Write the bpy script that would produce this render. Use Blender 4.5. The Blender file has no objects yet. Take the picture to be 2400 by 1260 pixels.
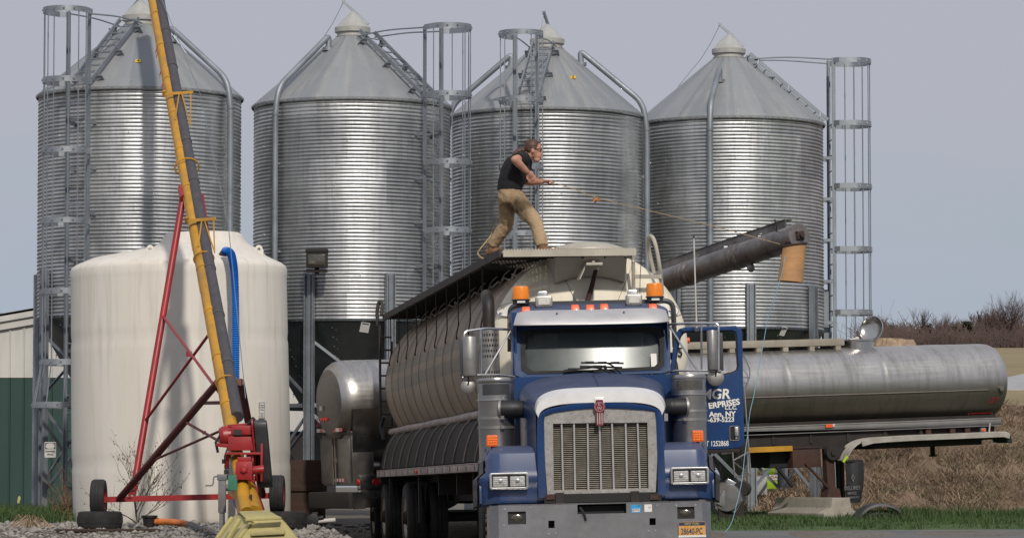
import bpy, bmesh, math, random
import numpy as np
from mathutils import Vector, Matrix, Euler, Quaternion
random.seed(7)
PI = math.pi
SC = bpy.context.scene
COL = SC.collection
# ------------------------------------------------------------------ camera geometry (photo is 2400 x 1260)
F = 8000.0
TH = math.atan(510/8000)
CT, ST = math.cos(TH), math.sin(TH)
def ray(px, py):
    u = (px-1200)/F; w = (630-py)/F
    return Vector((u, CT - w*ST, ST + w*CT))
def at(px, py, Y):
    d = ray(px, py)
    return d*(Y/d.y)
class Frame:
    """a thing's own axes, with a way to find where a measured sight line meets a plane of the thing"""
    def __init__(s, M): s.M = M; s.I = M.inverted()
    def p(s, px, py, y):
        o = s.I @ Vector((0,0,0)); d = (s.I.to_3x3() @ ray(px, py))
        return o + d*((y-o.y)/d.y)
    def px(s, px, py, x):
        o = s.I @ Vector((0,0,0)); d = (s.I.to_3x3() @ ray(px, py))
        return o + d*((x-o.x)/d.x)
# ------------------------------------------------------------------ object helpers
def put(o, parent=None):
    COL.objects.link(o)
    if parent is not None: o.parent = parent
    return o
def tag(o, label=None, cat=None, group=None, kind=None):
    if label: o['label'] = label
    if cat: o['category'] = cat
    if group: o['group'] = group
    if kind: o['kind'] = kind
    return o
def thing(name, label, cat, loc=(0,0,0), rot=(0,0,0), group=None, M=None):
    o = bpy.data.objects.new(name, None); o.empty_display_size = .2
    put(o)
    if M is not None: o.matrix_world = M
    else:
        o.location = loc; o.rotation_euler = rot
    return tag(o, label, cat, group)
class MB:
    def __init__(s): s.v = []; s.f = []
    def add(s, vs, fs, M=None):
        n = len(s.v)
        if M is not None: vs = [M @ Vector(v) for v in vs]
        s.v += [tuple(v) for v in vs]; s.f += [tuple(i+n for i in f) for f in fs]
        return s
    def box(s, c, sz, R=None):
        x, y, z = [a/2 for a in sz]
        vs = [Vector((i*x, j*y, k*z)) for i in (-1,1) for j in (-1,1) for k in (-1,1)]
        if R is not None: vs = [R @ v for v in vs]
        vs = [v+Vector(c) for v in vs]
        return s.add(vs, [(0,1,3,2),(4,6,7,5),(0,4,5,1),(2,3,7,6),(0,2,6,4),(1,5,7,3)])
    def bx(s, x0, x1, y0, y1, z0, z1):
        return s.box(((x0+x1)/2,(y0+y1)/2,(z0+z1)/2),(abs(x1-x0),abs(y1-y0),abs(z1-z0)))
    def bar(s, p0, p1, w, h, up=(0,0,1)):
        p0 = Vector(p0); p1 = Vector(p1); d = (p1-p0); L = d.length; d.normalize()
        u = Vector(up)
        if abs(d.dot(u)) > .98: u = Vector((0,1,0))
        sx = d.cross(u).normalized(); uz = sx.cross(d)
        R = Matrix((sx, d, uz)).transposed()
        return s.box((p0+p1)/2, (w, L, h), R)
    def tube(s, pts, r, n=8, caps=True, closed=False, el=None):
        pts = [Vector(p) for p in pts]
        rs = r if isinstance(r, (list, tuple)) else [r]*len(pts)
        m = len(pts); T = []
        for i in range(m):
            if closed: a, b = pts[i-1], pts[(i+1) % m]
            else: a, b = pts[max(i-1,0)], pts[min(i+1,m-1)]
            T.append((b-a).normalized())
        u = Vector((0,0,1)) if abs(T[0].z) < .9 else Vector((0,1,0))
        nrm = (u - T[0]*u.dot(T[0])).normalized()
        vs = []
        for i in range(m):
            nrm = (nrm - T[i]*nrm.dot(T[i])).normalized()
            b = T[i].cross(nrm)
            for k in range(n):
                a = 2*PI*k/n
                e = el or (1,1)
                vs.append(pts[i] + (nrm*math.cos(a)*e[0] + b*math.sin(a)*e[1])*rs[i])
        fs = []
        for i in range(m if closed else m-1):
            j = (i+1) % m
            for k in range(n):
                l = (k+1) % n
                fs.append((i*n+k, i*n+l, j*n+l, j*n+k))
        if caps and not closed:
            fs.append(tuple(range(n-1,-1,-1))); fs.append(tuple((m-1)*n+k for k in range(n)))
        return s.add(vs, fs)
    def cyl(s, p0, p1, r0, r1=None, n=16, caps=True):
        return s.tube([p0,p1], [r0, r0 if r1 is None else r1], n, caps)
    def lathe(s, prof, n=32, M=None, caps=False, a0=0, a1=2*PI):
        full = abs(a1-a0-2*PI) < 1e-6
        cols = n if full else n+1
        vs = []; fs = []
        for r, z in prof:
            for k in range(cols):
                a = a0 + (a1-a0)*k/n
                vs.append((r*math.cos(a), r*math.sin(a), z))
        for i in range(len(prof)-1):
            for k in range(n):
                l = (k+1) % cols
                fs.append((i*cols+k, i*cols+l, (i+1)*cols+l, (i+1)*cols+k))
        if caps:
            fs.append(tuple(range(cols-1,-1,-1))); b = (len(prof)-1)*cols; fs.append(tuple(b+k for k in range(cols)))
        return s.add(vs, fs, M)
    def prism(s, out, y0, y1, M=None):
        """outline in (x, z), pushed from y0 to y1"""
        n = len(out)
        vs = [(x,y0,z) for x,z in out] + [(x,y1,z) for x,z in out]
        fs = [tuple(range(n)), tuple(range(2*n-1,n-1,-1))] + [(i, i+n, (i+1)%n+n, (i+1)%n) for i in range(n)]
        return s.add(vs, fs, M)
    def ring(s, outer, inner, y0, y1):
        """frame between two outlines of the same length, from y0 to y1"""
        n = len(outer)
        vs = [(x,y,z) for y in (y0,y1) for o in (outer,inner) for x,z in o]
        fs = []
        for i in range(n):
            j = (i+1) % n
            fs += [(i,j,n+j,n+i), (2*n+i,3*n+i,3*n+j,2*n+j), (i,2*n+i,2*n+j,j), (n+i,n+j,3*n+j,3*n+i)]
        return s.add(vs, fs)
    def loft(s, rings, closed=True, caps=True):
        n = len(rings[0]); vs = [p for r in rings for p in r]; fs = []
        for i in range(len(rings)-1):
            for k in range(n if closed else n-1):
                l = (k+1) % n
                fs.append((i*n+k, i*n+l, (i+1)*n+l, (i+1)*n+k))
        if caps and closed:
            fs.append(tuple(range(n-1,-1,-1))); b = (len(rings)-1)*n; fs.append(tuple(b+k for k in range(n)))
        return s.add(vs, fs)
    def ell(s, c, r, n=16, m=10, R=None):
        vs = []; fs = []
        for i in range(m+1):
            t = PI*i/m
            for k in range(n):
                a = 2*PI*k/n
                v = Vector((r[0]*math.sin(t)*math.cos(a), r[1]*math.sin(t)*math.sin(a), r[2]*math.cos(t)))
                if R is not None: v = R @ v
                vs.append(v+Vector(c))
        for i in range(m):
            for k in range(n):
                l = (k+1) % n
                fs.append((i*n+k, (i+1)*n+k, (i+1)*n+l, i*n+l))
        return s.add(vs, fs)
    def plate(s, x0, x1, z0, z1, y0, y1, holes=()):
        """flat plate facing -y with real rectangular holes"""
        xs = sorted(set([x0,x1]+[h[0] for h in holes]+[h[1] for h in holes]))
        zs = sorted(set([z0,z1]+[h[2] for h in holes]+[h[3] for h in holes]))
        for i in range(len(xs)-1):
            for j in range(len(zs)-1):
                cx = (xs[i]+xs[i+1])/2; cz = (zs[j]+zs[j+1])/2
                if any(h[0] < cx < h[1] and h[2] < cz < h[3] for h in holes): continue
                for y, flip in ((y0,0),(y1,1)):
                    q = [(xs[i],y,zs[j]),(xs[i+1],y,zs[j]),(xs[i+1],y,zs[j+1]),(xs[i],y,zs[j+1])]
                    s.add(q[::-1] if flip else q, [(0,1,2,3)])
        for (a,b,c,d,inv) in [(x0,x1,z0,z1,1)]+[(h[0],h[1],h[2],h[3],-1) for h in holes]:
            vs = [(a,y0,c),(b,y0,c),(b,y0,d),(a,y0,d),(a,y1,c),(b,y1,c),(b,y1,d),(a,y1,d)]
            s.add(vs, [(i,i+4,(i+1)%4+4,(i+1)%4) for i in range(4)])
        return s
    def mesh(s, name, bevel=0, ang=35, seg=2):
        me = bpy.data.meshes.new(name); me.from_pydata(s.v, [], s.f)
        bm = bmesh.new(); bm.from_mesh(me)
        bmesh.ops.remove_doubles(bm, verts=bm.verts, dist=1e-5)
        bmesh.ops.recalc_face_normals(bm, faces=bm.faces)
        if bevel:
            es = [e for e in bm.edges if len(e.link_faces) == 2 and e.calc_face_angle(0) > math.radians(30)]
            bmesh.ops.bevel(bm, geom=es, offset=bevel, segments=seg, affect='EDGES', profile=.6, clamp_overlap=True)
        bm.to_mesh(me); bm.free()
        for p in me.polygons: p.use_smooth = True
        me.set_sharp_from_angle(angle=math.radians(ang))
        return me
    def build(s, name, mat, parent=None, bevel=0, ang=35, seg=2):
        me = s.mesh(name, bevel, ang, seg)
        if mat is not None: me.materials.append(mat)
        return put(bpy.data.objects.new(name, me), parent)
def text(name, body, size, mat, M, parent=None, ext=.002, align='CENTER', bold=0, sx=1, shear=0, space=1):
    cu = bpy.data.curves.new(name, 'FONT'); cu.body = body; cu.size = size; cu.extrude = ext
    cu.align_x = align; cu.align_y = 'CENTER'; cu.offset = bold; cu.shear = shear; cu.space_character = space
    cu.resolution_u = 3
    ob = bpy.data.objects.new(name, cu); COL.objects.link(ob)
    dg = bpy.context.evaluated_depsgraph_get()
    me = bpy.data.meshes.new_from_object(ob.evaluated_get(dg)); me.name = name
    bpy.data.objects.remove(ob); bpy.data.curves.remove(cu)
    me.transform(M @ Matrix.Diagonal((sx,1,1,1)))
    me.materials.clear(); me.materials.append(mat)
    return put(bpy.data.objects.new(name, me), parent)
FACE = Matrix.Rotation(PI/2, 4, 'X')                  # text standing up, read from -y
def facing(x, y, z, roll=0): return Matrix.Translation((x,y,z)) @ Matrix.Rotation(roll,4,'Y') @ FACE
def rrect(x0, x1, z0, z1, r, n=5):
    out = []
    for cx, cz, a in ((x1-r,z1-r,0),(x0+r,z1-r,PI/2),(x0+r,z0+r,PI),(x1-r,z0+r,1.5*PI)):
        for k in range(n+1):
            t = a + PI/2*k/n
            out.append((cx+r*math.cos(t), cz+r*math.sin(t)))
    return out
def arc(c, u, v, r, a0, a1, n):
    c, u, v = Vector(c), Vector(u), Vector(v)
    return [c + (u*math.cos(a0+(a1-a0)*i/n) + v*math.sin(a0+(a1-a0)*i/n))*r for i in range(n+1)]
def bend(pts, r, n=6):
    """round the corners of a polyline"""
    pts = [Vector(p) for p in pts]; out = [pts[0]]
    for i in range(1, len(pts)-1):
        a, b, c = pts[i-1], pts[i], pts[i+1]
        d0 = (a-b); d1 = (c-b); k = min(r, d0.length*.45, d1.length*.45)
        p, q = b+d0.normalized()*k, b+d1.normalized()*k
        for t in range(n+1):
            t /= n
            out.append(p*(1-t)**2 + b*2*t*(1-t) + q*t*t)
    return out+[pts[-1]]
# ------------------------------------------------------------------ materials
class NT:
    def __init__(s, name):
        s.m = bpy.data.materials.new(name); s.m.use_nodes = True
        s.t = s.m.node_tree; s.b = s.t.nodes['Principled BSDF']
    def n(s, typ, **kw):
        nd = s.t.nodes.new(typ)
        for k, v in kw.items():
            if k in nd.inputs: nd.inputs[k].default_value = v
            else: setattr(nd, k, v)
        return nd
    def l(s, a, b): s.t.links.new(a, b)
    def coord(s, scale=(1,1,1), kind='Object'):
        tc = s.n('ShaderNodeTexCoord'); mp = s.n('ShaderNodeMapping'); mp.inputs['Scale'].default_value = scale
        s.l(tc.outputs[kind], mp.inputs['Vector']); return mp.outputs['Vector']
    def noise(s, scale=5, detail=4, rough=.55, vec=None, stretch=(1,1,1)):
        nz = s.n('ShaderNodeTexNoise', Scale=scale, Detail=detail, Roughness=rough)
        s.l(vec if vec is not None else s.coord(stretch), nz.inputs['Vector']); return nz.outputs['Fac']
    def ramp(s, fac, stops):
        r = s.n('ShaderNodeValToRGB'); e = r.color_ramp.elements
        while len(e) < len(stops): e.new(.5)
        for i, (p, c) in enumerate(stops):
            e[i].position = p; e[i].color = (*c, 1) if len(c) == 3 else c
        s.l(fac, r.inputs['Fac']); return r.outputs['Color']
    def mix(s, fac, a, b, mode='MIX'):
        m = s.n('ShaderNodeMix', data_type='RGBA', blend_type=mode)
        for sock, v in ((m.inputs[0], fac), (m.inputs[6], a), (m.inputs[7], b)):
            if isinstance(v, (int, float)): sock.default_value = v
            elif isinstance(v, tuple): sock.default_value = (*v, 1)
            else: s.l(v, sock)
        return m.outputs[2]
    def mth(s, op, a, b=None, c=None):
        m = s.n('ShaderNodeMath', operation=op)
        for i, v in enumerate((a,b,c)):
            if v is None: continue
            if isinstance(v, (int,float)): m.inputs[i].default_value = v
            else: s.l(v, m.inputs[i])
        return m.outputs[0]
    def rng(s, fac, a, b, c, d):
        m = s.n('ShaderNodeMapRange'); s.l(fac, m.inputs[0])
        for i, v in enumerate((a,b,c,d)): m.inputs[i+1].default_value = v
        return m.outputs[0]
    def base(s, v):
        if isinstance(v, tuple): s.b.inputs['Base Color'].default_value = (*v,1)
        else: s.l(v, s.b.inputs['Base Color'])
    def set(s, **kw):
        for k, v in kw.items():
            k = k.replace('_',' ')
            if isinstance(v, (int,float,tuple)): s.b.inputs[k].default_value = v
            else: s.l(v, s.b.inputs[k])
        return s
    def bump(s, h, strength=.3, dist=.01):
        b = s.n('ShaderNodeBump', Strength=strength, Distance=dist); s.l(h, b.inputs['Height'])
        s.l(b.outputs[0], s.b.inputs['Normal']); return s
def simple(name, col, rough=.6, metal=0, var=.25, scale=6, stretch=(1,1,1), bump=0, dirt=None, dirt_amt=.5, coat=0, spec=None):
    t = NT(name)
    nz = t.noise(scale, 5, .6, stretch=stretch)
    lo = tuple(c*(1-var) for c in col); hi = tuple(min(1,c*(1+var)) for c in col)
    c = t.ramp(nz, [(.3,lo),(.7,hi)])
    if dirt:
        d = t.noise(scale*.45, 8, .68, stretch=stretch)
        c = t.mix(t.rng(d,.5-.15*dirt_amt,.72,0,dirt_amt), c, dirt)
    t.base(c)
    t.set(Metallic=metal, Roughness=t.rng(nz,.2,.8,max(.05,rough-.08),min(1,rough+.1)))
    if coat: t.set(Coat_Weight=coat, Coat_Roughness=.12)
    if spec is not None: t.b.inputs['Specular IOR Level'].default_value = spec
    if bump: t.bump(t.noise(scale*6, 4), bump, .01)
    return t.m
M = {}
def galv(name, col=(.42,.44,.46), rough=.38, spangle=1, streak=0, metal=.9, panels=False):
    t = NT(name)
    a = t.noise(2.2, 6, .65)
    c = t.ramp(a, [(.25,tuple(x*.7 for x in col)),(.75,tuple(x*1.18 for x in col))])
    if panels:
        tc = t.n('ShaderNodeTexCoord'); sp = t.n('ShaderNodeSeparateXYZ'); t.l(tc.outputs['Object'], sp.inputs[0])
        ang = t.mth('ARCTAN2', sp.outputs[1], sp.outputs[0])
        row = t.mth('FLOOR', t.mth('DIVIDE', sp.outputs[2], .806))
        colm = t.mth('FLOOR', t.mth('ADD', t.mth('MULTIPLY', ang, 8/(2*PI)), t.mth('MULTIPLY', row, .5)))
        cb = t.n('ShaderNodeCombineXYZ'); t.l(row, cb.inputs[0]); t.l(colm, cb.inputs[1])
        oi = t.n('ShaderNodeObjectInfo'); t.l(oi.outputs['Random'], cb.inputs[2])
        wn = t.n('ShaderNodeTexWhiteNoise'); t.l(cb.outputs[0], wn.inputs[0])
        c = t.mix(1, c, t.ramp(wn.outputs['Value'], [(0,(.74,.745,.755)),(1,(1.12,1.12,1.11))]), 'MULTIPLY')
        # runs of old rain down the sheets
        cb2 = t.n('ShaderNodeCombineXYZ'); t.l(t.mth('MULTIPLY', ang, 9), cb2.inputs[0]); t.l(t.mth('MULTIPLY', sp.outputs[2], .35), cb2.inputs[1])
        t.l(t.mth('MULTIPLY', oi.outputs['Random'], 40), cb2.inputs[2])
        st = t.noise(2.2, 6, .7, vec=cb2.outputs[0])
        c = t.mix(t.rng(st,.45,.75,0,.42), c, (.17,.18,.19))
        st2 = t.noise(5, 5, .7, vec=cb2.outputs[0])
        c = t.mix(t.rng(st2,.58,.8,0,.35), c, (.62,.62,.6))
    t.base(c)
    sz = t.noise(30*spangle, 3, .6)
    t.set(Metallic=metal, Roughness=t.rng(sz,.3,.7,rough-.06,rough+.1))
    return t.m
M['wall'] = galv('galvanised_wall', (.57,.58,.59), .40, metal=.90, panels=True)
M['roof'] = simple('galvanised_roof', (.36,.38,.40), .58, .45, .12, 2.5, dirt=(.40,.39,.36), dirt_amt=.5)
M['galv'] = galv('galvanised_steel', (.33,.355,.385), .45, metal=.75)
M['galvd'] = galv('galvanised_dull', (.255,.28,.31), .55, metal=.6)
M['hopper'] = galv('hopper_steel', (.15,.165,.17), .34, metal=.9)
M['cap'] = simple('roof_cap_metal', (.42,.42,.40), .6, .3, .12, 5, dirt=(.3,.27,.22), dirt_amt=.4)
M['poly'] = None
def mk_poly():
    t = NT('white_polyethylene')
    n1 = t.noise(1.1, 6, .6, stretch=(1,1,.22)); n2 = t.noise(7, 5, .7, stretch=(1,1,.06)); n3 = t.noise(26,2,.5)
    c = t.ramp(n1, [(.25,(.60,.56,.50)),(.7,(.70,.665,.605))])
    c = t.mix(t.rng(n2,.52,.78,0,.5), c, (.36,.32,.26))
    c = t.mix(t.rng(n3,.74,.8,0,.25), c, (.3,.25,.2))
    # dust wicked up from the ground
    tc = t.n('ShaderNodeTexCoord'); sp = t.n('ShaderNodeSeparateXYZ'); t.l(tc.outputs['Object'], sp.inputs[0])
    low = t.mth('ADD', sp.outputs[2], t.mth('MULTIPLY', n1, .5))
    c = t.mix(t.rng(low,.05,.75,.45,0), c, (.36,.33,.28))
    t.base(c); t.set(Roughness=.5); t.b.inputs['Specular IOR Level'].default_value = .3
    t.bump(t.noise(3,3,stretch=(1,1,.4)),.12,.03)
    return t.m
M['poly'] = mk_poly()
M['yellow'] = simple('yellow_paint', (.47,.235,.012), .5, 0, .18, 4, dirt=(.16,.10,.04), dirt_amt=.55, bump=.05)
M['pale_yellow'] = simple('faded_yellow_plastic', (.46,.40,.15), .6, 0, .2, 3, dirt=(.24,.21,.12), dirt_amt=.9, bump=.1)
M['red'] = simple('red_paint', (.30,.012,.016), .42, 0, .2, 5, dirt=(.10,.03,.025), dirt_amt=.45, bump=.04)
M['oldred'] = simple('dark_faded_red_paint', (.105,.012,.013), .55, 0, .25, 7, dirt=(.06,.03,.025), dirt_amt=.6)
M['belt'] = simple('grey_rubber_cover', (.060,.058,.068), .85, 0, .22, 9, bump=.25)
M['black'] = simple('black_plastic', (.014,.014,.016), .5, 0, .3, 8)
M['guard'] = simple('dark_grey_plastic', (.035,.036,.042), .5, 0, .2, 6, dirt=(.09,.08,.075), dirt_amt=.4)
M['rubber'] = simple('tyre_rubber', (.014,.014,.015), .8, 0, .35, 14, dirt=(.05,.045,.04), dirt_amt=.4, bump=.2)
M['greycast'] = simple('grey_painted_iron', (.17,.175,.18), .55, .3, .2, 7, dirt=(.15,.07,.04), dirt_amt=.5)
M['skirt'] = simple('grey_skirt_metal', (.30,.285,.275), .5, .25, .12, 4, dirt=(.18,.16,.14), dirt_amt=.4)
M['rust'] = simple('rusty_steel', (.065,.028,.018), .85, .1, .4, 6, dirt=(.03,.028,.03), dirt_amt=.9, bump=.2)
M['orange'] = simple('orange_hose_rubber', (.62,.17,.03), .5, 0, .15, 6, dirt=(.3,.14,.07), dirt_amt=.4)
M['tape'] = simple('grey_tape', (.12,.12,.13), .6, 0, .2, 8)
M['bluehose'] = simple('blue_hose_plastic', (.008,.14,.50), .38, 0, .12, 6)
M['green'] = simple('green_painted_steel', (.03,.16,.10), .6, 0, .2, 6)
def mk_blue():
    t = NT('blue_truck_paint')
    n1 = t.noise(2.4, 7, .65); n2 = t.noise(60, 3, .6); n3 = t.noise(1.2,5,.6,stretch=(1,1,.4))
    c = t.ramp(n1, [(.3,(.0015,.026,.105)),(.7,(.002,.042,.155))])
    g = t.n('ShaderNodeNewGeometry'); sp = t.n('ShaderNodeSeparateXYZ'); t.l(g.outputs['Normal'], sp.inputs[0])
    up = t.rng(sp.outputs[2],.15,.85,.02,.52)
    dust = t.mth('MULTIPLY', t.mth('ADD', up, t.rng(n3,.5,.75,0,.10)), t.rng(n1,.2,.8,.55,1.1))
    c = t.mix(dust, c, (.115,.112,.135))
    # road film thrown up from the wheels
    tco = t.n('ShaderNodeTexCoord'); so2 = t.n('ShaderNodeSeparateXYZ'); t.l(tco.outputs['Object'], so2.inputs[0]); n4 = t.noise(9,6,.75)
    film = t.mth('MULTIPLY', t.rng(t.mth('ADD', so2.outputs[2], t.mth('MULTIPLY', n3, .5)), .75, 1.6, .55, .06), t.rng(n4,.35,.7,.25,1))
    c = t.mix(film, c, (.12,.105,.085)); sp2 = t.noise(70,2,.5); c = t.mix(t.rng(sp2,.68,.76,0,.35), c, (.16,.15,.14))
    t.base(c)
    t.set(Roughness=t.rng(dust,0,.5,.30,.62), Coat_Weight=t.rng(dust,0,.5,.35,.05), Coat_Roughness=.14)
    t.b.inputs['Specular IOR Level'].default_value = .3
    return t.m
M['blue'] = mk_blue()
M['chrome'] = simple('polished_metal', (.56,.56,.56), .30, 1, .12, 5, dirt=(.22,.20,.18), dirt_amt=.4)
M['visor'] = simple('brushed_visor_metal', (.48,.47,.48), .52, .55, .06, 5)
M['hoodtrim'] = simple('pale_hood_trim', (.66,.65,.65), .42, .25, .05, 5)
M['bumper'] = simple('dull_aluminium', (.40,.40,.415), .27, .92, .12, 2, dirt=(.20,.175,.145), dirt_amt=.6, bump=.06)
M['alu'] = simple('weathered_aluminium', (.37,.36,.35), .45, .8, .14, 3, dirt=(.20,.18,.16), dirt_amt=.4)
M['grilleplate'] = simple('grille_surround_metal', (.34,.325,.315), .5, .6, .1, 20, dirt=(.12,.10,.08), dirt_amt=.4)
M['creamrim'] = simple('cream_painted_rim', (.46,.42,.34), .6, 0, .15, 6, dirt=(.16,.10,.06), dirt_amt=.9)
M['louvre'] = simple('dirty_grille_louvre', (.46,.42,.34), .5, .2, .2, 12, dirt=(.2,.17,.12), dirt_amt=.5)
M['dark'] = simple('dark_void_metal', (.012,.011,.011), .8, 0, .4, 10)
M['undercar'] = simple('grimy_chassis_metal', (.022,.020,.019), .8, .2, .4, 5, dirt=(.045,.028,.02), dirt_amt=.6)
M['amber'] = simple('amber_lens', (.80,.22,.004), .3, 0, .06, 30, coat=.5)
M['redor'] = simple('orange_red_lens', (.74,.10,.012), .4, 0, .12, 40, coat=.15)
M['redlens'] = simple('red_lens', (.42,.012,.012), .25, 0, .1, 30, coat=.6)
M['white'] = simple('white_lettering', (.74,.72,.66), .55, 0, .05, 20)
M['blackink'] = simple('black_lettering', (.012,.012,.013), .6, 0, .1, 20)
M['redink'] = simple('red_lettering', (.36,.022,.026), .55, 0, .1, 20)
M['goldink'] = simple('gold_lettering', (.52,.40,.12), .55, 0, .1, 20)
M['blueink'] = simple('blue_lettering', (.05,.08,.22), .55, 0, .1, 20)
M['sticker'] = simple('white_sticker', (.66,.65,.62), .6, 0, .06, 12)
M['signwhite'] = simple('weathered_white_sign', (.50,.48,.46), .6, 0, .08, 20)
M['platey'] = simple('yellow_number_plate', (.60,.36,.03), .5, 0, .1, 10)
M['plateor'] = simple('orange_licence_plate', (.55,.27,.03), .5, 0, .15, 30, dirt=(.45,.42,.38), dirt_amt=.5)
M['platebl'] = simple('navy_plate_band', (.01,.025,.07), .5, 0, .1, 10)
M['cyan'] = simple('cyan_sticker', (.02,.28,.55), .5, 0, .06, 10)
M['emblem'] = simple('red_enamel', (.16,.006,.014), .3, 0, .1, 10, coat=.5)
M['emblemlt'] = simple('emblem_silver', (.42,.36,.37), .4, .6, .1, 10)
def mk_glass(name, col, rough=.03, a=.35):
    t = NT(name); t.base(col); t.set(Roughness=rough, Alpha=a); t.b.inputs['Specular IOR Level'].default_value = .6
    return t
gt = mk_glass('dusty_windscreen_glass', (.10,.115,.12), .26, .66)
gn = gt.noise(2.6,5,.6); gt.base(gt.ramp(gn,[(.3,(.06,.078,.08)),(.75,(.13,.148,.145))]))
gt.set(Metallic=.12)
M['glass'] = gt.m
M['lampglass'] = simple('headlamp_glass', (.58,.57,.55), .22, .45, .3, 40, coat=.5)
M['fogglass'] = simple('fog_lamp_glass', (.13,.12,.10), .14, .7, .4, 40, coat=.6)
M['worklamp'] = simple('work_lamp_lens', (.62,.60,.55), .35, .2, .2, 60, coat=.4)
M['bluematte'] = simple('dusty_blue_pillar_paint', (.004,.030,.10), .6, 0, .2, 6)
M['cleaner'] = simple('satin_aluminium', (.42,.41,.40), .30, .95, .10, 3, dirt=(.22,.2,.18), dirt_amt=.45)
M['mirror'] = simple('mirror_back_metal', (.33,.32,.31), .42, .75, .14, 8)
M['mirrorglass'] = simple('mirror_glass', (.55,.56,.56), .1, 1, .03, 4)
M['seat'] = simple('cab_interior', (.05,.055,.06), .8, 0, .2, 6)
M['seatlt'] = simple('pale_seat_cover', (.36,.38,.37), .8, 0, .15, 6)
def mk_tank():
    t = NT('cream_tank_paint')
    tc = t.n('ShaderNodeTexCoord'); sp = t.n('ShaderNodeSeparateXYZ'); t.l(tc.outputs['Object'], sp.inputs[0])
    n1 = t.noise(1.3, 7, .68); n2 = t.noise(3.5, 6, .7, stretch=(1,.35,.12)); n3 = t.noise(14, 3, .5)
    c = t.ramp(n1, [(.3,(.70,.64,.50)),(.7,(.80,.745,.62))])
    c = t.mix(t.rng(n2,.5,.75,0,.45), c, (.40,.32,.20))
    c = t.mix(t.rng(n3,.72,.8,0,.4), c, (.25,.18,.1))
    # the barrel behind the head is bare, road-grimed aluminium
    side = t.rng(t.mth('ADD', sp.outputs[1], t.mth('MULTIPLY', n1, .08)), .48, .56, 0, 1)
    g = t.mix(t.rng(n2,.35,.75,0,1), (.30,.235,.175), (.19,.142,.10))
    # two faded green stripes along the barrel
    zz = t.mth('ADD', sp.outputs[2], t.mth('MULTIPLY', t.mth('SUBTRACT', n1, .5), .03))
    for a, b in ((.30,.16),(.06,-.12)):
        band = t.mth('MULTIPLY', t.mth('LESS_THAN', zz, a), t.mth('GREATER_THAN', zz, b))
        g = t.mix(t.mth('MULTIPLY', band, t.rng(n3,.2,.8,.3,.75)), g, (.10,.118,.10))
    t.base(t.mix(side, c, g)); t.set(Roughness=.55, Metallic=t.mth('MULTIPLY', side, .3))
    t.bump(n1,.1,.02)
    return t.m
M['tank'] = mk_tank()
M['tankrail'] = simple('beige_walkway_metal', (.34,.305,.25), .6, .2, .12, 4, dirt=(.2,.16,.12), dirt_amt=.5)
M['seam'] = simple('grimy_weld_seam', (.10,.08,.06), .8, 0, .3, 6)
M['creammetal'] = simple('cream_metal', (.44,.41,.345), .55, .2, .12, 4, dirt=(.24,.19,.13), dirt_amt=.5)
M['boxgrey'] = simple('grey_painted_box', (.42,.40,.36), .6, .1, .06, 3, dirt=(.16,.14,.12), dirt_amt=.3)
M['walk'] = simple('dark_walkway_metal', (.045,.04,.037), .75, .3, .3, 6, dirt=(.11,.085,.065), dirt_amt=.5)
M['railpink'] = simple('dusty_pale_rail', (.42,.355,.33), .7, .2, .2, 4, dirt=(.09,.07,.06), dirt_amt=.6)
def mk_boom():
    t = NT('oily_auger_steel')
    n1 = t.noise(2.5,7,.7); n2 = t.noise(9,5,.7)
    c = t.ramp(n1,[(.3,(.09,.08,.08)),(.55,(.19,.175,.17)),(.8,(.26,.24,.23))])
    c = t.mix(t.rng(n2,.55,.7,0,.8), c, (.10,.055,.03)); c = t.mix(t.rng(n2,.2,.32,.5,0), c, (.3,.28,.26))
    t.base(c); t.set(Metallic=.6, Roughness=t.rng(n2,.3,.7,.28,.5)); return t.m
M['boom'] = mk_boom()
M['sock'] = simple('tan_rubber_spout', (.42,.225,.095), .7, 0, .18, 5, stretch=(1,1,3), dirt=(.26,.16,.09), dirt_amt=.5)
def mk_ss():
    t = NT('brushed_stainless_steel')
    n1 = t.noise(1.4,6,.65); n2 = t.noise(24,4,.7,stretch=(.06,1,1)); n3 = t.noise(5,6,.7,stretch=(1.6,.5,.22)); n4 = t.noise(60,2,.6)
    c = t.ramp(n1,[(.25,(.40,.385,.37)),(.75,(.54,.525,.51))])
    c = t.mix(t.rng(n3,.48,.75,0,.6), c, (.17,.15,.135))
    # the lower half is darker, browner and rougher
    tc = t.n('ShaderNodeTexCoord'); sp = t.n('ShaderNodeSeparateXYZ'); t.l(tc.outputs['Object'], sp.inputs[0])
    low = t.rng(t.mth('ADD', sp.outputs[2], t.mth('MULTIPLY', n3, .18)), -.10, .16, 1, 0)
    c = t.mix(t.mth('MULTIPLY', low, .75), c, (.11,.085,.062))
    t.base(c)
    t.set(Metallic=.9, Roughness=t.mth('ADD', t.rng(n2,.3,.7,.31,.45), t.mth('MULTIPLY', low, .2)), Anisotropic=.2)
    return t.m
M['ss'] = mk_ss()
M['ssbright'] = simple('bright_stainless_steel', (.50,.49,.48), .24, 1, .12, 2, dirt=(.2,.18,.16), dirt_amt=.4)
M['ssdark'] = simple('dirty_stainless_rear', (.21,.195,.185), .42, .85, .3, 2.2, dirt=(.06,.052,.05), dirt_amt=.7)
M['wgrey'] = simple('weathered_grey_fender', (.36,.335,.295), .75, .1, .18, 5, dirt=(.2,.17,.14), dirt_amt=.5)
M['concrete'] = simple('weathered_concrete', (.37,.335,.28), .9, 0, .18, 4, dirt=(.15,.13,.11), dirt_amt=.8, bump=.35)
M['wood'] = simple('rusty_brown_board', (.045,.022,.013), .85, 0, .4, 4, stretch=(.3,1,3), dirt=(.03,.02,.015), dirt_amt=.7, bump=.2)
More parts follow.
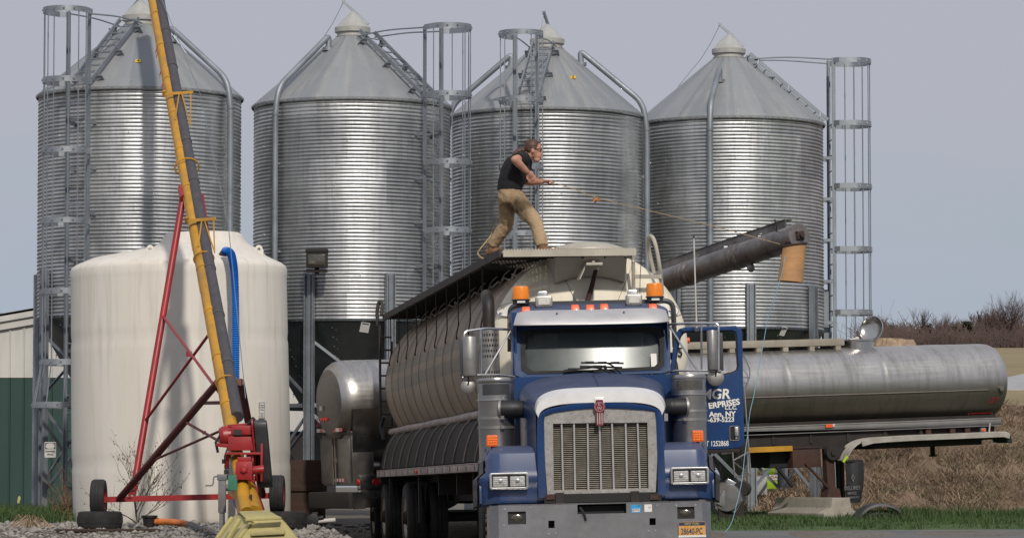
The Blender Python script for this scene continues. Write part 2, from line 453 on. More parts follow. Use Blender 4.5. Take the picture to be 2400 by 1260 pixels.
M['lime'] = simple('lime_green_paint', (.36,.56,.012), .4, 0, .1, 5, coat=.4)
M['rope'] = simple('tan_rope', (.34,.25,.14), .9, 0, .3, 40)
M['bluerope'] = simple('light_blue_twine', (.20,.38,.50), .8, 0, .2, 40)
M['orangerag'] = simple('orange_rag', (.40,.16,.05), .9, 0, .2, 20)
M['skin'] = simple('skin', (.46,.235,.165), .55, 0, .12, 9, dirt=(.33,.13,.085), dirt_amt=.4)
M['hair'] = simple('brown_hair', (.065,.028,.015), .55, 0, .45, 30, stretch=(.4,1,2))
M['shirt'] = simple('black_cotton', (.006,.006,.009), .88, 0, .35, 10)
def mk_pants():
    t = NT('stained_khaki_cotton')
    n1 = t.noise(5,6,.65); n2 = t.noise(40,4,.6)
    c = t.ramp(n1,[(.3,(.27,.185,.105)),(.7,(.42,.305,.185))])
    tc = t.n('ShaderNodeTexCoord'); mp = t.n('ShaderNodeMapping'); t.l(tc.outputs['Object'], mp.inputs[0])
    sp = t.n('ShaderNodeSeparateXYZ'); t.l(tc.outputs['Object'], sp.inputs[0])
    ux = t.mth('SUBTRACT', sp.outputs[0], .085); uz = t.mth('SUBTRACT', sp.outputs[2], .58)
    d = t.mth('ADD', t.mth('MULTIPLY', ux, ux), t.mth('MULTIPLY', uz, uz))
    st = t.rng(t.mth('ADD', d, t.mth('MULTIPLY', n1, .075)), .038, .072, .95, 0)
    t.base(t.mix(st, c, (.05,.034,.014))); t.set(Roughness=.9); t.bump(n2,.3,.004); return t.m
M['pants'] = mk_pants()
M['boot'] = simple('tan_leather_boot', (.19,.095,.045), .75, 0, .3, 14)
M['lens'] = simple('dark_spectacle', (.03,.012,.012), .25, 0, .1, 10)
def mk_barn(name, col, chip=None):
    t = NT(name); n1 = t.noise(2,5,.6,stretch=(1,1,.2)); n2 = t.noise(3.2,3,.5,stretch=(1,1,.35))
    c = t.ramp(n1,[(.3,tuple(x*.82 for x in col)),(.7,tuple(x*1.1 for x in col))])
    if chip: c = t.mix(t.rng(n2,.72,.735,0,1), c, chip)
    t.base(c); t.set(Roughness=.6); return t.m
M['barnw'] = mk_barn('cream_metal_siding', (.52,.51,.48))
M['barng'] = mk_barn('green_metal_siding', (.016,.048,.040), (.40,.37,.16))
M['barnroof'] = simple('brown_roofing', (.12,.085,.05), .9, 0, .3, 6)
M['farroof'] = simple('grey_sheet_roof', (.34,.34,.34), .6, .2, .12, 1)
M['bark'] = simple('grey_bark', (.09,.075,.06), .95, 0, .3, 12)
M['twig'] = simple('shrub_twig', (.085,.065,.05), .95, 0, .3, 12)
M['bud'] = simple('olive_bud', (.14,.14,.05), .8, 0, .3, 12)
M['deadstalk'] = simple('dead_stalk', (.17,.105,.055), .95, 0, .35, 12)
def mk_straw():
    t = NT('dry_straw'); n1 = t.noise(.55,6,.7); n2 = t.noise(7,3,.6)
    c = t.ramp(n1,[(.28,(.11,.075,.05)),(.45,(.30,.21,.14)),(.6,(.46,.35,.235)),(.75,(.24,.165,.115))])
    c = t.mix(t.rng(n2,.35,.7,.45,0), c, (.10,.07,.05)); t.base(c); t.set(Roughness=.95); return t.m
M['straw'] = mk_straw()
M['strawbase'] = simple('matted_dry_grass', (.17,.115,.08), .98, 0, .5, 1.6, dirt=(.06,.062,.025), dirt_amt=.7, bump=.8)
M['grassblade'] = simple('grass_blade', (.034,.072,.013), .7, 0, .5, 1.1, dirt=(.10,.10,.03), dirt_amt=.4)
M['grassbase'] = simple('grass_soil', (.045,.082,.02), .95, 0, .35, 5, bump=.4)
M['stone'] = simple('gravel_stone', (.24,.225,.205), .9, 0, .5, 4)
# ------------------------------------------------------------------ light, sky, camera
AZ, EL = math.radians(10.9), math.radians(38)
SUNV = Vector((math.sin(AZ)*math.cos(EL), -math.cos(AZ)*math.cos(EL), math.sin(EL)))
sun = bpy.data.lights.new('sun', 'SUN'); sun.energy = 3.1; sun.angle = math.radians(2.4); sun.color = (1,.93,.83)
so = bpy.data.objects.new('sun', sun); COL.objects.link(so)
so.rotation_euler = SUNV.to_track_quat('Z','Y').to_euler()
W = bpy.data.worlds.new('World'); SC.world = W; W.use_nodes = True
wt = W.node_tree; bg = wt.nodes['Background']
sky = wt.nodes.new('ShaderNodeTexSky'); sky.sky_type = 'NISHITA'; sky.sun_disc = False
sky.sun_elevation = EL; sky.sun_rotation = PI - AZ; sky.air_density = 1.0; sky.dust_density = 1.2; sky.ozone_density = 2.0
bg.inputs['Strength'].default_value = .077
# a thin veil of high cloud lies over the blue
tc = wt.nodes.new('ShaderNodeTexCoord'); mp = wt.nodes.new('ShaderNodeMapping'); mp.inputs['Scale'].default_value = (1,1,3)
nz = wt.nodes.new('ShaderNodeTexNoise'); nz.inputs['Scale'].default_value = 9; nz.inputs['Detail'].default_value = 5; nz.inputs['Roughness'].default_value = .5
mr = wt.nodes.new('ShaderNodeMapRange'); mr.inputs[1].default_value = .36; mr.inputs[2].default_value = .64; mr.inputs[3].default_value = .5; mr.inputs[4].default_value = .85
sx = wt.nodes.new('ShaderNodeSeparateXYZ')
mr2 = wt.nodes.new('ShaderNodeMapRange'); mr2.inputs[1].default_value = .02; mr2.inputs[2].default_value = .13; mr2.inputs[3].default_value = 0; mr2.inputs[4].default_value = .5
ad = wt.nodes.new('ShaderNodeMath'); ad.operation = 'ADD'; ad.use_clamp = True
mx = wt.nodes.new('ShaderNodeMix'); mx.data_type = 'RGBA'; mx.inputs[7].default_value = (5.5,5.85,6.9,1)
l = wt.links.new
l(tc.outputs['Generated'], mp.inputs[0]); l(mp.outputs[0], nz.inputs['Vector']); l(nz.outputs['Fac'], mr.inputs[0])
l(tc.outputs['Generated'], sx.inputs[0]); l(sx.outputs[2], mr2.inputs[0])
l(mr.outputs[0], ad.inputs[0]); l(mr2.outputs[0], ad.inputs[1])
mr3 = wt.nodes.new('ShaderNodeMapRange'); mr3.inputs[1].default_value = .16; mr3.inputs[2].default_value = .6; mr3.inputs[3].default_value = 1; mr3.inputs[4].default_value = 1.2
vs_ = wt.nodes.new('ShaderNodeVectorMath'); vs_.operation = 'SCALE'; vs_.inputs[0].default_value = mx.inputs[7].default_value[:3]
l(sx.outputs[2], mr3.inputs[0]); l(mr3.outputs[0], vs_.inputs['Scale'])
mr4 = wt.nodes.new('ShaderNodeMapRange'); mr4.inputs[1].default_value = .02; mr4.inputs[2].default_value = .11; mr4.inputs[3].default_value = 0; mr4.inputs[4].default_value = 1
mxc = wt.nodes.new('ShaderNodeMix'); mxc.data_type = 'RGBA'; mxc.inputs[6].default_value = (5.3,6.2,7.6,1); mxc.inputs[7].default_value = (6.1,6.35,7.2,1)
l(sx.outputs[2], mr4.inputs[0]); l(mr4.outputs[0], mxc.inputs[0]); l(mxc.outputs[2], vs_.inputs[0]); l(vs_.outputs[0], mx.inputs[7])
l(ad.outputs[0], mx.inputs[0]); l(sky.outputs[0], mx.inputs[6]); l(mx.outputs[2], bg.inputs['Color'])
cam = bpy.data.cameras.new('camera'); cam.lens = 36*F/2400; cam.sensor_width = 36; cam.clip_end = 6000; cam.clip_start = .5
co = bpy.data.objects.new('camera', cam); COL.objects.link(co); co.rotation_euler = (PI/2+TH, 0, 0); SC.camera = co
SC.view_settings.view_transform = 'Standard'; SC.view_settings.look = 'None'; SC.view_settings.exposure = -.1; SC.view_settings.gamma = 1
SC.render.engine = 'CYCLES'

# ------------------------------------------------------------------ ground
def sm(a, b, x):
    t = min(1, max(0, (x-a)/(b-a))); return t*t*(3-2*t)
def lerp(a, b, t): return a+(b-a)*t
def lane(X, Y):
    xc = 1.05 - .1316*(Y-37)
    return (1-sm(1.25, 2.1, abs(X-xc)))*(1-sm(56, 58, Y))
def gz(X, Y):
    z = lerp(-.96, -.62, sm(44, 52, Y)); z = lerp(z, -.53, sm(52, 61, Y)); z = lerp(z, -.5, sm(61, 70, Y))
    z = lerp(z, -.96, lane(X, Y))
    return z
def grid(name, xs, ys, fz, mat, kind='structure', ang=60):
    m = MB(); nx = len(xs)
    m.v = [(x, y, fz(x, y)) for y in ys for x in xs]
    m.f = [(j*nx+i, j*nx+i+1, (j+1)*nx+i+1, (j+1)*nx+i) for j in range(len(ys)-1) for i in range(nx-1)]
    o = m.build(name, mat, ang=ang); return tag(o, kind=kind)
def spread(a, b, n): return [a+(b-a)*i/n for i in range(n+1)]
t = NT('gravel_and_dirt')
n1 = t.noise(.6,6,.65); n2 = t.noise(14,4,.7); vo = t.n('ShaderNodeTexVoronoi', Scale=22); t.l(t.coord(), vo.inputs['Vector'])
c = t.ramp(n2,[(.3,(.075,.068,.06)),(.7,(.20,.187,.167))])
c = t.mix(t.rng(n1,.42,.62,0,.75), c, (.10,.077,.05))
t.base(c); t.set(Roughness=.95); t.bump(vo.outputs['Distance'],.6,.03); M['ground'] = t.m
t = NT('worn_asphalt')
n1 = t.noise(.9,6,.6,stretch=(.4,1,1)); n2 = t.noise(45,3,.6)
c = t.ramp(n1,[(.3,(.085,.085,.088)),(.7,(.14,.14,.142))]); c = t.mix(t.rng(n2,.55,.75,0,.5), c, (.24,.23,.21))
t.base(c); t.set(Roughness=.9); t.bump(n2,.4,.01); M['road'] = t.m
xs = [-4000,-1200,-400,-150,-60,-30]+spread(-16,16,128)+[30,60,150,400,1200,4000]
ys = [-4000,-800,-200,-60,-20,0,15,28]+spread(34,70,108)+[80,110,160,300,800,2000,4000]
grid('ground', xs, ys, gz, M['ground'])
# road that runs past the lower right of the yard
def roadedge(X): return 50.6 + .10*(X-3.2)
m = MB(); xs_ = spread(2.6, 40, 60); rows = spread(0, 1, 16)
m.v = [(x, lerp(20, roadedge(x)+.12*math.sin(x*3.1)+.07*math.sin(x*7.7), r), gz(x, lerp(20, roadedge(x), r))+.004+.001*math.sin(x)) for r in rows for x in xs_]
n = len(xs_); m.f = [(j*n+i, j*n+i+1, (j+1)*n+i+1, (j+1)*n+i) for j in range(16) for i in range(n-1)]
tag(m.build('road', M['road'], ang=60), kind='structure')
# grass ground right
def rough(X, Y, s=1): return s*(math.sin(X*1.7+Y*.9)*.5+math.sin(X*3.9-Y*2.3)*.3+math.sin(X*.8+2)*.4)
grid('grass_verge', spread(2.7, 24, 90), spread(50.2, 66, 60), lambda X, Y: gz(X,Y)+.006 + .03*sm(roadedge(X)-.1, roadedge(X)+.7, Y)*(1+.5*rough(X,Y)) - .06*(1-sm(roadedge(X)-.3, roadedge(X)+.05, Y)), M['grassbase'])
# bank of matted dry grass
from mathutils import noise as MN
def bank(X, Y):
    w = sm(4.6, 7.2, X + .25*math.sin(Y*1.3)); h = sm(63.2, 80, Y)
    return -.62 + w*(2.35*h + (.42*MN.fractal(Vector((X*.9,Y*.7,3)),1.0,2.1,4)+.10*MN.noise(Vector((X*4.1,Y*3.1,1))))*sm(63,66,Y)) - .25*(1-w)
grid('dry_grass_bank', spread(4.2, 20, 150)+[24,30,40], spread(62.6, 84, 130)+[90,100], bank, M['strawbase'])
t = NT('tan_pasture'); n1 = t.noise(.05,8,.65); n2 = t.noise(.6,6,.7)
c = t.ramp(n1,[(.3,(.16,.135,.06)),(.55,(.24,.185,.095)),(.8,(.30,.22,.125))]); c = t.mix(t.rng(n2,.4,.75,0,.4), c, (.12,.10,.045))
t.base(c); t.set(Roughness=.98); M['field'] = t.m
def hill(X, Y):
    w = sm(.05, .105, X/max(Y,1))
    z = lerp(1.9, 20.5, min(1,max(0,(Y-85)/415))) + (0 if Y < 500 else -.006*(Y-500))
    return -1 + w*(z+1)
m = MB(); ks = spread(.04, .5, 90); ysr = spread(90, 160, 14)+spread(170, 560, 40)+[650,800,1000]
m.v = [(k*y, y, hill(k*y, y)) for y in ysr for k in ks]; n = len(ks)
m.f = [(j*n+i, j*n+i+1, (j+1)*n+i+1, (j+1)*n+i) for j in range(len(ysr)-1) for i in range(n-1)]
tag(m.build('hillside', M['field'], ang=80), kind='structure')

# ---- blades, straw, stones (nobody could count them)
rng = np.random.default_rng(3)
def fast(name, V, Fc, mat, kind='stuff', label=None, cat=None, smooth=False):
    me = bpy.data.meshes.new(name); V = np.asarray(V, dtype=np.float32).reshape(-1,3); Fc = np.asarray(Fc, dtype=np.int32)
    me.vertices.add(len(V)); me.vertices.foreach_set('co', V.ravel())
    k = Fc.shape[1]; me.loops.add(Fc.size); me.loops.foreach_set('vertex_index', Fc.ravel())
    me.polygons.add(len(Fc)); me.polygons.foreach_set('loop_start', np.arange(0, Fc.size, k, dtype=np.int32)); me.polygons.foreach_set('loop_total', np.full(len(Fc), k, dtype=np.int32))
    me.update(calc_edges=True); me.validate(); me.materials.append(mat)
    if smooth: me.polygons.foreach_set('use_smooth', np.ones(len(Fc), dtype=bool))
    o = put(bpy.data.objects.new(name, me)); return tag(o, label, cat, kind=kind)
def blades(P, H, W, lean, droop=.25):
    n = len(P); a = rng.uniform(0, 2*PI, n); side = np.stack([np.cos(a), np.sin(a), 0*a], 1)*W[:,None]
    b = rng.uniform(0, 2*PI, n); ld = np.stack([np.cos(b), np.sin(b), 0*b], 1)*(lean*H)[:,None]
    up = np.array([0,0,1.0])
    mid = P + ld*.4 + up*(H*.6)[:,None]; tip = P + ld*(1+droop) + up*(H*(1-.3*lean))[:,None]
    V = np.stack([P-side, P+side, mid+side*.7, mid-side*.7, tip], 1).reshape(-1,3)
    i = np.arange(n)*5
    Fc = np.concatenate([np.stack([i,i+1,i+2],1), np.stack([i,i+2,i+3],1), np.stack([i+3,i+2,i+4],1)])
    return V, Fc
def scatter(n, x0, x1, y0, y1, ok, fz):
    X = rng.uniform(x0, x1, n); Y = rng.uniform(y0, y1, n)
    keep = [(x, y, fz(x, y)) for x, y in zip(X, Y) if ok(x, y)]
    return np.array(keep)
ZG = lambda X, Y: gz(X, Y)+.01
P = scatter(52000, 2.9, 11, 50.3, 64.5, lambda x, y: y > roadedge(x)+.12*math.sin(x*3.1)+.1*random.random() and random.random() < .6+.8*MN.fractal(Vector((x*1.6,y*1.3,17)),1.0,2.0,3), ZG)
clump = np.array([.6+1.3*max(0,MN.fractal(Vector((x*.9,y*.7,51)),1.0,2.0,3)) + (1.3*math.exp(-((x-7.0)/1.0)**2-((y-57)/2.2)**2)) for x, y, z in P])
H = rng.uniform(.07,.16,len(P))*clump; 
V, Fc = blades(P, H, np.full(len(P), .006), rng.uniform(.1,.8,len(P)))
fast('short_grass', V, Fc, M['grassblade'], label='short green grass along the edge of the grey road', cat='grass')
P = scatter(9000, -9.5, -6.6, 55.5, 61.5, lambda x, y: random.random() < .7*sm(-6.7,-7.6,x)+.1, ZG)
V, Fc = blades(P, rng.uniform(.08,.3,len(P)), np.full(len(P), .007), rng.uniform(.1,.7,len(P)))
fast('yard_grass', V, Fc, M['grassblade'], label='grass growing at the foot of the leftmost bin legs', cat='grass')
P = scatter(150000, 4.6, 14, 62.8, 80, lambda x, y: random.random() < sm(4.5,5.6,x)*(.22+.78*(MN.fractal(Vector((x*1.1,y*.8,9)),1.0,2.0,4) > -.12)), lambda x, y: bank(x,y)-.01)
V, Fc = blades(P, rng.gamma(2.4,.055,len(P)), rng.uniform(.0035,.008,len(P)), rng.uniform(.8,2.6,len(P)), .8)
fast('dry_stalks', V, Fc, M['straw'], label='tangled dry grass covering the bank behind the milk tanker', cat='dry grass')
P = scatter(5000, 6.5, 15, 62.8, 72, lambda x, y: MN.fractal(Vector((x*.8,y*.8,31)),1.0,2.0,3) > .12, lambda x, y: bank(x,y)-.01)
V, Fc = blades(P, rng.uniform(.08,.22,len(P)), np.full(len(P), .008), rng.uniform(.2,1.,len(P)))
fast('green_tufts', V, Fc, M['grassblade'], label='green tufts coming through the dry grass bank', cat='grass')
# stones
P = scatter(15000, -9, -1.2, 48, 57.5, lambda x, y: lane(x,y) < .5 and random.random() < .35+.65*sm(-6.2,-5.0,x), lambda x, y: gz(x,y)+.004)
ico = np.array([(0,0,1)]+[(math.cos(a),math.sin(a),.1) for a in np.arange(5)*2*PI/5]+[(0,0,-.6)])
icf = np.array([(0,i+1,(i+1)%5+1) for i in range(5)]+[(6,(i+1)%5+1,i+1) for i in range(5)])
n = len(P); S = rng.lognormal(-3.55,.45,n)[:,None,None]; a = rng.uniform(0,2*PI,n); R = np.zeros((n,3,3)); R[:,0,0]=R[:,1,1]=np.cos(a); R[:,0,1]=-np.sin(a); R[:,1,0]=np.sin(a); R[:,2,2]=rng.uniform(.45,.8,n)
Vv = (np.einsum('nij,kj->nki', R, ico) + rng.normal(0,.16,(n,7,3)))*S + P[:,None,:]
Fc = (icf[None]+np.arange(n)[:,None,None]*7).reshape(-1,3)
fast('gravel', Vv, Fc, M['stone'], label='loose gravel stones on the yard', cat='gravel')

# ------------------------------------------------------------------ grain bins
R0 = 1.83; ZH, ZE, ZC = 3.55, 7.59, 8.89; RC = .30
def roof_z(r): return ZE + (R0+.04-r)*(ZC-ZE)/(R0+.04-RC)
t = NT('galvanised_roof_sheets')
tc_ = t.n('ShaderNodeTexCoord'); sp = t.n('ShaderNodeSeparateXYZ'); t.l(tc_.outputs['Object'], sp.inputs[0]); oi = t.n('ShaderNodeObjectInfo')
ang = t.mth('ARCTAN2', sp.outputs[1], sp.outputs[0])
cb = t.n('ShaderNodeCombineXYZ'); t.l(t.mth('FLOOR', t.mth('MULTIPLY', ang, 20/(2*PI))), cb.inputs[0]); t.l(oi.outputs['Random'], cb.inputs[2])
wn = t.n('ShaderNodeTexWhiteNoise'); t.l(cb.outputs[0], wn.inputs[0])
cb2 = t.n('ShaderNodeCombineXYZ'); t.l(t.mth('MULTIPLY', ang, 3.2), cb2.inputs[0]); t.l(t.mth('MULTIPLY', sp.outputs[2], .4), cb2.inputs[1]); t.l(t.mth('MULTIPLY', oi.outputs['Random'], 37), cb2.inputs[2])
st = t.noise(2.2,6,.65,vec=cb2.outputs[0]); n1 = t.noise(2.5,6,.7)
c = t.ramp(wn.outputs['Value'],[(0,(.215,.232,.25)),(1,(.29,.305,.32))])
c = t.mix(t.rng(st,.48,.66,0,.65), c, (.36,.352,.335)); c = t.mix(t.rng(n1,.5,.75,0,.4), c, (.20,.205,.21))
t.base(c); t.set(Metallic=.35, Roughness=.56); M['roofs'] = t.m
cache = {}
def part(key, fn, name, mat, parent, rz=0, **kw):
    if key not in cache:
        me = fn().mesh(name, **kw); me.materials.append(mat); cache[key] = me
    o = put(bpy.data.objects.new(name, cache[key]), parent); o.rotation_euler.z = rz
    return o
def m_wall():
    m = MB(); N = 112; rows = []
    pitch = .0677; n = int((ZE-ZH)/pitch*8)
    for i in range(n+1):
        z = ZH+(ZE-ZH)*i/n; rows.append((R0+.0105*math.sin(2*PI*(z-ZH)/pitch), z))
    m.lathe(rows, N)
    for k in range(1,5):
        z = ZH+.806*k
        for a in range(24):
            t = 2*PI*(a+.5*(k%2))/24; m.box(((R0+.010)*math.cos(t),(R0+.010)*math.sin(t),z),(.016,.016,.016), Matrix.Rotation(t,3,'Z'))
    for k in range(0):
        for a in range(6):
            t = 2*PI*(a+.5*(k%2))/6+.3
            m.box(((R0+.010)*math.cos(t),(R0+.010)*math.sin(t),ZH+.806*(k+.5)),(.012,.035,.80), Matrix.Rotation(t,3,'Z'))
    return m
def m_roof():
    m = MB(); N = 20; sub = 4
    vs = []
    prof = [(R0+.045,ZE-.05),(R0+.05,ZE-.005)]+[(lerp(R0+.045,RC,i/5), roof_z(lerp(R0+.045,RC,i/5))+.005) for i in range(6)]
    for r, z in prof:
        for k in range(N*sub):
            a = 2*PI*k/(N*sub)
            up = .02 if (k % sub == 0 and r < R0+.04) else 0
            vs.append((r*math.cos(a), r*math.sin(a), z+up))
    n = N*sub; fs = [(i*n+k, i*n+(k+1)%n, (i+1)*n+(k+1)%n, (i+1)*n+k) for i in range(len(prof)-1) for k in range(n)]
    m.add(vs, fs)
    for k in range(N):
        a = 2*PI*k/N + .02
        for j in range(14):
            r = lerp(R0-.05, RC+.12, j/13); m.box((r*math.cos(a), r*math.sin(a), roof_z(r)+.014), (.015,.015,.014))
    for a in range(80):
        t = 2*PI*a/80; m.box(((R0+.05)*math.cos(t),(R0+.05)*math.sin(t),ZE-.02),(.02,.02,.02), Matrix.Rotation(t,3,'Z'))
    return m
def m_cap():
    return MB().lathe([(RC-.01,ZC-.04),(RC,ZC-.02),(RC+.02,ZC+.02),(RC-.01,ZC+.03),(RC-.01,ZC+.10),(RC+.03,ZC+.10),(RC+.035,ZC+.19),(RC+.01,ZC+.20),(.17,ZC+.36),(.03,ZC+.49),(0,ZC+.5)], 32)
def m_lever():
    m = MB(); m.bar((.30,0,ZC+.26),(-.17,0,ZC+.68),.045,.05); m.bar((.18,0,ZC+.33),(.30,0,ZC+.18),.06,.03); m.box((-.17,0,ZC+.69),(.06,.05,.05))
    m.tube([(-.17,0,ZC+.68),(-.36,0,ZC+.30),(-.55,0,ZC+.0),(-1.0,-.05,roof_z(1.0)+.03)],.006,4)
    return m
def m_hopper():
    m = MB(); zb = ZH-2.75
    m.lathe([(R0+.02,ZH+.01),(R0+.02,ZH-.03),(R0-.01,ZH-.04),(.22,zb),(.20,zb-.12),(.27,zb-.13),(.27,zb-.18),(.0,zb-.18)], 48)
    for k in range(10):
        a = 2*PI*k/10+.16
        for j in range(16):
            f = (j+.5)/16; r = lerp(R0-.02,.25,f); z = lerp(ZH-.07,zb+.03,f)
            m.box((r*math.cos(a)*1.004,r*math.sin(a)*1.004,z),(.022,.022,.022))
            m.box((r*math.cos(a+.04)*1.004,r*math.sin(a+.04)*1.004,z-.04),(.016,.016,.016))
    for k in range(110):
        a = 2*PI*k/110; m.box(((R0+.025)*math.cos(a),(R0+.025)*math.sin(a),ZH-.01),(.016,.02,.02), Matrix.Rotation(a,3,'Z'))
    return m
LT = 4.38
def m_leg():
    m = MB(); y = -(R0+.03)
    m.bx(-.09,.09,y-.035,y,0,LT); m.bx(-.09,-.068,y-.10,y-.035,0,LT); m.bx(.068,.09,y-.10,y-.035,0,LT); m.bx(-.03,.03,y-.07,y-.035,0,LT-.03)
    for j in range(34):
        for s in (-.079,.079): m.box((s,y-.103,.15+j*.125),(.014,.01,.014))
    m.bx(-.16,.16,y-.16,y+.1,0,.02)
    return m
def m_brace():
    m = MB(); r = R0+.05
    for k in range(8):
        a, b = 2*PI*k/8, 2*PI*(k+1)/8
        pa = lambda z: (r*math.sin(a),-r*math.cos(a),z); pb = lambda z: (r*math.sin(b),-r*math.cos(b),z)
        m.bar(pa(.45),pb(1.9),.02,.06); m.bar(pa(1.9),pb(.45),.02,.06); m.bar(pa(2.0),pb(2.0),.05,.07); m.bar(pa(3.2),pb(2.1),.02,.05)
    return m
CT_ = 8.92
def m_ladder():
    m = MB(); y = -(R0+.20)
    for s in (-1,1):
        m.bx(s*.21-.03,s*.21+.03,y-.012,y+.012,0,CT_); m.bx(s*.21-.005+s*.02,s*.21+.005+s*.02,y-.05,y+.03,0,CT_)
        for k in range(11):
            z = .5+k*.806
            if z < ZE: m.bx(s*.21-.03,s*.21+.03,y+.02,-R0+.02,z-.03,z+.03)
    for k in range(27):
        z = .3+k*.305
        if z < ZE+.2: m.cyl((-.21,y,z),(.21,y,z),.013,n=6)
    return m
HZ = [CT_-.05-1.235*k for k in range(6)]+[1.95]
def hoop_pts(z, w=.41, d=.80):
    y = -(R0+.20)
    return [Vector((-.22,y,z)),Vector((-.34,y-.10,z))]+[Vector((w*math.cos(PI-PI*k/14), y-d+.41-.41*math.sin(PI*k/14)*1.0, z)) for k in range(15)]+[Vector((.34,y-.10,z)),Vector((.22,y,z))]
def m_hoop(i):
    def fn():
        m = MB(); flare = 1.18 if i == 6 else 1
        p = hoop_pts(HZ[i], .41*flare, .80*flare); h = .05
        n = len(p); c = Vector((0,-(R0+.45),HZ[i])); q = [v+(v-c).normalized()*.008 for v in p]
        vs = [v+Vector((0,0,s*h)) for s in (-1,1) for o in (p,q) for v in o]; fs = []
        for k in range(n-1):
            fs += [(k,k+1,2*n+k+1,2*n+k),(n+k,3*n+k,3*n+k+1,n+k+1),(2*n+k,2*n+k+1,3*n+k+1,3*n+k),(k,n+k,n+k+1,k+1)]
        m.add(vs, fs)
        for k in (3,5,7,9,11,13,15):
            if k < n: m.box(q[k],(.03,.03,.03))
        return m
    return fn
def m_cage():
    m = MB()
    for k in (2,4,6,9,12,14,16):
        pts = []
        for i, z in enumerate(HZ):
            fl = 1.18 if i == 6 else 1
            p = hoop_pts(z, .41*fl-.012, .80*fl-.012)[k]; pts.append(p)
        m.tube(pts, .011, 5)
    return m
def m_rladder():
    m = MB(); p = lambda x, r, o=.16: Vector((x,-r,roof_z(r)+o))
    for s in (-.2,.2):
        m.bar(p(s,R0+.1),p(s,RC+.08),.03,.07)
        for r in (R0-.05,1.15,.55):
            m.bar(p(s,r,.16),p(s*1.25,r-.04,.02),.10,.02,up=(0,1,0)); m.box(p(s*1.3,r-.05,.03),(.14,.16,.012), Matrix.Rotation(-math.atan(.84),3,'X'))
    for k in range(9):
        r = R0-.1-k*.165; m.cyl(p(-.2,r),p(.2,r),.012,n=6)
    return m
def m_rails(s):
    def fn():
        m = MB(); y = -(R0+.20)
        m.tube(bend([(s*.22,y,CT_-.03-.03*(s>0)),(s*.26,-(R0*.62),ZC+.03),(s*.24,-.34,ZC-.02+.03*(s>0))],.3,4),.014,6); return m
    return fn
def m_pipe(r1=.72, zb=1.3, r=.056):
    def fn():
        m = MB(); P = lambda rr, o: Vector((0,-rr,roof_z(rr)+o))
        top = P(r1,.02)
        pts = bend([top, P(r1-.02,.24), P(R0+.02,.22), Vector((0,-(R0+.10),ZE-.25)), Vector((0,-(R0+.10),zb))],.22,6)
        m.tube(pts, r, 12)
        for z in (ZE-.3, ZE-2.0, ZE-3.4): m.cyl((0,-(R0+.10),z),(0,-(R0+.10),z+.05),r+.008,n=12)
        for z in (ZE-1.2,ZE-2.8): m.bx(-.02,.02,-(R0+.06),-R0+.02,z,z+.04)
        m.cyl(P(r1,-.03),P(r1,.03),r+.05,n=12)
        q0 = pts[8]; 
        return m
    return fn
bins = []
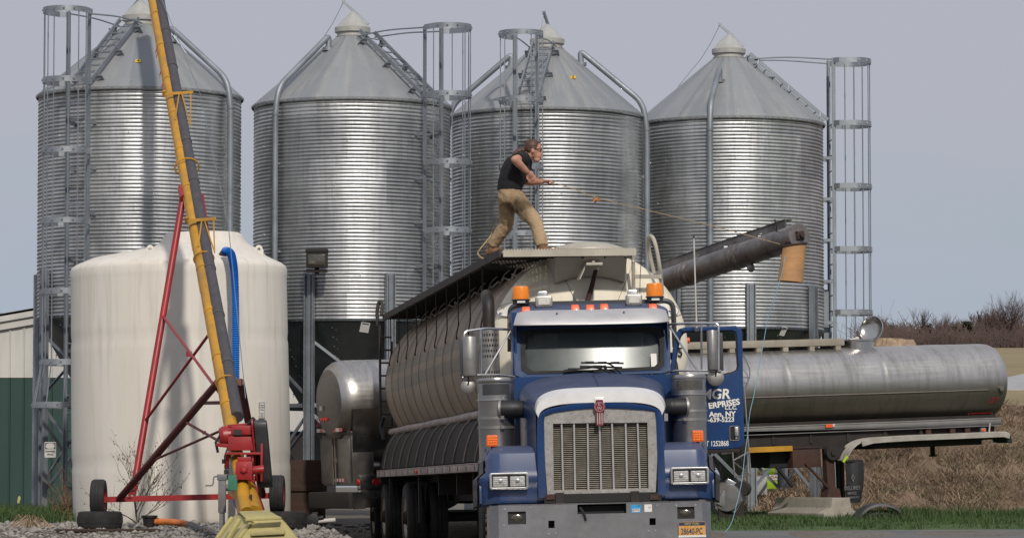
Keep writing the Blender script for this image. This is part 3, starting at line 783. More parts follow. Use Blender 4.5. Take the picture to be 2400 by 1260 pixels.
def make_bin(px, D, label, lad, pipes, leg0, lever, num=None, stick=None):
    gx = (px-1200)*D/F
    t_ = thing('grain_bin', label, 'grain bin', (gx, D, -.53), group='row of corrugated grain bins')
    w = part('wall', m_wall, 'wall', M['wall'], t_)
    part('roof', m_roof, 'roof', M['roofs'], t_)
    cp = part('cap', m_cap, 'roof_cap', M['cap'], t_); part('lever', m_lever, 'lid_lever', M['galv'], cp, lever)
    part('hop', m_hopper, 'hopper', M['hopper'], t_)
    for k in range(8): part('leg', m_leg, 'leg', M['galvd'], t_, math.radians(leg0+45*k))
    part('brace', m_brace, 'leg_bracing', M['galvd'], t_, math.radians(leg0))
    a = math.radians(lad)
    part('lad', m_ladder, 'ladder', M['galvd'], t_, a)
    cg = part('cage', m_cage, 'safety_cage', M['galv'], t_, a)
    for i in range(7): part('hoop%d' % i, m_hoop(i), 'hoop', M['galv'], cg)
    part('rlad', m_rladder, 'roof_ladder', M['galvd'], t_, a)
    for s in (-1,1): part('rail%d' % s, m_rails(s), 'handrail', M['galvd'], t_, a)
    for pa, r1 in pipes: part('pipe%.2f' % r1, m_pipe(r1), 'fill_pipe', M['galvd'], t_, math.radians(pa))
    fr = Frame(Matrix.Translation((gx, D, -.53)))
    if num:
        d, x_, y_ = num
        q = fr.p(x_, y_, -1.0); r = R0+.04-(q.z-ZE)/((ZC-ZE)/(R0+.04-RC))
        Mx = Matrix.Translation((q.x,-math.sqrt(max(.01,r*r-q.x*q.x)),q.z)) @ Matrix.Rotation(math.radians(-49),4,'X')
        for _ in range(6):
            yy = -math.sqrt(max(.01,r*r-q.x*q.x)); q = fr.p(x_, y_, yy); r = R0+.04-(q.z-ZE)/((ZC-ZE)/(R0+.04-RC))
        Mx = Matrix.Translation((q.x,-math.sqrt(max(.01,r*r-q.x*q.x))-.012,q.z+.014)) @ Matrix.Rotation(math.radians(-49),4,'X')
        b = MB(); b.add([v for v in [(-.052,-.004,-.045),(.052,-.004,-.045),(.052,-.004,.045),(-.052,-.004,.045),(-.052,.004,-.045),(.052,.004,-.045),(.052,.004,.045),(-.052,.004,.045)]],
              [(0,1,2,3),(7,6,5,4),(0,4,5,1),(1,5,6,2),(2,6,7,3),(3,7,4,0)], Mx)
        pl = b.build('number_plate', M['platey'], t_)
        text('digit', d, .095, M['blackink'], Mx @ Matrix.Translation((0,-.006,0)) @ FACE, pl, .001, bold=.002)
    if stick:
        x_, y_, wv, hv, ro = stick
        sl = (R0-.22)/2.71
        q = fr.p(x_, y_, -R0+.15)
        for _ in range(6):
            rr = R0-.01-(ZH-.04-q.z)*sl; q = fr.p(x_, y_, -math.sqrt(max(.01,rr*rr-q.x*q.x)))
        a2 = math.asin(max(-1,min(1,q.x/rr)))
        Mx = Matrix.Translation((q.x,q.y-.012,q.z)) @ Matrix.Rotation(a2,4,'Z') @ Matrix.Rotation(math.radians(ro),4,'Y') @ Matrix.Rotation(math.atan(sl),4,'X')
        s_ = MB(); s_.plate(-wv/2,wv/2,-hv/2,hv/2,-.003,.003); s_.v = [tuple(Mx @ Vector(v)) for v in s_.v]
        so_ = s_.build('sticker', M['sticker'], t_)
        s2 = MB(); s2.plate(-wv*.38,wv*.38,hv*.33,hv*.42,-.005,-.0032); s2.v = [tuple(Mx @ Vector(v)) for v in s2.v]; s2.build('sticker_print', M['blackink'], so_)
    bins.append(t_); return t_
rad = math.radians
make_bin(324, 61.8, 'corrugated grain bin with a yellow 4 on its roof, behind the white plastic tank', -26, [(63,.66)], -100, 0+2.6, ('4',324,145))
make_bin(824, 63.4, 'corrugated grain bin with a floodlight on its leg, between the white tank and the worker', 49, [(-44,.62)], -21, 0, None, (855,767,.165,.20,8))
make_bin(1283, 65.07, 'corrugated grain bin with a yellow 2 on its roof, right behind the worker', -12, [(79,.66),(-96,.70)], -38, 1.2, ('2',1343,183))
make_bin(1711, 66.55, 'corrugated grain bin at the far end of the row, behind the raised unloading auger', 97, [(-14.5,.95)], 8.5, 0, None, (1836,776,.115,.19,8))
# ------------------------------------------------------------------ white poly tank
TK = at(427, 1226, 56.6); TK.z = -.61
tk = thing('poly_tank', 'tall white plastic storage tank with a blue hose on its shoulder', 'storage tank', TK, (0,-math.radians(1.1),0))
R = 1.79
prof = [(R-.02,0),(R,.05)]
for i in range(40):
    z = .1+i*4.05/40; prof.append((R+.010*math.sin(z*1.1)-(.012 if abs(z-3.05) < .06 or abs(z-1.0) < .06 else 0)+.006*(i/40), z))
prof += [(R+.005,4.18),(R-.02,4.24),(R-.09,4.29),(1.45,4.40),(1.05,4.52),(.84,4.575),(.73,4.63),(.67,4.72),(.645,4.78),(.60,4.80),(0,4.81)]
tl_ = MB().lathe(prof, 96)
tl_.v = [(x+.41*sm(1.55,.75,math.hypot(x,y))*(z > 4.3), y, z) for x, y, z in tl_.v]
tb = tl_.build('tank_body', M['poly'], tk, ang=50)
ft = Frame(tk.matrix_basis if False else Matrix.Translation(TK) @ Euler((0,-math.radians(1.1),0)).to_matrix().to_4x4())
for px_, y_ in ((607, -.35), (352, -1.05)):
    q = ft.p(px_, 588, y_); lug = MB()
    out = [(-.075,-.16),(.075,-.16),(.075,.02)]+[(.06*math.cos(a),.05+.06*math.sin(a)) for a in spread(0,PI,6)]+[(-.075,.02)]
    lug.ring(out, [(x*.35, .05+(z-.05)*.18) for x, z in out], q.y-.035, q.y+.035)
    lug.v = [(x+q.x, y, z+q.z-.01) for x, y, z in lug.v]; lug.build('lifting_lug', M['poly'], tk, bevel=.006)
q = ft.p(613, 961, -1.0); xx = q.x; yy = -math.sqrt((R+.02)**2-xx*xx); q = ft.p(613, 961, yy)
al = math.asin(q.x/(R+.02)); LM = Matrix.Translation((q.x, q.y, q.z)) @ Matrix.Rotation(al,4,'Z')
b = MB().plate(-.072,.072,-.135,.135,-.008,.003); b.v = [tuple(LM @ Vector(v)) for v in b.v]; lb = b.build('property_label', M['sticker'], tk)
d = MB()
for i in range(7):
    for zz in (-.126,.126): d.plate(-.068+i*.0205,-.068+i*.0205+.012,zz-.005,zz+.005,-.011,-.0082)
for i in range(12):
    for xx in (-.064,.064): d.plate(xx-.004,xx+.004,-.12+i*.0205,-.12+i*.0205+.012,-.011,-.0082)
d.v = [tuple(LM @ Vector(v)) for v in d.v]; d.build('label_border', M['blackink'], lb)
for s_, z_, sz in (('Property',.085,.036),('of Caine',.048,.036),('-Corp.',.010,.036),('Mattersby',-.050,.024),('Ship',-.077,.022),('Products',-.100,.024)):
    text('label_text', s_, sz, M['blackink'], LM @ facing(0,-.0095,z_), lb, .001)
# fitting on the shoulder
q = ft.p(524, 592, -1.35); f_ = MB(); f_.cyl((q.x-.05,q.y+.05,q.z-.06),(q.x+.02,q.y-.06,q.z+.02),.055,n=12); f_.cyl((q.x-.08,q.y+.08,q.z-.10),(q.x-.06,q.y+.06,q.z-.04),.085,n=12)
f_.cyl((q.x+.02,q.y-.02,q.z+.0),(q.x+.09,q.y-.07,q.z+.03),.06,n=12)
f_.build('tank_fitting', M['black'], tk, bevel=.006)
# ---- blue hose
P_ = [(528,588,55.0),(537,590,54.85),(543,600,54.75),(548,630,54.65),(551,680,54.6),(552,760,54.6),(552,850,54.6),(552,920,54.6),(551,1000,54.55),(553,1100,54.5),(556,1170,54.4),(575,1205,54.1)]
P_ = [at(*p) for p in P_]; o0 = P_[-1].copy()
def smooth_path(P, k=6):
    out = []
    P = [Vector(p) for p in P]
    for i in range(len(P)-1):
        a, b, c, d = P[max(i-1,0)], P[i], P[i+1], P[min(i+2,len(P)-1)]
        for j in range(k):
            t = j/k
            out.append(.5*((2*b)+(c-a)*t+(2*a-5*b+4*c-d)*t*t+(3*b-a-3*c+d)*t**3))
    return out+[P[-1]]
m = MB(); pp = smooth_path(P_, 34); m.tube([p-o0 for p in pp], [.062+.007*math.cos(i*PI) for i in range(len(pp))], 12)
h = m.build('suction_hose', M['bluehose'], ang=60); h.location = o0; tag(h, 'ribbed blue hose hanging down the front of the white tank', 'hose')

# ------------------------------------------------------------------ grain auger on its wheels
def aY(py): return 27.63/(.613-(1140-py)/8000)
ax = lambda py: 575 + (365-575)*(1150-py)/1150 if False else None
cl = [(1190,585),(1120,573),(950,543),(900,532),(700,492),(540,467),(420,445),(240,412),(120,390),(0,367),(-70,353)]
def axx(py):
    for i in range(len(cl)-1):
        (y0,x0),(y1,x1) = cl[i],cl[i+1]
        if y1 <= py <= y0: return x0+(x1-x0)*(y0-py)/(y0-y1)
    return cl[-1][1]
A0 = at(585, 1190, aY(1190)); A1 = at(353, -70, aY(-70))
AD = (A1-A0).normalized(); AS = Vector((1,0,0)); AS = (AS-AD*AS.dot(AD)).normalized(); AU = AS.cross(AD)
AXL = at(440, 1166, 51.0)
au = thing('grain_auger', 'yellow and grey grain auger on a red wheeled frame, rising past the white tank', 'auger', Vector((AXL.x, AXL.y, -.62)))
ao = Vector(au.location)
def ap(py, s=0, u=0): 
    """point on the auger's axis at photo row py, moved s sideways and u out of the tube's top"""
    t = 0
    Y = aY(py); p = at(axx(py), py, Y); 
    k = (p-A0).dot(AD); return A0 + AD*k + AS*s + AU*u - ao
LEN = (A1-A0).length
P0 = A0-ao; P1 = A1-ao
m = MB(); m.tube([P0-AD*.1, P0+AD*LEN], .088, 20)
q = 0
for k in range(1, 14):
    c = P0+AD*(k*LEN/13.5); m.tube([c-AD*.03, c+AD*.03], .098, 20)
m.v = [tuple(Vector(v)-AS*.045) for v in m.v]
tube_ = m.build('auger_tube', M['yellow'], au)
# grey cover: half shell to the right and above
m = MB(); segs = 11; c0 = ap(985); kk0 = (c0-P0).dot(AD)
for k in range(segs):
    a = kk0+(LEN-kk0)*k/segs; b = kk0+(LEN-kk0)*(k+1)/segs+.05
    r0, r1 = .088, .082
    rings = []
    for (tt, r) in ((a,r0),(b,r1)):
        rings.append([P0+AD*tt + AS*(.055+r*math.cos(x)) + AU*(.045+r*math.sin(x)) for x in spread(0,2*PI,23)[:-1]])
    m.loft(rings)
m.build('belt_cover', M['belt'], au)
for k in range(1, segs):
    t_ = kk0+(LEN-kk0)*k/segs; m = MB(); m.tube([P0+AD*(t_+.02) + AS*(.055+.091*math.cos(x)) + AU*(.045+.091*math.sin(x)) for x in spread(-.9,2.6,14)], .005, 4)
    m.build('cover_seam', M['greycast'], au)
# plates of the yellow casing overlapping like shingles on the left
m = MB()
for k in range(12):
    t_ = LEN*(.11+k*.074)
    a, b = P0+AD*t_, P0+AD*(t_+LEN*.076)
    m.add([a-AS*.146-AU*.01, b-AS*.138-AU*.01, b-AS*.09+AU*.070, a-AS*.055+AU*.092, a-AS*.138-AU*.015, b-AS*.130-AU*.015, b-AS*.08+AU*.06, a-AS*.05+AU*.075],
          [(0,1,2,3),(4,7,6,5),(0,4,5,1),(1,5,6,2),(2,6,7,3),(3,7,4,0)])
m.build('casing_plate', M['yellow'], au)
# lettering up the left of the casing (worn, only partly legible)
tm = Matrix((AD, AU.cross(AD)*-1, AU)).transposed().to_4x4()
# outriggers
for py, x1 in ((243,461),(541,521)):
    m = MB(); a = ap(py,-.17,.17); Y = aY(py); b = ap(py,.30 if py < 300 else .27,.17)
    m.bar(a, b, .045,.045); m.cyl(a-AU*.02,a+AU*.06,.03,n=8)
    lo1 = ap(py+52,-.06,.10); lo2 = ap(py+62,.17,.05); mid = a.lerp(b,.55)
    m.tube([a.lerp(b,.52),lo1],.011,5); m.tube([a.lerp(b,.60),lo2],.011,5); m.tube([a.lerp(b,.92),lo2],.011,5)
    m.build('outrigger', M['yellow'], au)
for py, rr in ((395,.19),(610,.15),(900,.15)):
    m = MB(); m.tube([ap(py,rr*math.cos(x),.01+rr*.8*math.sin(x)) for x in spread(0,2*PI,24)[:-1]],.013,6,closed=True); m.build('tube_clamp', M['yellow'], au)
m = MB(); m.tube([at(505,150,57.0)-ao if False else ap(20,.05,.25), ap(241,.42,.1), ap(541,.45,.1), ap(960,.2,.16)],.006,4); m.build('lift_cable', M['galvd'], au)
# red undercarriage
AXY = 51.0
def wp(px, py, Y): return at(px, py, Y)-ao
hi = ap(455,-.13,-.03); hr = ap(455,.13,-.03)
fl = wp(311,1158,AXY+.05); fr_ = wp(575,1150,AXY+.05)
m = MB(); m.tube([hi, fl], .052, 12); m.tube([hi+AD*.25, hi-AD*.12], .07, 10); m.build('tall_leg', M['red'], au)
m = MB(); m.tube([hr, fr_], .052, 12); m.build('tall_leg', M['red'], au)
lo = ap(893,-.12,-.02); lr = ap(893,.20,-.04)
m = MB(); m.tube([lo, wp(280,1168,AXY-.08)], .055, 12); m.build('short_leg', M['oldred'], au)
m = MB(); m.tube([lr, wp(615,1158,AXY-.08)], .055, 12); m.build('short_leg', M['oldred'], au)
def onleg(a, b, py):
    best = None
    for i in range(101):
        p = a.lerp(b, i/100)+ao; y = 630-F*((p.z*CT-p.y*ST)/(p.y*CT+p.z*ST))
        if best is None or abs(y-py) < best[0]: best = (abs(y-py), a.lerp(b, i/100))
    return best[1]
m = MB()
tl = onleg(hi,fl,741); bl = onleg(hi,fl,987); tr = onleg(hr,fr_,760); br = onleg(hr,fr_,915)
for a, b in ((tl,ap(905,-.10,-.12)),(bl,ap(765,-.10,-.12))): m.tube([a,b],.022,8)
m.box(tl,(.08,.05,.09)); m.box(bl,(.08,.05,.09))
c1 = wp(443,829,50.2); m.box(c1,(.08,.06,.08))
m.build('cross_brace', M['red'], au)
m = MB(); sl0 = lo; sl1 = wp(280,1168,AXY-.08)
a = onleg(sl0,sl1,987); b = onleg(sl0,sl1,1080)
m.tube([a, wp(526,1040,46.6)],.02,8); m.tube([b, wp(532,1002,46.9)],.02,8); m.box(a.lerp(wp(526,1040,46.6),.5),(.05,.05,.05))
m.bar(wp(466,944,49.5), wp(516,943,48.6), .05,.05); m.build('lower_brace', M['oldred'], au)
m = MB(); m.tube([ap(905,-.05,.05), wp(470,930,49.6), wp(300,1160,AXY)],.008,5); m.build('winch_cable', M['galvd'], au)
AL = wp(231,1170,AXY); AR = wp(650,1160,AXY)
m = MB(); m.bar(AL, AR, .09,.085); m.box(wp(310,1150,AXY),(.10,.10,.12)); m.bar(wp(300,1140,AXY-.05), wp(305,1165,AXY-.05), .03,.03); m.build('axle', M['red'], au)
def wheel(root, c, r, w, name='wheel', lean=0, rimmat='red'):
    m = MB(); T = Matrix.Translation(c) @ Matrix.Rotation(PI/2,4,'Y')
    pr = [(r*.56,-w*.42),(r*.80,-w*.50),(r*.93,-w*.47),(r*.985,-w*.36)]
    for z in (-.3,-.18,-.16,-.02,0,.14,.16,.3):
        pass
    pr += [(r,-w*.27),(r*1.0,-w*.14),(r*.978,-w*.12),(r*.978,-w*.09),(r,-w*.07),(r,w*.07),(r*.978,w*.09),(r*.978,w*.12),(r,w*.14),(r,w*.27),(r*.985,w*.36),(r*.93,w*.47),(r*.80,w*.5),(r*.56,w*.42)]
    m.lathe(pr, 40, T); t_ = m.build('tyre', M['rubber'], root)
    m2 = MB(); m2.lathe([(0,-w*.18),(r*.2,-w*.2),(r*.22,-w*.3),(r*.5,-w*.22),(r*.57,-w*.44),(r*.57,w*.44),(r*.5,w*.22),(r*.2,w*.25),(0,w*.25)], 28, T); m2.build('rim', M[rimmat], t_)
    return t_
wheel(au, AL-Vector((0,0,-.02)), .285, .215)
wheel(au, AR-Vector((0,0,-.02)), .285, .215)
# motor, gearbox and guard at the foot
mo = wp(565,1018,45.75); ad = AD; 
m = MB(); c = mo
m.cyl(c-AS*.24, c+AS*.20, .135, n=20); m.cyl(c-AS*.29, c-AS*.24, .11, .135, n=20)
for k in range(14):
    a_ = 2*PI*k/14; d_ = AU*math.cos(a_)+ad*math.sin(a_); m.bar(c-AS*.17+d_*.135, c+AS*.18+d_*.135, .012,.03,up=tuple(d_))
m.box(c+Vector((.03,-.12,.06)),(.30,.10,.12)); m.box(c+Vector((.02,-.10,-.12)),(.36,.14,.18))
mot = m.build('motor', M['red'], au, bevel=.006)
MB().box(c+Vector((-.03,-.19,.03)),(.10,.02,.07)).build('nameplate', M['black'], mot)
MB().cyl(c+Vector((.1,-.06,.13)),c+Vector((.18,-.10,.22)),.03,n=8).build('cable_gland', M['black'], mot)
MB().tube([c+Vector((-.27,-.05,.0)),c+Vector((-.33,-.1,-.1)),c+Vector((-.30,-.1,-.24))],.02,6).build('cable', M['black'], mot)
m = MB(); b0 = wp(572,1062,45.5); m.box(b0,(.50,.16,.03)); m.bar(b0+Vector((-.22,0,0)), b0+Vector((-.24,.1,-.2)), .05,.04); m.box(b0+Vector((.08,0,-.16)),(.10,.05,.34)); m.box(b0+Vector((.24,.02,-.12)),(.03,.22,.5)); m.box(b0+Vector((-.02,-.0,-.34)),(.34,.10,.10))
m.bar(b0+Vector((.14,.02,-.4)), b0+Vector((.26,.05,-.75)), .05,.03); m.bar(b0+Vector((-.2,.1,.1)),b0+Vector((-.38,.12,.12)),.04,.05)
m.build('motor_mount', M['red'], au, bevel=.004)
g0 = wp(573,1102,45.05); m = MB(); m.box(g0,(.22,.20,.24)); m.cyl(g0+Vector((.08,0,.0)),g0+Vector((.26,0,.02)),.055,n=14); m.box(g0+Vector((0,-.11,.03)),(.10,.03,.10)); m.cyl(g0+Vector((0,-.1,.0)),g0+Vector((0,-.14,.0)),.03,n=10); m.box(g0+Vector((.0,-.0,.15)),(.18,.14,.06)); m.build('gearbox', M['red'], au, bevel=.008)
m = MB(); c = wp(607,1068,45.75)
out = [(.09*math.cos(x)*1.0, .40+.16*math.sin(x)) for x in spread(0,PI,8)]+[(.11*math.cos(x), -.34+.15*math.sin(x)) for x in spread(PI,2*PI,8)]
th = math.radians(-8)
def gpt(u, v, w): return c + Vector((w, 0, 0)) + (Vector((0,-.25,.0))*0) + Vector((v*.16, -u*1.2+v*.45, v*1.0)) if False else c + Vector((w*.72-.06*v, -v*.30-u*1.5, v*.86+u*.2))
vs = [gpt(u,v,w) for w in (-.03,.20) for u, v in out]; n = len(out)
m.add(vs,[tuple(range(n)),tuple(range(2*n-1,n-1,-1))]+[(i,(i+1)%n,(i+1)%n+n,i+n) for i in range(n)]); m.build('belt_guard', M['guard'], au, bevel=.012)
m = MB(); vs = [gpt(u*1.15,v*1.03,w) for w in (-.075,-.045) for u, v in out]; m.add(vs,[tuple(range(n)),tuple(range(2*n-1,n-1,-1))]+[(i,(i+1)%n,(i+1)%n+n,i+n) for i in range(n)])
for v in (.42,.0,-.35): p = gpt(0,v,.0); m.cyl(p-Vector((.1,0,0)),p+Vector((.05,0,0)),.03,n=8)
m.build('guard_backplate', M['red'], au)
# foot tube
m = MB(); fa = wp(566,1122,45.9); fb = wp(590,1212,44.6); d_ = (fb-fa).normalized(); m.cyl(fa,fb,.150,.172,n=24); m.build('foot_tube', M['yellow'], au)
m = MB(); q = fa+d_*.12; m.tube([q+ (AS*math.cos(x)+d_.cross(AS)*math.sin(x))*.158 for x in spread(0,2*PI,24)[:-1]],.018,6,closed=True); m.build('rusty_band', M['rust'], au)
m = MB(); q = wp(590,1170,44.9); m.box(q+Vector((0,-.17,0)),(.035,.06,.14)); m.build('latch', M['rust'], au)
# jack stand
m = MB(); jt = wp(521,1121,45.6); m.bx(jt.x-.05,jt.x+.05,jt.y-.05,jt.y+.05,jt.z-.45,jt.z); m.bx(jt.x-.035,jt.x+.035,jt.y-.035,jt.y+.035,jt.z-1.0+.1,jt.z-.45)
m.bx(jt.x-.065,jt.x+.065,jt.y-.06,jt.y+.06,jt.z-.02,jt.z+.06); m.cyl((jt.x+.05,jt.y,jt.z-.12),(jt.x+.26,jt.y+.02,jt.z-.1),.045,n=10)
jk = m.build('jack_stand', M['greycast'], au, bevel=.004)
m = MB(); m.tube(bend([(jt.x-.06,jt.y-.03,jt.z+.03),(jt.x-.11,jt.y-.03,jt.z+.03),(jt.x-.12,jt.y-.05,jt.z-.09),(jt.x-.22,jt.y-.06,jt.z-.09)],.03,4),.010,6); m.build('crank', M['greycast'], jk)
m = MB(); q = wp(546,1130,45.0); m.box(q,(.12,.10,.20)); m.build('hitch_block', M['green'], au, bevel=.005)
m = MB(); m.tube([wp(536,1152,46.5),wp(556,1172,46.0)],.018,6); m.build('brace_rod', M['yellow'], au)
m = MB(); q = wp(532,1068,45.6)
for i in range(5): m.box(q+Vector((random.uniform(-.04,.04),0,-.07*i)),(.06,.06,.06))
m.tube([q+Vector((.02,0,.14)),q+Vector((-.03,-.02,0)),q+Vector((.0,0,-.3))],.012,5); m.build('switch_gear', M['black'], au)
# worn maker's lettering on the casing is unreadable in the photo except for single letters
for s_, py in (('WESTFIELD',118),('WESTFIELD',205)): pass
for j, (s_, py) in enumerate((('W R',130),('M',180),('W R',212))):
    c_ = ap(py,-.150,.045); ax_ = -AD; ay_ = (AU*.93+AS*.36).normalized(); az_ = ax_.cross(ay_)
    ay_ = az_.cross(ax_)
    Mx = Matrix((ax_, ay_, az_)).transposed().to_4x4(); Mx.translation = c_+az_*.012
    text('letter', s_, .15, M['redink'], Mx, au, .002, space=1.1)

# ---- hopper cover in front of the auger's foot
HM = at(600,1200,43.6); HM.z = -.93
hp = thing('hopper_cover', 'faded yellow moulded plastic hopper cover over the foot of the auger', 'hopper', HM)
fh = Frame(Matrix.Translation(HM))
top = [(-.40,.55),(.42,.55)]
def hq(px,py,y): return fh.p(px,py,y)
m = MB()
T0 = [hq(556,1198,.3),hq(632,1196,.3),hq(658,1208,-.15),hq(558,1208,-.15)]
zl = lambda p,dz: Vector((p.x,p.y,p.z+dz))
rings = [[hq(562,1196,.35),hq(626,1194,.35),hq(655,1207,-.2),hq(572,1212,-.2)],
         [hq(548,1206,.4),hq(640,1200,.4),hq(668,1222,-.3),hq(600,1226,-.3)],
         [hq(520,1250,.45),hq(668,1225,.45),hq(720,1285,-.55),hq(520,1290,-.55)],
         [hq(490,1285,.5),hq(700,1260,.5),hq(760,1330,-.75),hq(440,1330,-.75)]]
m.loft(rings[::-1]); 
m.build('cover_shell', M['pale_yellow'], hp, bevel=.03, seg=3)
m = MB()
for a, b, w in (((575,1217),(660,1213),.035),((588,1250),(668,1246),.05)):
    pa, pb = hq(a[0],a[1],-.42), hq(b[0],b[1],-.42); m.bar(pa,pb,.10,w*1.0)
for a, b in (((545,1212),(508,1262)),((562,1216),(530,1270)),((588,1226),(560,1262))): 
    m.bar(hq(a[0],a[1],-.25),hq(b[0],b[1],-.45),.05,.05)
m.build('moulded_rib', M['pale_yellow'], hp, bevel=.012)

# ---- flat tyres under the wheels
for px_, py_, hh, lab in ((234,1236,.27,'tyre lying flat under the left wheel of the auger'),(668,1232,.27,'tyre lying flat under the right wheel of the auger')):
    q = at(px_, py_, AXY); o = thing('flat_tyre', lab, 'tyre', (q.x, AXY, -.625), group='tyres lying flat under the auger wheels')
    r = .335; m = MB(); m.lathe([(r*.55,.02),(r*.8,0),(r*.96,.02),(r,.08),(r,.19),(r*.96,.25),(r*.8,.265),(r*.55,.24),(r*.5,.13),(r*.55,.02)],40); m.build('tyre_carcass', M['rubber'], o)
    m = MB(); 
    for k in range(60):
        a_ = 2*PI*k/60; m.box((r*1.003*math.cos(a_),r*1.003*math.sin(a_),.135),(.012,.018,.10),Matrix.Rotation(a_,3,'Z'))
    m.build('tread_block', M['rubber'], o)
# ---- orange hose
o0 = at(345,1222,52); o0.z = -.60
hs = thing('orange_hose', 'orange suction hose with a grey taped joint lying on the gravel', 'hose', o0)
P_ = [at(362,1222,52)-o0, at(400,1222,51.8)-o0, at(440,1228,51.5)-o0, at(470,1243,51)-o0, at(505,1262,50.3)-o0, at(550,1285,49.5)-o0]
pp = smooth_path(P_, 14); m = MB(); m.tube(pp, [.05+.004*math.cos(i*2.1) for i in range(len(pp))], 12); m.build('hose_body', M['orange'], hs)
i0 = [i for i, p in enumerate(pp)]; m = MB(); m.tube(pp[30:46], .060, 12); m.build('tape_joint', M['tape'], hs)
q = at(350,1222,52)-o0; m = MB(); m.lathe([(.07,-.09),(.085,-.09),(.105,.06),(.125,.07),(.125,.10),(.09,.10)],20,Matrix.Translation(q)); m.cyl(q,q+Vector((.14,0,.0)),.062,n=12); m.build('hose_coupling', M['black'], hs)

# ------------------------------------------------------------------ bare shrub and weeds
def branch(m, p, d, L, r, depth, buds=None, spreadk=.55, upk=.25, nb=(2,3)):
    n = 4; pts = [p]; q = p.copy(); dd = d.copy()
    for i in range(n):
        dd = (dd+Vector((random.gauss(0,.10),random.gauss(0,.10),random.gauss(0,.06)+upk*.12))).normalized(); q = q+dd*(L/n); pts.append(q.copy())
    m.tube(pts, [lerp(r, r*.5, i/n) for i in range(n+1)], 5 if r > .012 else 3, caps=False)
    if depth == 0:
        if buds is not None and random.random() < .55:
            for i in range(1): buds.box(pts[2+i]+Vector((random.gauss(0,.012),random.gauss(0,.012),random.gauss(0,.012))),(.014,.014,.022),Matrix.Rotation(random.random()*3,3,'X'))
        return
    for k in range(random.randint(*nb)):
        i = random.choice([1,2,2,3,3,4]); s = Vector((random.gauss(0,1),random.gauss(0,.8),random.gauss(0,.5))).normalized()
        nd = (dd*.75+s*spreadk+Vector((0,0,upk))).normalized()
        branch(m, pts[i], nd, L*random.uniform(.55,.85), r*.55, depth-1, buds, spreadk, upk, nb)
    branch(m, pts[-1], (dd+Vector((random.gauss(0,.2),random.gauss(0,.2),upk*.6))).normalized(), L*.8, r*.55, depth-1, buds, spreadk, upk, nb)
q = at(317,1228,52.6); q.z = -.61
sh = thing('bare_shrub', 'leafless shrub budding in front of the white tank', 'shrub', q)
m = MB(); bd = MB()
for dx, dz, L in ((0,1,.5),(.35,.9,.48),(-.3,.9,.48),(.8,.55,.44),(-.75,.6,.42),(.1,1,.55)):
    branch(m, Vector((random.gauss(0,.02),random.gauss(0,.02),.04+.2*random.random())), Vector((dx,random.uniform(-.35,.1),dz)).normalized(), L, .012, 3, bd, .62, .2, (2,3))
m.build('branches', M['twig'], sh); tag(bd.build('buds', M['bud'], sh), kind='stuff')
for px_, lab, sc_ in ((172,'dead brown weeds standing between the bin leg and the white tank',.95),(140,'low dead weeds at the foot of the bin with the sign',.6)):
    q = at(px_,1216,56.5); q.z = -.56; w_ = thing('dead_weeds', lab, 'weeds', q, group='dead weeds by the leftmost bin')
    m = MB()
    for k in range(9): branch(m, Vector((random.gauss(0,.12),random.gauss(0,.08),0)), Vector((random.gauss(0,.28),random.gauss(0,.15),1)).normalized(), .42*sc_*random.uniform(.7,1.2), .010, 2, None, .6, .1, (1,2))
    m.build('stalks', M['deadstalk'], w_)
# scrap slab of board on the dirt
b = MB(); q = at(175,1237,50.5); b.box((0,0,.02),(1.5,.5,.04),Matrix.Rotation(.2,3,'Z')); o = b.build('ground_board', M['wood'], bevel=.01); o.location = (q.x+.5,50.4,gz(q.x,50.4)); tag(o,'weathered flat board lying in the dirt at lower left','board')
b = MB()
for i in range(60): 
    a = random.random()*6.28; b.tube([(random.gauss(0,.05),random.gauss(0,.05),.02),(math.cos(a)*.22*random.random(),math.sin(a)*.2*random.random(),.12+.12*random.random()),(math.cos(a)*.32,math.sin(a)*.28,.04)],.004,3,caps=False)
o = b.build('dead_tuft', M['straw']); q = at(72,1243,51); o.location = (q.x,51,gz(q.x,51)); tag(o,'pale tuft of dead grass at the lower left corner','grass tuft')

# ------------------------------------------------------------------ barn at the left
by = 73.0
def bq(px,py,y=by): return at(px,py,y)
bz = -.52
bo = Vector((bq(0,0).x, by, bz)); bn = thing('barn', 'cream and green metal barn behind the leftmost bin', 'barn', bo)
def siding(name, outline_top, zb, x0, x1, mat, parent, y=0, pitch=.30):
    m = MB(); xs_ = []; x = x0
    while x < x1: xs_ += [(x,0),(x+pitch*.86,0),(x+pitch*.90,.03),(x+pitch*.96,.03)]; x += pitch
    xs_.append((x1,0)); top = [outline_top(a) for a,_ in xs_]
    vs = [(a, y-d, zb) for a,d in xs_]+[(a, y-d, t_) for (a,d),t_ in zip(xs_,top)]; n = len(xs_)
    m.add(vs,[(i,i+1,n+i+1,n+i) for i in range(n-1)]); o = m.build(name, mat, parent, ang=10); return o
zt = lambda py: (1140-py)*by/8000 - bz
xa, xb = bq(-260,0).x-bo.x, bq(250,0).x-bo.x
roofline = lambda x: zt(757)+.155*x*1.25*.9
siding('upper_wall', roofline, zt(885), xa, xb, M['barnw'], bn, -.02)
siding('lower_wall', lambda x: zt(885), zt(1203), xa, xb, M['barng'], bn, 0)
m = MB(); m.bx(xa,xb,-.05,.1,0,zt(1203)); m.build('foundation', M['concrete'], bn)
m = MB(); n_ = 2
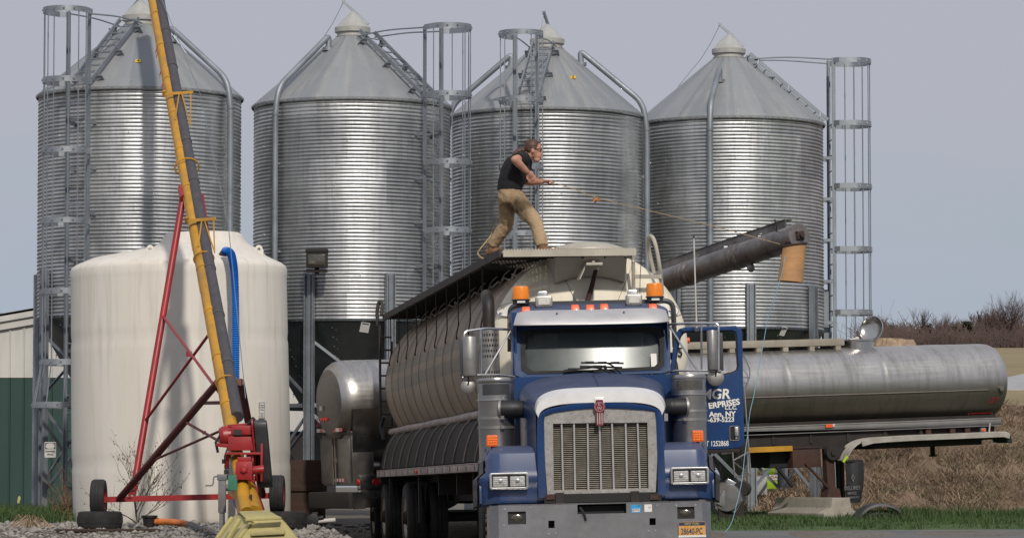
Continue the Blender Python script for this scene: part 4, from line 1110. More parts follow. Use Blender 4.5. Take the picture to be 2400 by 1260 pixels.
for dz0, dz1, dy in ((-.17,.0,-.10),(.0,.17,-.16)):
    m.add([(xa,dy,roofline(xa)+dz0),(xb,dy,roofline(xb)+dz0),(xb,dy,roofline(xb)+dz1),(xa,dy,roofline(xa)+dz1),(xa,.1,roofline(xa)+dz0),(xb,.1,roofline(xb)+dz0),(xb,.1,roofline(xb)+dz1),(xa,.1,roofline(xa)+dz1)],[(0,1,2,3),(7,6,5,4),(0,4,5,1),(1,5,6,2),(2,6,7,3),(3,7,4,0)])
m.build('rake_trim', M['barnw'], bn)
m = MB(); m.add([(xa,-.16,roofline(xa)+.18),(xb,-.16,roofline(xb)+.18),(xb,12,roofline(xb)+.18),(xa,12,roofline(xa)+.18),(xa,-.16,roofline(xa)+.12),(xb,-.16,roofline(xb)+.12),(xb,12,roofline(xb)+.12),(xa,12,roofline(xa)+.12)],[(0,1,2,3),(7,6,5,4),(0,4,5,1),(1,5,6,2),(2,6,7,3),(3,7,4,0)]); m.build('roof', M['farroof'], bn)
m = MB(); m.bx(xb-.1,xb,0,12,0,roofline(xb)+.1); m.build('side_wall', M['barng'], bn)
# second roof peeping over it
q = at(-40,760,90); o = thing('shed', 'brown roofed shed showing over the barn at the left edge', 'shed', (q.x,90,-.5))
m = MB(); zr = (1140-733)*90/8000+.5; zq = (1140-765)*90/8000+.5; x1 = at(26,0,90).x-q.x
m.add([(-3,0,zq),(x1-.25,0,zr-.38),(x1,.0,zr),(-3,0,zq+.3),(-3,5,zq),(x1-.25,5,zr-.38),(x1,5,zr),(-3,5,zq+.3)],[(0,1,2,3),(7,6,5,4),(0,4,5,1),(1,5,6,2),(2,6,7,3),(3,7,4,0)]); m.build('roof', M['barnroof'], o)
m = MB(); m.bx(-3,x1+.1,.3,4.8,0,zq+.05); m.add([(x1-.2,.2,zr-.5),(x1+.35,.2,zr-.42),(x1+.12,.2,zr+.02),(x1-.2,4,zr-.5),(x1+.35,4,zr-.42),(x1+.12,4,zr+.02)],[(0,1,2),(5,4,3),(0,3,4,1),(1,4,5,2),(2,5,3,0)]); m.build('wall', M['barnw'], o)
m = MB(); m.tube([(x1+.3,.1,zr-.42),(x1+.38,.05,zr-.30),(x1+.5,.05,zr-.28)],.06,6); m.build('gutter_end', M['black'], o)
# cream shed between white tank and second bin
q = at(700,1140,76); o = thing('cream_shed', 'cream shed wall showing between the white tank and the second bin', 'shed', (q.x,76,-.5))
z1 = (1140-1008)*76/8000+.5; z2 = (1140-860)*76/8000+.5
m = MB(); m.bx(-1.3,.62,0,.1,z1,z2); m.build('wall', M['barnw'], o)
m = MB(); m.bx(-1.3,.62,.15,4,0,z1-.02); m.build('bay_shade_block', M['undercar'], o)  # solid near-black block stands in for the shade inside the open bay
m = MB(); m.bx(-1.4,.7,-.1,4.1,z2,z2+.08); m.build('roof', M['farroof'], o)
# ------------------------------------------------------------------ floodlight and warning sign on the bin legs
q = at(743,630,61.2); o = thing('floodlight', 'boxy brown floodlight on top of the second bin\'s leg', 'floodlight', q)
m = MB(); W_ = .19; 
m.prism([(-W_,.02),(W_,.02),(W_,.30),(-W_,.30)],-.16,.12); m.box((0,-.02,.32),(.40,.32,.06)); m.build('housing', M['undercar'], o, bevel=.012)
m = MB(); m.box((0,-.165,.155),(.30,.02,.19)); m.build('lens', M['fogglass'], o, bevel=.006)
m = MB(); m.bx(-.19,.19,-.09,.06,-.06,-.01); m.bx(-.04,.04,-.05,.05,-.10,.03); m.build('mount', M['undercar'], o, bevel=.005)
q = at(118,1053,59.75); o = thing('warning_sign', 'small white sign reading CONFINED SPACE on the leftmost bin leg', 'sign', q)
m = MB(); m.plate(-.100,.100,-.135,.135,-.006,.006); bp = m.build('sign_board', M['signwhite'], o)
m = MB(); e = rrect(-.080,.080,.02,.112,.044,6); rct = []
for x, z in e:
    rct.append((-.088 if x < -.045 else (.088 if x > .045 else x*1.1), .014 if z < .05 else .118))
m.ring(rct, e, -.009, -.0065); m.build('black_frame', M['blackink'], o)
text('sign_text','CONFINED',.036,M['blackink'],facing(0,-.0085,-.030),o,.0015,bold=.0012,sx=.95); text('sign_text','SPACE',.038,M['blackink'],facing(0,-.0085,-.082),o,.0015,bold=.0012,sx=.95)
# ------------------------------------------------------------------ boards, pump and pipe in the shade by the tank
q = at(712,1215,57.2); o = tag(MB().bx(-.28,.36,0,.08,0,1.02).bx(-.3,-.22,-.06,0,0,1.05).bx(.28,.36,-.05,0,0,.98).bx(-.3,.38,-.04,.0,.5,.6).build('board_panel', M['wood'], bevel=.008), 'dark rusty board panel standing between the white tank and the milk tanker','board'); o.location = (q.x,57.2,-.57); o.rotation_euler.z = .1
q = at(735,1224,54.0); o = thing('pump', 'black transfer pump with yellow fittings on the gravel by the white tank', 'pump', (q.x,54,-.60))
m = MB(); m.cyl((.0,-.14,.09),(.0,.10,.09),.075,n=18); m.cyl((0,-.17,.09),(0,-.14,.09),.09,n=18); m.box((.0,.0,.02),(.2,.22,.04)); m.box((.02,0,.17),(.09,.1,.06)); m.cyl((.05,-.05,.1),(.16,-.06,.12),.035,n=10); m.build('pump_body', M['black'], o, bevel=.005)
m = MB(); m.tube([(-.05,-.1,.06),(-.14,-.1,.03),(-.20,-.08,.10)],.018,6); m.box((-.12,-.12,.04),(.06,.05,.05)); m.build('yellow_fitting', M['yellow'], o)
q = at(765,1218,54.5); o = tag(MB().cyl((-.12,0,.04),(.14,.03,.06),.035,n=12).cyl((-.14,-.002,.04),(-.10,.002,.042),.045,n=12).build('plastic_pipe', M['signwhite']),'short white plastic pipe lying beside the black pump','pipe'); o.location = (q.x,54.5,-.585)
# ------------------------------------------------------------------ milk tanker (rear at the left, front at the right on a block)
Q0 = at(783, 941, 55.4); Q1 = at(2318, 892, 60.9)
X_ = (Q1-Q0).normalized(); Z_ = Vector((0,0,1)); Z_ = (Z_-X_*Z_.dot(X_)).normalized(); Y_ = Z_.cross(X_)
MT = Matrix((X_, Y_, Z_)).transposed().to_4x4(); MT.translation = Q0
mk = thing('milk_tanker', 'long stainless milk tanker trailer numbered 37, parked without a tractor behind the truck', 'tank trailer', M=MT)
fm = Frame(MT); ML = (Q1-Q0).length; r = .665
AXM = Matrix(((0,0,1,0),(1,0,0,0),(0,1,0,0),(0,0,0,1)))      # lathe z -> x
pr = [(r*.78,-.095),(r*.90,-.035),(r*.97,.04),(r,.14)]
PRN = 0
xj = [2.2,4.3,6.2,8.15,10.1]
x = .2
while x < ML-.5:
    d = 0
    for j in xj:
        if abs(x-j) < .03: d = .006
    pr.append((r-d+.0025*math.sin(x*2.3)+.002*math.sin(x*5.1), x)); x += .05 if min(abs(x-j) for j in xj) > .12 else .025
pr += [(r,ML-.42),(r*.998,ML-.20),(r*.985,ML-.11),(r*.95,ML-.045),(r*.88,ML-.0),(r*.6,ML+.04),(0,ML+.05)]
MB().lathe(pr, 72, AXM).build('barrel', M['ss'], mk, ang=50)
m = MB(); m.lathe([(0,-.20),(r*.3,-.19),(r*.55,-.155),(r*.72,-.115),(r*.785,-.093)], 60, AXM); rear = m.build('rear_head', M['ssdark'], mk)
# side strip along the barrel and band at the bottom
zb = fm.p(1746, 1001, -r).z
m = MB(); m.bx(0.9,ML-.12,-.50,-.44,-.80,-.655); m.bx(.9,ML-.1,-.515,-.50,-.67,-.655); m.bx(.9,ML-.12,-.51,-.50,-.80,-.79)
m.build('skirt_rail', M['skirt'], mk, bevel=.004)
m = MB(); m.bx(.9,ML-.2,-.47,.47,-.80,-.60); m.build('belly_pan', M['undercar'], mk)
m = MB(); zz = fm.p(1746,932,-r).z; y0 = -math.sqrt(r*r-zz*zz)
m.tube([(.0+.1,y0-.003,zz),(ML-.45,y0-.003,zz)],.012,8); m.build('side_seam', M['ss'], mk)
q = fm.p(2343,910,-r*.95); m = MB(); m.cyl((ML-.20,-r+.06,q.z),(ML-.20,-r-.03,q.z),.045,n=14); m.build('end_plug', M['ss'], mk)
# shiny lower side panel at the rear
m = MB(); ys = [(-r*1.0,-.13),(-r*1.012,-.30),(-r*1.0,-.52),(-r*.96,-.76),(-r*.86,-.98),(-r*.68,-1.12)]
rings = []
for xx in (.03, .6, 1.2, 1.75):
    rings.append([(xx, y*(1-.08*max(0,xx-1.2)), z) for y, z in ys])
vs = [p for rg in rings for p in rg]+[(p[0],p[1]+.02,p[2]) for rg in rings for p in rg]; n = 6; K = 24
fs = []
for i in range(3):
    for k in range(5): fs += [(i*n+k,(i+1)*n+k,(i+1)*n+k+1,i*n+k+1),(K+i*n+k,K+i*n+k+1,K+(i+1)*n+k+1,K+(i+1)*n+k)]
m.add(vs,fs); m.build('lower_panel', M['ssbright'], mk, ang=60)
# rear cabinet
m = MB(); m.prism([(-r*.93,-1.38),(r*.93,-1.38),(r*.99,-.45),(-r*.99,-.45)],-.0,.0)
m = MB(); m.bx(.02,.40,-r*.93,r*.93,-1.36,-.48); cab_ = m.build('rear_cabinet', M['ssdark'], mk, bevel=.02)
for s in (-1,1):
    m = MB(); m.bx(-.018,.018,s*.31-.285,s*.31+.285,-1.32,-.60); d_ = m.build('cabinet_door', M['ssdark'], cab_, bevel=.008)
    m = MB(); m.tube([(-.035,s*.05,-1.34),(-.035,s*.05,-.52)],.014,6); 
    m.box((-.035,s*.05,-.95),(.03,.05,.08)); m.build('door_rod', M['ss'], cab_)
m = MB(); m.bx(-.06,.02,-r*1.0,r*1.0,-.53,-.50); m.build('drip_ledge', M['undercar'], mk)
def tape(y0, y1, z, h, x=-.10, par=mk):
    n = 8; w = (y1-y0)/n
    for i in range(n):
        b = MB().bx(x-.003,x,y0+i*w,y0+(i+1)*w-.004,z,z+h); b.build('reflective_tape', M['redlens'] if i % 2 == 0 else M['signwhite'], par)
tape(-r*.80,r*.80,-.485,.06); tape(-r*.6,r*.1,-1.29,.05,-.022)
for y in (-.10,0,.10): MB().cyl((-.20,y,-.28),(-.12,y,-.28),.028,n=10).build('tail_marker', M['redlens'], mk)
MB().box((-.21,.02,-.10),(.04,.12,.07)).build('dome_valve', M['ssbright'], mk)
MB().bx(-.01,.0,-.36,-.27,-1.1,-.8).build('reflector', M['redlens'], mk)
text('number','37',.20,M['redink'],Matrix.Translation((-.135,.36,-.33)) @ Matrix.Rotation(-PI/2,4,'Z') @ FACE,mk,.001)
# rear lamps, bumper
lp = MB(); lp.bx(.12,.62,-r*1.0,-r*.82,-1.43,-1.20); lp.bx(.12,.62,-r*.98,-r*.80,-1.72,-1.43); bx_ = lp.build('lamp_box', M['ssbright'], mk, bevel=.02)
MB().cyl((.40,-r*1.0-.02,-1.31),(.40,-r*1.0+.02,-1.31),.058,n=18).build('tail_lamp', M['redlens'], bx_)
MB().cyl((.09,-r*.9,-1.31),(.13,-r*.9,-1.31),.055,n=18).build('tail_lamp', M['redlens'], bx_)
m = MB(); m.bx(-.16,.10,-.85,.85,-1.72,-1.46); bm_ = m.build('rear_bumper', M['undercar'], mk, bevel=.02)
MB().bx(-.10,.11,-.875,-.845,-1.73,-1.46).build('bumper_end', M['ssbright'], bm_)
# bogie wheels, mostly hidden behind the feed trailer
for xx in (1.4,2.65):
    for yy in (-.95,-.68,.68,.95):
        w_ = wheel(mk, Vector((0,0,0)), .47, .25, rimmat='alu'); 
        w_.matrix_basis = Matrix.Translation((xx,yy,-1.35+.03*xx-.02)) @ Matrix.Rotation(PI/2,4,'Z')
m = MB(); m.bx(.3,3.4,-.45,-.3,-1.2,-.8); m.bx(.3,3.4,.3,.45,-1.2,-.8); m.cyl((1.4,-.9,-1.3),(1.4,.9,-1.3),.07,n=10); m.cyl((2.65,-.9,-1.27),(2.65,.9,-1.27),.07,n=10); m.build('bogie_frame', M['undercar'], mk)
# chassis: rusty beams under the belly
fy = -.42
def fx(px,py,y=fy): return fm.p(px,py,y)
a = fx(1560,1015); b = fx(2062,1012)
m = MB(); m.bx(3.4,fx(2080,1030).x,-.44,-.40,-1.06,-.80); m.bx(3.4,fx(2080,1030).x,.40,.44,-1.06,-.80); m.bx(3.4,fx(2060,1030).x,-.50,-.38,-1.08,-1.05)
for xx in spread(4.2,10.9,9): m.bx(xx-.03,xx+.03,-.46,.44,-.98,-.80)
m.build('chassis_beam', M['undercar'], mk)
p0 = fx(1752,1054,-.55); p1 = fx(1857,1052,-.55); m = MB(); m.bx(p0.x,p1.x,-.56,-.50,p0.z-.045,p0.z+.045); m.build('yellow_strip', M['yellow'], mk)
p0 = fx(1857,1048,-.5); p1 = fx(1925,1093,-.5)
m = MB(); m.bx(p0.x,p1.x,-.50,.50,p1.z,p0.z); 
for k in range(5): m.cyl((p1.x-.05,-.51,p1.z+.05+k*.06),(p1.x-.05,-.49,p1.z+.05+k*.06),.014,n=6)
m.build('landing_gear_mount', M['rust'], mk, bevel=.006)
p2 = fx(1803,1050,-.3); p3 = fx(1858,1093,-.3); m = MB(); m.bx(p2.x,p3.x,-.30,.4,p3.z,p2.z); m.build('battery_box', M['dark'], mk)
for yy, nm in ((-.46,1),(.46,0)):
    m = MB(); t_ = fx(1940,1045,yy); bt = fx(1948,1166,yy)
    m.bar((t_.x,yy,t_.z),(bt.x-.02,yy,bt.z),.16,.14,up=(0,1,0)); m.bar((t_.x,yy,t_.z-.5),(bt.x-.02,yy,bt.z),.12,.11,up=(0,1,0)); 
    m.prism([(bt.x-.16,bt.z-.02),(bt.x+.14,bt.z-.02),(bt.x+.10,bt.z+.16),(bt.x-.09,bt.z+.20)],yy-.12,yy+.12); 
    lg = m.build('landing_leg', M['rust'], mk)
    a_ = fx(1884,1085,yy); b_ = fx(1940,1145,yy); MB().bar((a_.x,yy-.05,a_.z),(b_.x,yy-.05,b_.z),.05,.03).build('leg_brace', M['rust'], lg)
    a_ = fx(1830,1093,yy); b_ = fx(1868,1140,yy); MB().bar((a_.x,yy+.15,a_.z),(b_.x,yy+.15,b_.z),.05,.04).build('leg_brace', M['dark'], lg)
c_ = fx(1950,1060,-.56); m = MB(); m.cyl((c_.x,-.60,c_.z),(c_.x,-.50,c_.z),.13,n=18); m.cyl((c_.x,-.63,c_.z),(c_.x,-.60,c_.z),.05,n=10); m.bx(c_.x+.02,c_.x+.35,-.55,-.45,c_.z-.09,c_.z+.08); m.build('crank_gearbox', M['undercar'], mk)
# kingpin plate and front underside
p0 = fx(2040,1040); p1 = fx(2300,1046)
m = MB(); m.bx(p0.x,p1.x,-.44,.44,-1.12,-.95); m.bx(p0.x+.2,p1.x+.3,-.40,.40,-1.04,-.80); k_ = fx(2216,1045); m.cyl((k_.x,0,-1.30),(k_.x,0,-1.1),.045,n=10); m.cyl((k_.x,0,-1.30),(k_.x,0,-1.27),.07,n=10)
m.build('kingpin_plate', M['undercar'], mk)
for px_ in (2178,2235,2270): 
    q = fx(px_,1008,-.5); MB().bx(q.x-.05,q.x+.05,-.48,-.44,-1.0,-.79).build('rusty_bracket', M['rust'], mk)
# front fender, corrugated
m = MB(); N = 34; prof_ = []
A = [(1984,1078),(1990,1062),(2002,1046),(2020,1034),(2045,1027),(2080,1024),(2150,1020),(2230,1017),(2300,1014),(2352,1012),(2366,1016)]
pts = smooth_path([fx(px_,py_,-.80) for px_,py_ in A],4)
wid = 22
rows = []
for p in pts:
    row = []
    for k in range(wid+1):
        y = -.82+.52*k/wid; d = .014*math.sin(k/wid*2*PI*5)
        row.append(Vector((p.x,y,p.z+d)))
    rows.append(row)
n = wid+1; vs = [p for rw in rows for p in rw]; K = len(vs); vs += [p-Vector((0,0,.012)) for p in vs]
fs = []
for i in range(len(rows)-1):
    for k in range(wid): fs += [(i*n+k,i*n+k+1,(i+1)*n+k+1,(i+1)*n+k),(K+i*n+k,K+(i+1)*n+k,K+(i+1)*n+k+1,K+i*n+k+1)]
    fs += [(i*n,(i+1)*n,K+(i+1)*n,K+i*n),(i*n+wid,K+i*n+wid,K+(i+1)*n+wid,(i+1)*n+wid)]
m.add(vs,fs); fd = m.build('front_fender', M['wgrey'], mk, ang=70)
m = MB(); rail_ = [fx(px_,py_,-.83) for px_,py_ in A]; 
for i in range(3,len(rail_)-1): m.bar(rail_[i]+Vector((0,0,-.04)), rail_[i+1]+Vector((0,0,-.04)), .025,.085)
m.build('fender_lip', M['wgrey'], fd)
q = fx(2366,1020,-.8); m = MB(); m.add([(q.x-.10,-.8,q.z+.02),(q.x+.02,-.8,q.z+.03),(q.x+.06,-.8,q.z-.13),(q.x-.04,-.8,q.z-.11),(q.x-.10,-.35,q.z+.02),(q.x+.02,-.35,q.z+.03),(q.x+.06,-.35,q.z-.13),(q.x-.04,-.35,q.z-.11)],[(0,1,2,3),(7,6,5,4),(0,4,5,1),(1,5,6,2),(2,6,7,3),(3,7,4,0)]); m.build('fender_flap', M['rubber'], mk)
a_, b_ = fx(1988,1074,-.83), fx(1979,1090,-.83)
MB().bar(fx(1986,1068,-.85), fx(1976,1082,-.85), .015,.04).build('lime_strip', M['lime'], mk)
q = fx(2304,1007,-.6); MB().bx(q.x-.05,q.x+.05,-.62,-.57,q.z-.03,q.z+.04).build('marker_bracket', M['alu'], mk)
MB().cyl((q.x,-.64,q.z),(q.x,-.61,q.z),.028,n=10).build('side_marker', M['redor'], mk)
q = fx(2318,1003,-.5); MB().bar((q.x,-.5,q.z-.06),(q.x+.02,-.5,q.z+.09),.02,.02).build('fender_strut', M['signwhite'], mk)
# mud flap
t0, t1, b0_, b1_ = fx(1981,1079,-.70), fx(2022,1078,-.70), fx(1981,1178,-.70), fx(2015,1182,-.70)
m = MB(); rows = []
for k in range(9):
    f = k/8; l = t0.lerp(b0_,f); r_ = t1.lerp(b1_,f); bw = .03*math.sin(f*PI)
    rows.append([Vector((lerp(l.x,r_.x,j/5)+(bw if j == 5 else 0), -.72-.02*math.sin(f*3)+.02*math.sin(j*1.3), l.z)) for j in range(6)])
n = 6; vs = [p for rw in rows for p in rw]; K = len(vs); vs += [p+Vector((0,.012,0)) for p in vs]; fs = []
for i in range(8):
    for k in range(5): fs += [(i*n+k,i*n+k+1,(i+1)*n+k+1,(i+1)*n+k),(K+i*n+k,K+(i+1)*n+k,K+(i+1)*n+k+1,K+i*n+k+1)]
m.add(vs,fs); mf = m.build('mud_flap', M['black'], mk, ang=60)
c_ = fx(1999,1119,-.76); m = MB(); m.ring([(c_.x-.035,c_.z),(c_.x,c_.z+.07),(c_.x+.035,c_.z),(c_.x,c_.z-.07)],[(c_.x-.018,c_.z),(c_.x,c_.z+.04),(c_.x+.018,c_.z),(c_.x,c_.z-.04)],-.763,-.758); m.build('flap_diamond', M['greycast'], mf)
for s_, px_, py_, sz in (('DELUREY',1998,1143,.095),('SERVICE',1997,1155,.06),('CAMBRIDGE, N.Y.',1997,1165,.045)):
    q = fx(px_,py_,-.765); text('flap_text', s_, sz, M['greycast'], facing(q.x,-.762,q.z), mf, .001, bold=.001, sx=.82)
q = fx(2000,1078,-.7); MB().bx(q.x-.2,q.x+.16,-.74,-.5,q.z-.02,q.z+.01).build('flap_hanger', M['undercar'], mk)
# two upright perforated posts by the landing gear
for px_ in (1963,1973):
    q0, q1 = fx(px_,1078,.35), fx(px_,1165,.35); m = MB(); m.bx(q0.x-.03,q0.x+.03,.33,.38,q1.z,q0.z); m.build('support_post', M['undercar'], mk)
# lettering on the barrel
def onbarrel(name, s_, px_, py_, sz, mat, sx=1, dz=0, par=mk, shear=0):
    q = fm.p(px_,py_,-r*.9)
    for _ in range(5): q = fm.p(px_,py_,-math.sqrt(max(.01,r*r-q.z*q.z)))
    a_ = math.asin(q.z/r)
    Mx = Matrix.Translation((q.x,q.y,q.z)) @ Matrix.Rotation(-a_,4,'X') @ Matrix.Translation((0,-.006-dz,0)) @ FACE
    return text(name, s_, sz, mat, Mx, par, .001, sx=sx, shear=shear), Mx
onbarrel('number','37',2328,938,.165,M['redink'],1.15,shear=.1)
q_, Mx = onbarrel('milk_text','MILK AND MILK PRODUCTS',2297,968,.052,M['white'],.78,.004)
b = MB().plate(-.245,.245,-.026,.026,-.002,.002); b.v = [tuple(Mx @ FACE.inverted() @ Vector(v)) for v in b.v]; b.build('red_band', M['redink'], mk)
q = fm.p(1946,998,-.53); MB().bx(q.x-.09,q.x+.05,-.535,-.515,q.z-.02,q.z+.035).build('side_reflector', M['redor'], mk); MB().bx(q.x+.05,q.x+.09,-.535,-.515,q.z-.01,q.z+.04).build('white_reflector', M['signwhite'], mk)
# walkway beam and manhole on top
p0, p1 = fm.p(1560,820,-.10), fm.p(1967,814,-.10)
m = MB(); m.bx(p0.x,p1.x,-.28,-.20,r+.03,r+.15); m.bx(p0.x,p1.x,.2,.28,r+.03,r+.15); m.bx(p0.x,p1.x,-.2,.2,r+.11,r+.13)
wk = m.build('top_walkway', M['tankrail'], mk, bevel=.005)
for k in range(7):
    x = lerp(p0.x+.15,p1.x-.12,k/6); MB().bx(x-.05,x+.05,-.27,.27,r-.05,r+.03).build('walkway_foot', M['tankrail'], wk)
q0 = fm.p(1968,815,0); q1 = fm.p(2046,812,0); xm = (q0.x+q1.x)/2
m = MB(); m.lathe([(.29,r-.08),(.29,r+.09),(.31,r+.10),(.31,r+.13),(.25,r+.13)],32,Matrix.Translation((xm,0,0))); mh = m.build('manhole_collar', M['ssbright'], mk)
lidc = fm.p(2043,771,0); LMx = Matrix.Translation((lidc.x,0,lidc.z)) @ Vector((.87,.42,-.28)).to_track_quat('Z','Y').to_matrix().to_4x4() @ Matrix.Scale(1.12,4)
m = MB(); m.lathe([(.0,.055),(.10,.045),(.19,.015),(.205,-.02),(.215,-.02),(.215,.0),(.20,.025),(.11,.06),(0,.07)],32,LMx); m.build('manhole_lid', M['ssbright'], mk, ang=50)
q = fm.p(2000,797,0); m = MB(); m.cyl((q.x,0,r+.1),(q.x,0,q.z+.02),.035,n=10); m.cyl((q.x-.08,0,q.z),(q.x+.10,0,q.z+.02),.03,n=10); m.ell((q.x+.08,0,q.z+.02),(.04,.04,.045),10,8); m.build('vent_valve', M['signwhite'], mk)
# folding ladder and handrail at the side
m = MB(); P_ = [(1742,830),(1757,862),(1757,884),(1744,910)]; m.tube([fm.p(px_,py_,-r-.10) for px_,py_ in P_],.012,6); m.tube([fm.p(1742,884,-r-.1),fm.p(1757,884,-r-.1)],.010,5); m.build('grab_rail', M['galv'], mk)
m = MB(); L0, L1, L2, L3 = [fm.p(a,b,-r-.25) for a,b in ((1716,1050),(1722,1118),(1752,1018),(1760,1114))]
m.tube([L0,L1],.014,5); m.tube([fm.p(1744,905,-r-.2),L2,L3],.014,5)
for f in (.42,.98): m.tube([L0.lerp(L1,f),L2.lerp(L3,f)],.014,5)
m.tube([L0.lerp(L1,.45),L3],.010,5); m.build('side_ladder', M['alu'], mk)

# ------------------------------------------------------------------ concrete block under the landing gear
q = at(1905,1211,58.4); cb_ = thing('concrete_barrier', 'weathered concrete road barrier block under the milk tanker landing leg', 'concrete block', (q.x-.05,58.9,-.545), (0,0,math.radians(-65)))
m = MB(); out = [(-.34,0),(.34,0),(.34,.10),(.20,.19),(.17,.365),(-.17,.365),(-.20,.19),(-.34,.10)]
m.prism(out,-1.15,.80,Matrix.Rotation(PI/2,4,'Z') if False else None); m.v = [(-y, x, z) for x, y, z in m.v]
m.build('block_body', M['concrete'], cb_, bevel=.018)
# ------------------------------------------------------------------ black mudguard lying in the grass
q = at(2060,1196,57.0); g = thing('mudguard', 'black plastic wheel mudguard lying in the grass beside the concrete block', 'mudguard', (q.x,57,-.55), (0,0,.12))
m = MB(); sec = []
for i in range(22):
    a_ = PI*1.02-PI*1.06*i/21; rr = .36 if i > 4 else .36+.01*(4-i); cx, cz = rr*math.cos(a_)*1.05, rr*.62*math.sin(a_)*1.15-.0
    sec.append([Vector((cx,y,cz+.02)) for y in (-.26,-.255,-.2,.2,.25)])
    sec[-1][0] = Vector((cx*.93,-.28,cz*.90+.01))
n = 5; vs = [p for s in sec for p in s]; K = len(vs); vs += [Vector((p.x*.95,p.y,p.z*.94)) for p in vs]; fs = []
for i in range(21):
    for k in range(4): fs += [(i*n+k,(i+1)*n+k,(i+1)*n+k+1,i*n+k+1),(K+i*n+k,K+i*n+k+1,K+(i+1)*n+k+1,K+(i+1)*n+k)]
    fs += [(i*n,K+i*n,K+(i+1)*n,(i+1)*n),(i*n+4,(i+1)*n+4,K+(i+1)*n+4,K+i*n+4)]
m.add(vs,fs); m.bar((-.37,-.26,.02),(-.46,-.28,-.02),.05,.10); m.build('guard_shell', M['guard'], g, ang=50)
m = MB(); m.bx(-.33,.33,-.16,.25,0,.16); m.build('inner_liner', M['black'], g, bevel=.05)
# ------------------------------------------------------------------ lime green machine beyond
q = at(1800,1150,73); lm = thing('farm_machine', 'lime green farm machine seen under the milk tanker', 'farm machine', (q.x,73,-.5))
f2 = Frame(Matrix.Translation((q.x,73,-.5))); K2 = lambda px_,py_,y=0: f2.p(px_,py_,y)
m = MB(); o_ = [(1774,1116),(1790,1113),(1826,1114),(1829,1128),(1822,1146),(1795,1146),(1786,1136),(1774,1138)]
m.prism([(K2(*p).x,K2(*p).z) for p in o_][::-1],-.3,.9); m.build('body', M['lime'], lm, bevel=.03)
m = MB(); a_, b_ = K2(1748,1094), K2(1796,1092); m.cyl(a_,b_,.11,n=16); m.build('white_roller', M['signwhite'], lm)
m = MB(); a_, b_ = K2(1796,1093), K2(1815,1095); m.cyl(a_,b_,.15,n=16); m.box(K2(1845,1090),(.22,.2,.10)); m.build('lime_hub', M['lime'], lm)
m = MB(); m.box(K2(1820,1100),(.18,.12,.14)); m.bar(K2(1796,1098),K2(1840,1112),.06,.08); m.build('linkage', M['greycast'], lm)
m = MB(); c_ = K2(1838,1128); m.cyl(c_+Vector((0,-.1,0)),c_+Vector((0,.3,0)),.20,n=20); m.cyl(K2(1836,1158,.3),K2(1836,1158,.7),.28,n=20); m.build('wheel', M['rubber'], lm)
c_ = K2(1818,1118,-.31); MB().bx(c_.x-.14,c_.x+.12,-.315,-.305,c_.z-.05,c_.z+.06).build('name_panel', M['white'], lm); text('name_text','CLAAS',.075,M['redink'],facing(c_.x,-.318,c_.z+.01),lm,.001,bold=.002)
m = MB(); m.bx(-.9,1.0,.2,.8,.0,.35); m.build('undercarriage', M['undercar'], lm)
# pile of dry stalks in front of it
def pile(x, y):
    c = at(1835,1180,66); dx, dy = (x-c.x)/1.15, (y-66)/2.2; return -.60 + max(0, 1-dx*dx-dy*dy)*.42
cx_ = at(1835,1180,66).x
grid('straw_pile', spread(cx_-1.3,cx_+1.3,30), spread(63.6,68.4,30), pile, M['strawbase'])
P = scatter(5000, cx_-1.2, cx_+1.2, 63.8, 68, lambda x, y: pile(x,y) > -.55, pile)
V, Fc = blades(P, rng.uniform(.08,.28,len(P)), np.full(len(P),.009), rng.uniform(.6,1.6,len(P)), .5); fast('straw_stalks', V, Fc, M['straw'], label='loose dry stalks on the pile behind the concrete block', cat='straw')
q = at(1783,1135,65.5); o = MB().bx(-.12,.12,-.06,.06,.0,.36).bx(-.13,.13,-.07,.07,.36,.375).build('electrical_box', M['farroof'], bevel=.008); o.location = (q.x,65.5,q.z-.2); tag(o,'small grey electrical box on the leg of the last bin','electrical box')
# ------------------------------------------------------------------ distance: shed roof, haystack, trees
q = at(2425,925,118); o = thing('far_shed', 'low grey roofed shed far off beyond the nose of the milk tanker', 'shed', (q.x,118,hill(q.x,118)-.2))
f3 = Frame(Matrix.Translation(o.location)); K3 = lambda px_,py_,y=0: f3.p(px_,py_,y)
m = MB(); a_, b_, c_, d_ = K3(2352,885,0),K3(2520,850,4),K3(2580,905,-3),K3(2354,912,-3.2)
m.add([a_,b_,c_,d_]+[p-Vector((0,0,.12)) for p in (a_,b_,c_,d_)],[(0,1,2,3),(7,6,5,4),(0,4,5,1),(1,5,6,2),(2,6,7,3),(3,7,4,0)]); m.build('roof', M['farroof'], o)
m = MB(); d2 = K3(2380,912,-3.0); m.bx(d2.x,d2.x+3,-2.6,3,d2.z-1.2,d2.z-.1); m.build('dark_wall', M['undercar'], o)
m = MB(); d3 = K3(2346,918,-3.0); m.bx(d3.x,d3.x+.7,-3.2,-2.6,d3.z-.12,d3.z+.05); m.build('pale_board', M['signwhite'], o)
q = at(2090,812,190); o = thing('straw_stack', 'low tan straw stack on the hillside behind the tanker lid', 'straw stack', (q.x,190,hill(q.x,190)-.2))
m = MB(); rr = []
for k in range(9):
    f = k/8; z = .1+ (2.9-.3*f)*f if False else f*((1140-796)*190/8000-hill(q.x,190)+.2); w_ = lerp(2.0,1.15,f**1.5)
    rr.append([(w_*math.cos(t_)*(1+.06*math.sin(5*t_+k))+(.0 if math.cos(t_) > 0 else -.8), w_*math.sin(t_), z+.05*math.sin(3*t_)) for t_ in spread(0,2*PI,20)[:-1]])
m.loft(rr); m.build('stack_body', M['straw'], o, ang=60)
M['wood_far'] = simple('far_bare_wood', (.085,.058,.052), .98, 0, .4, .12)
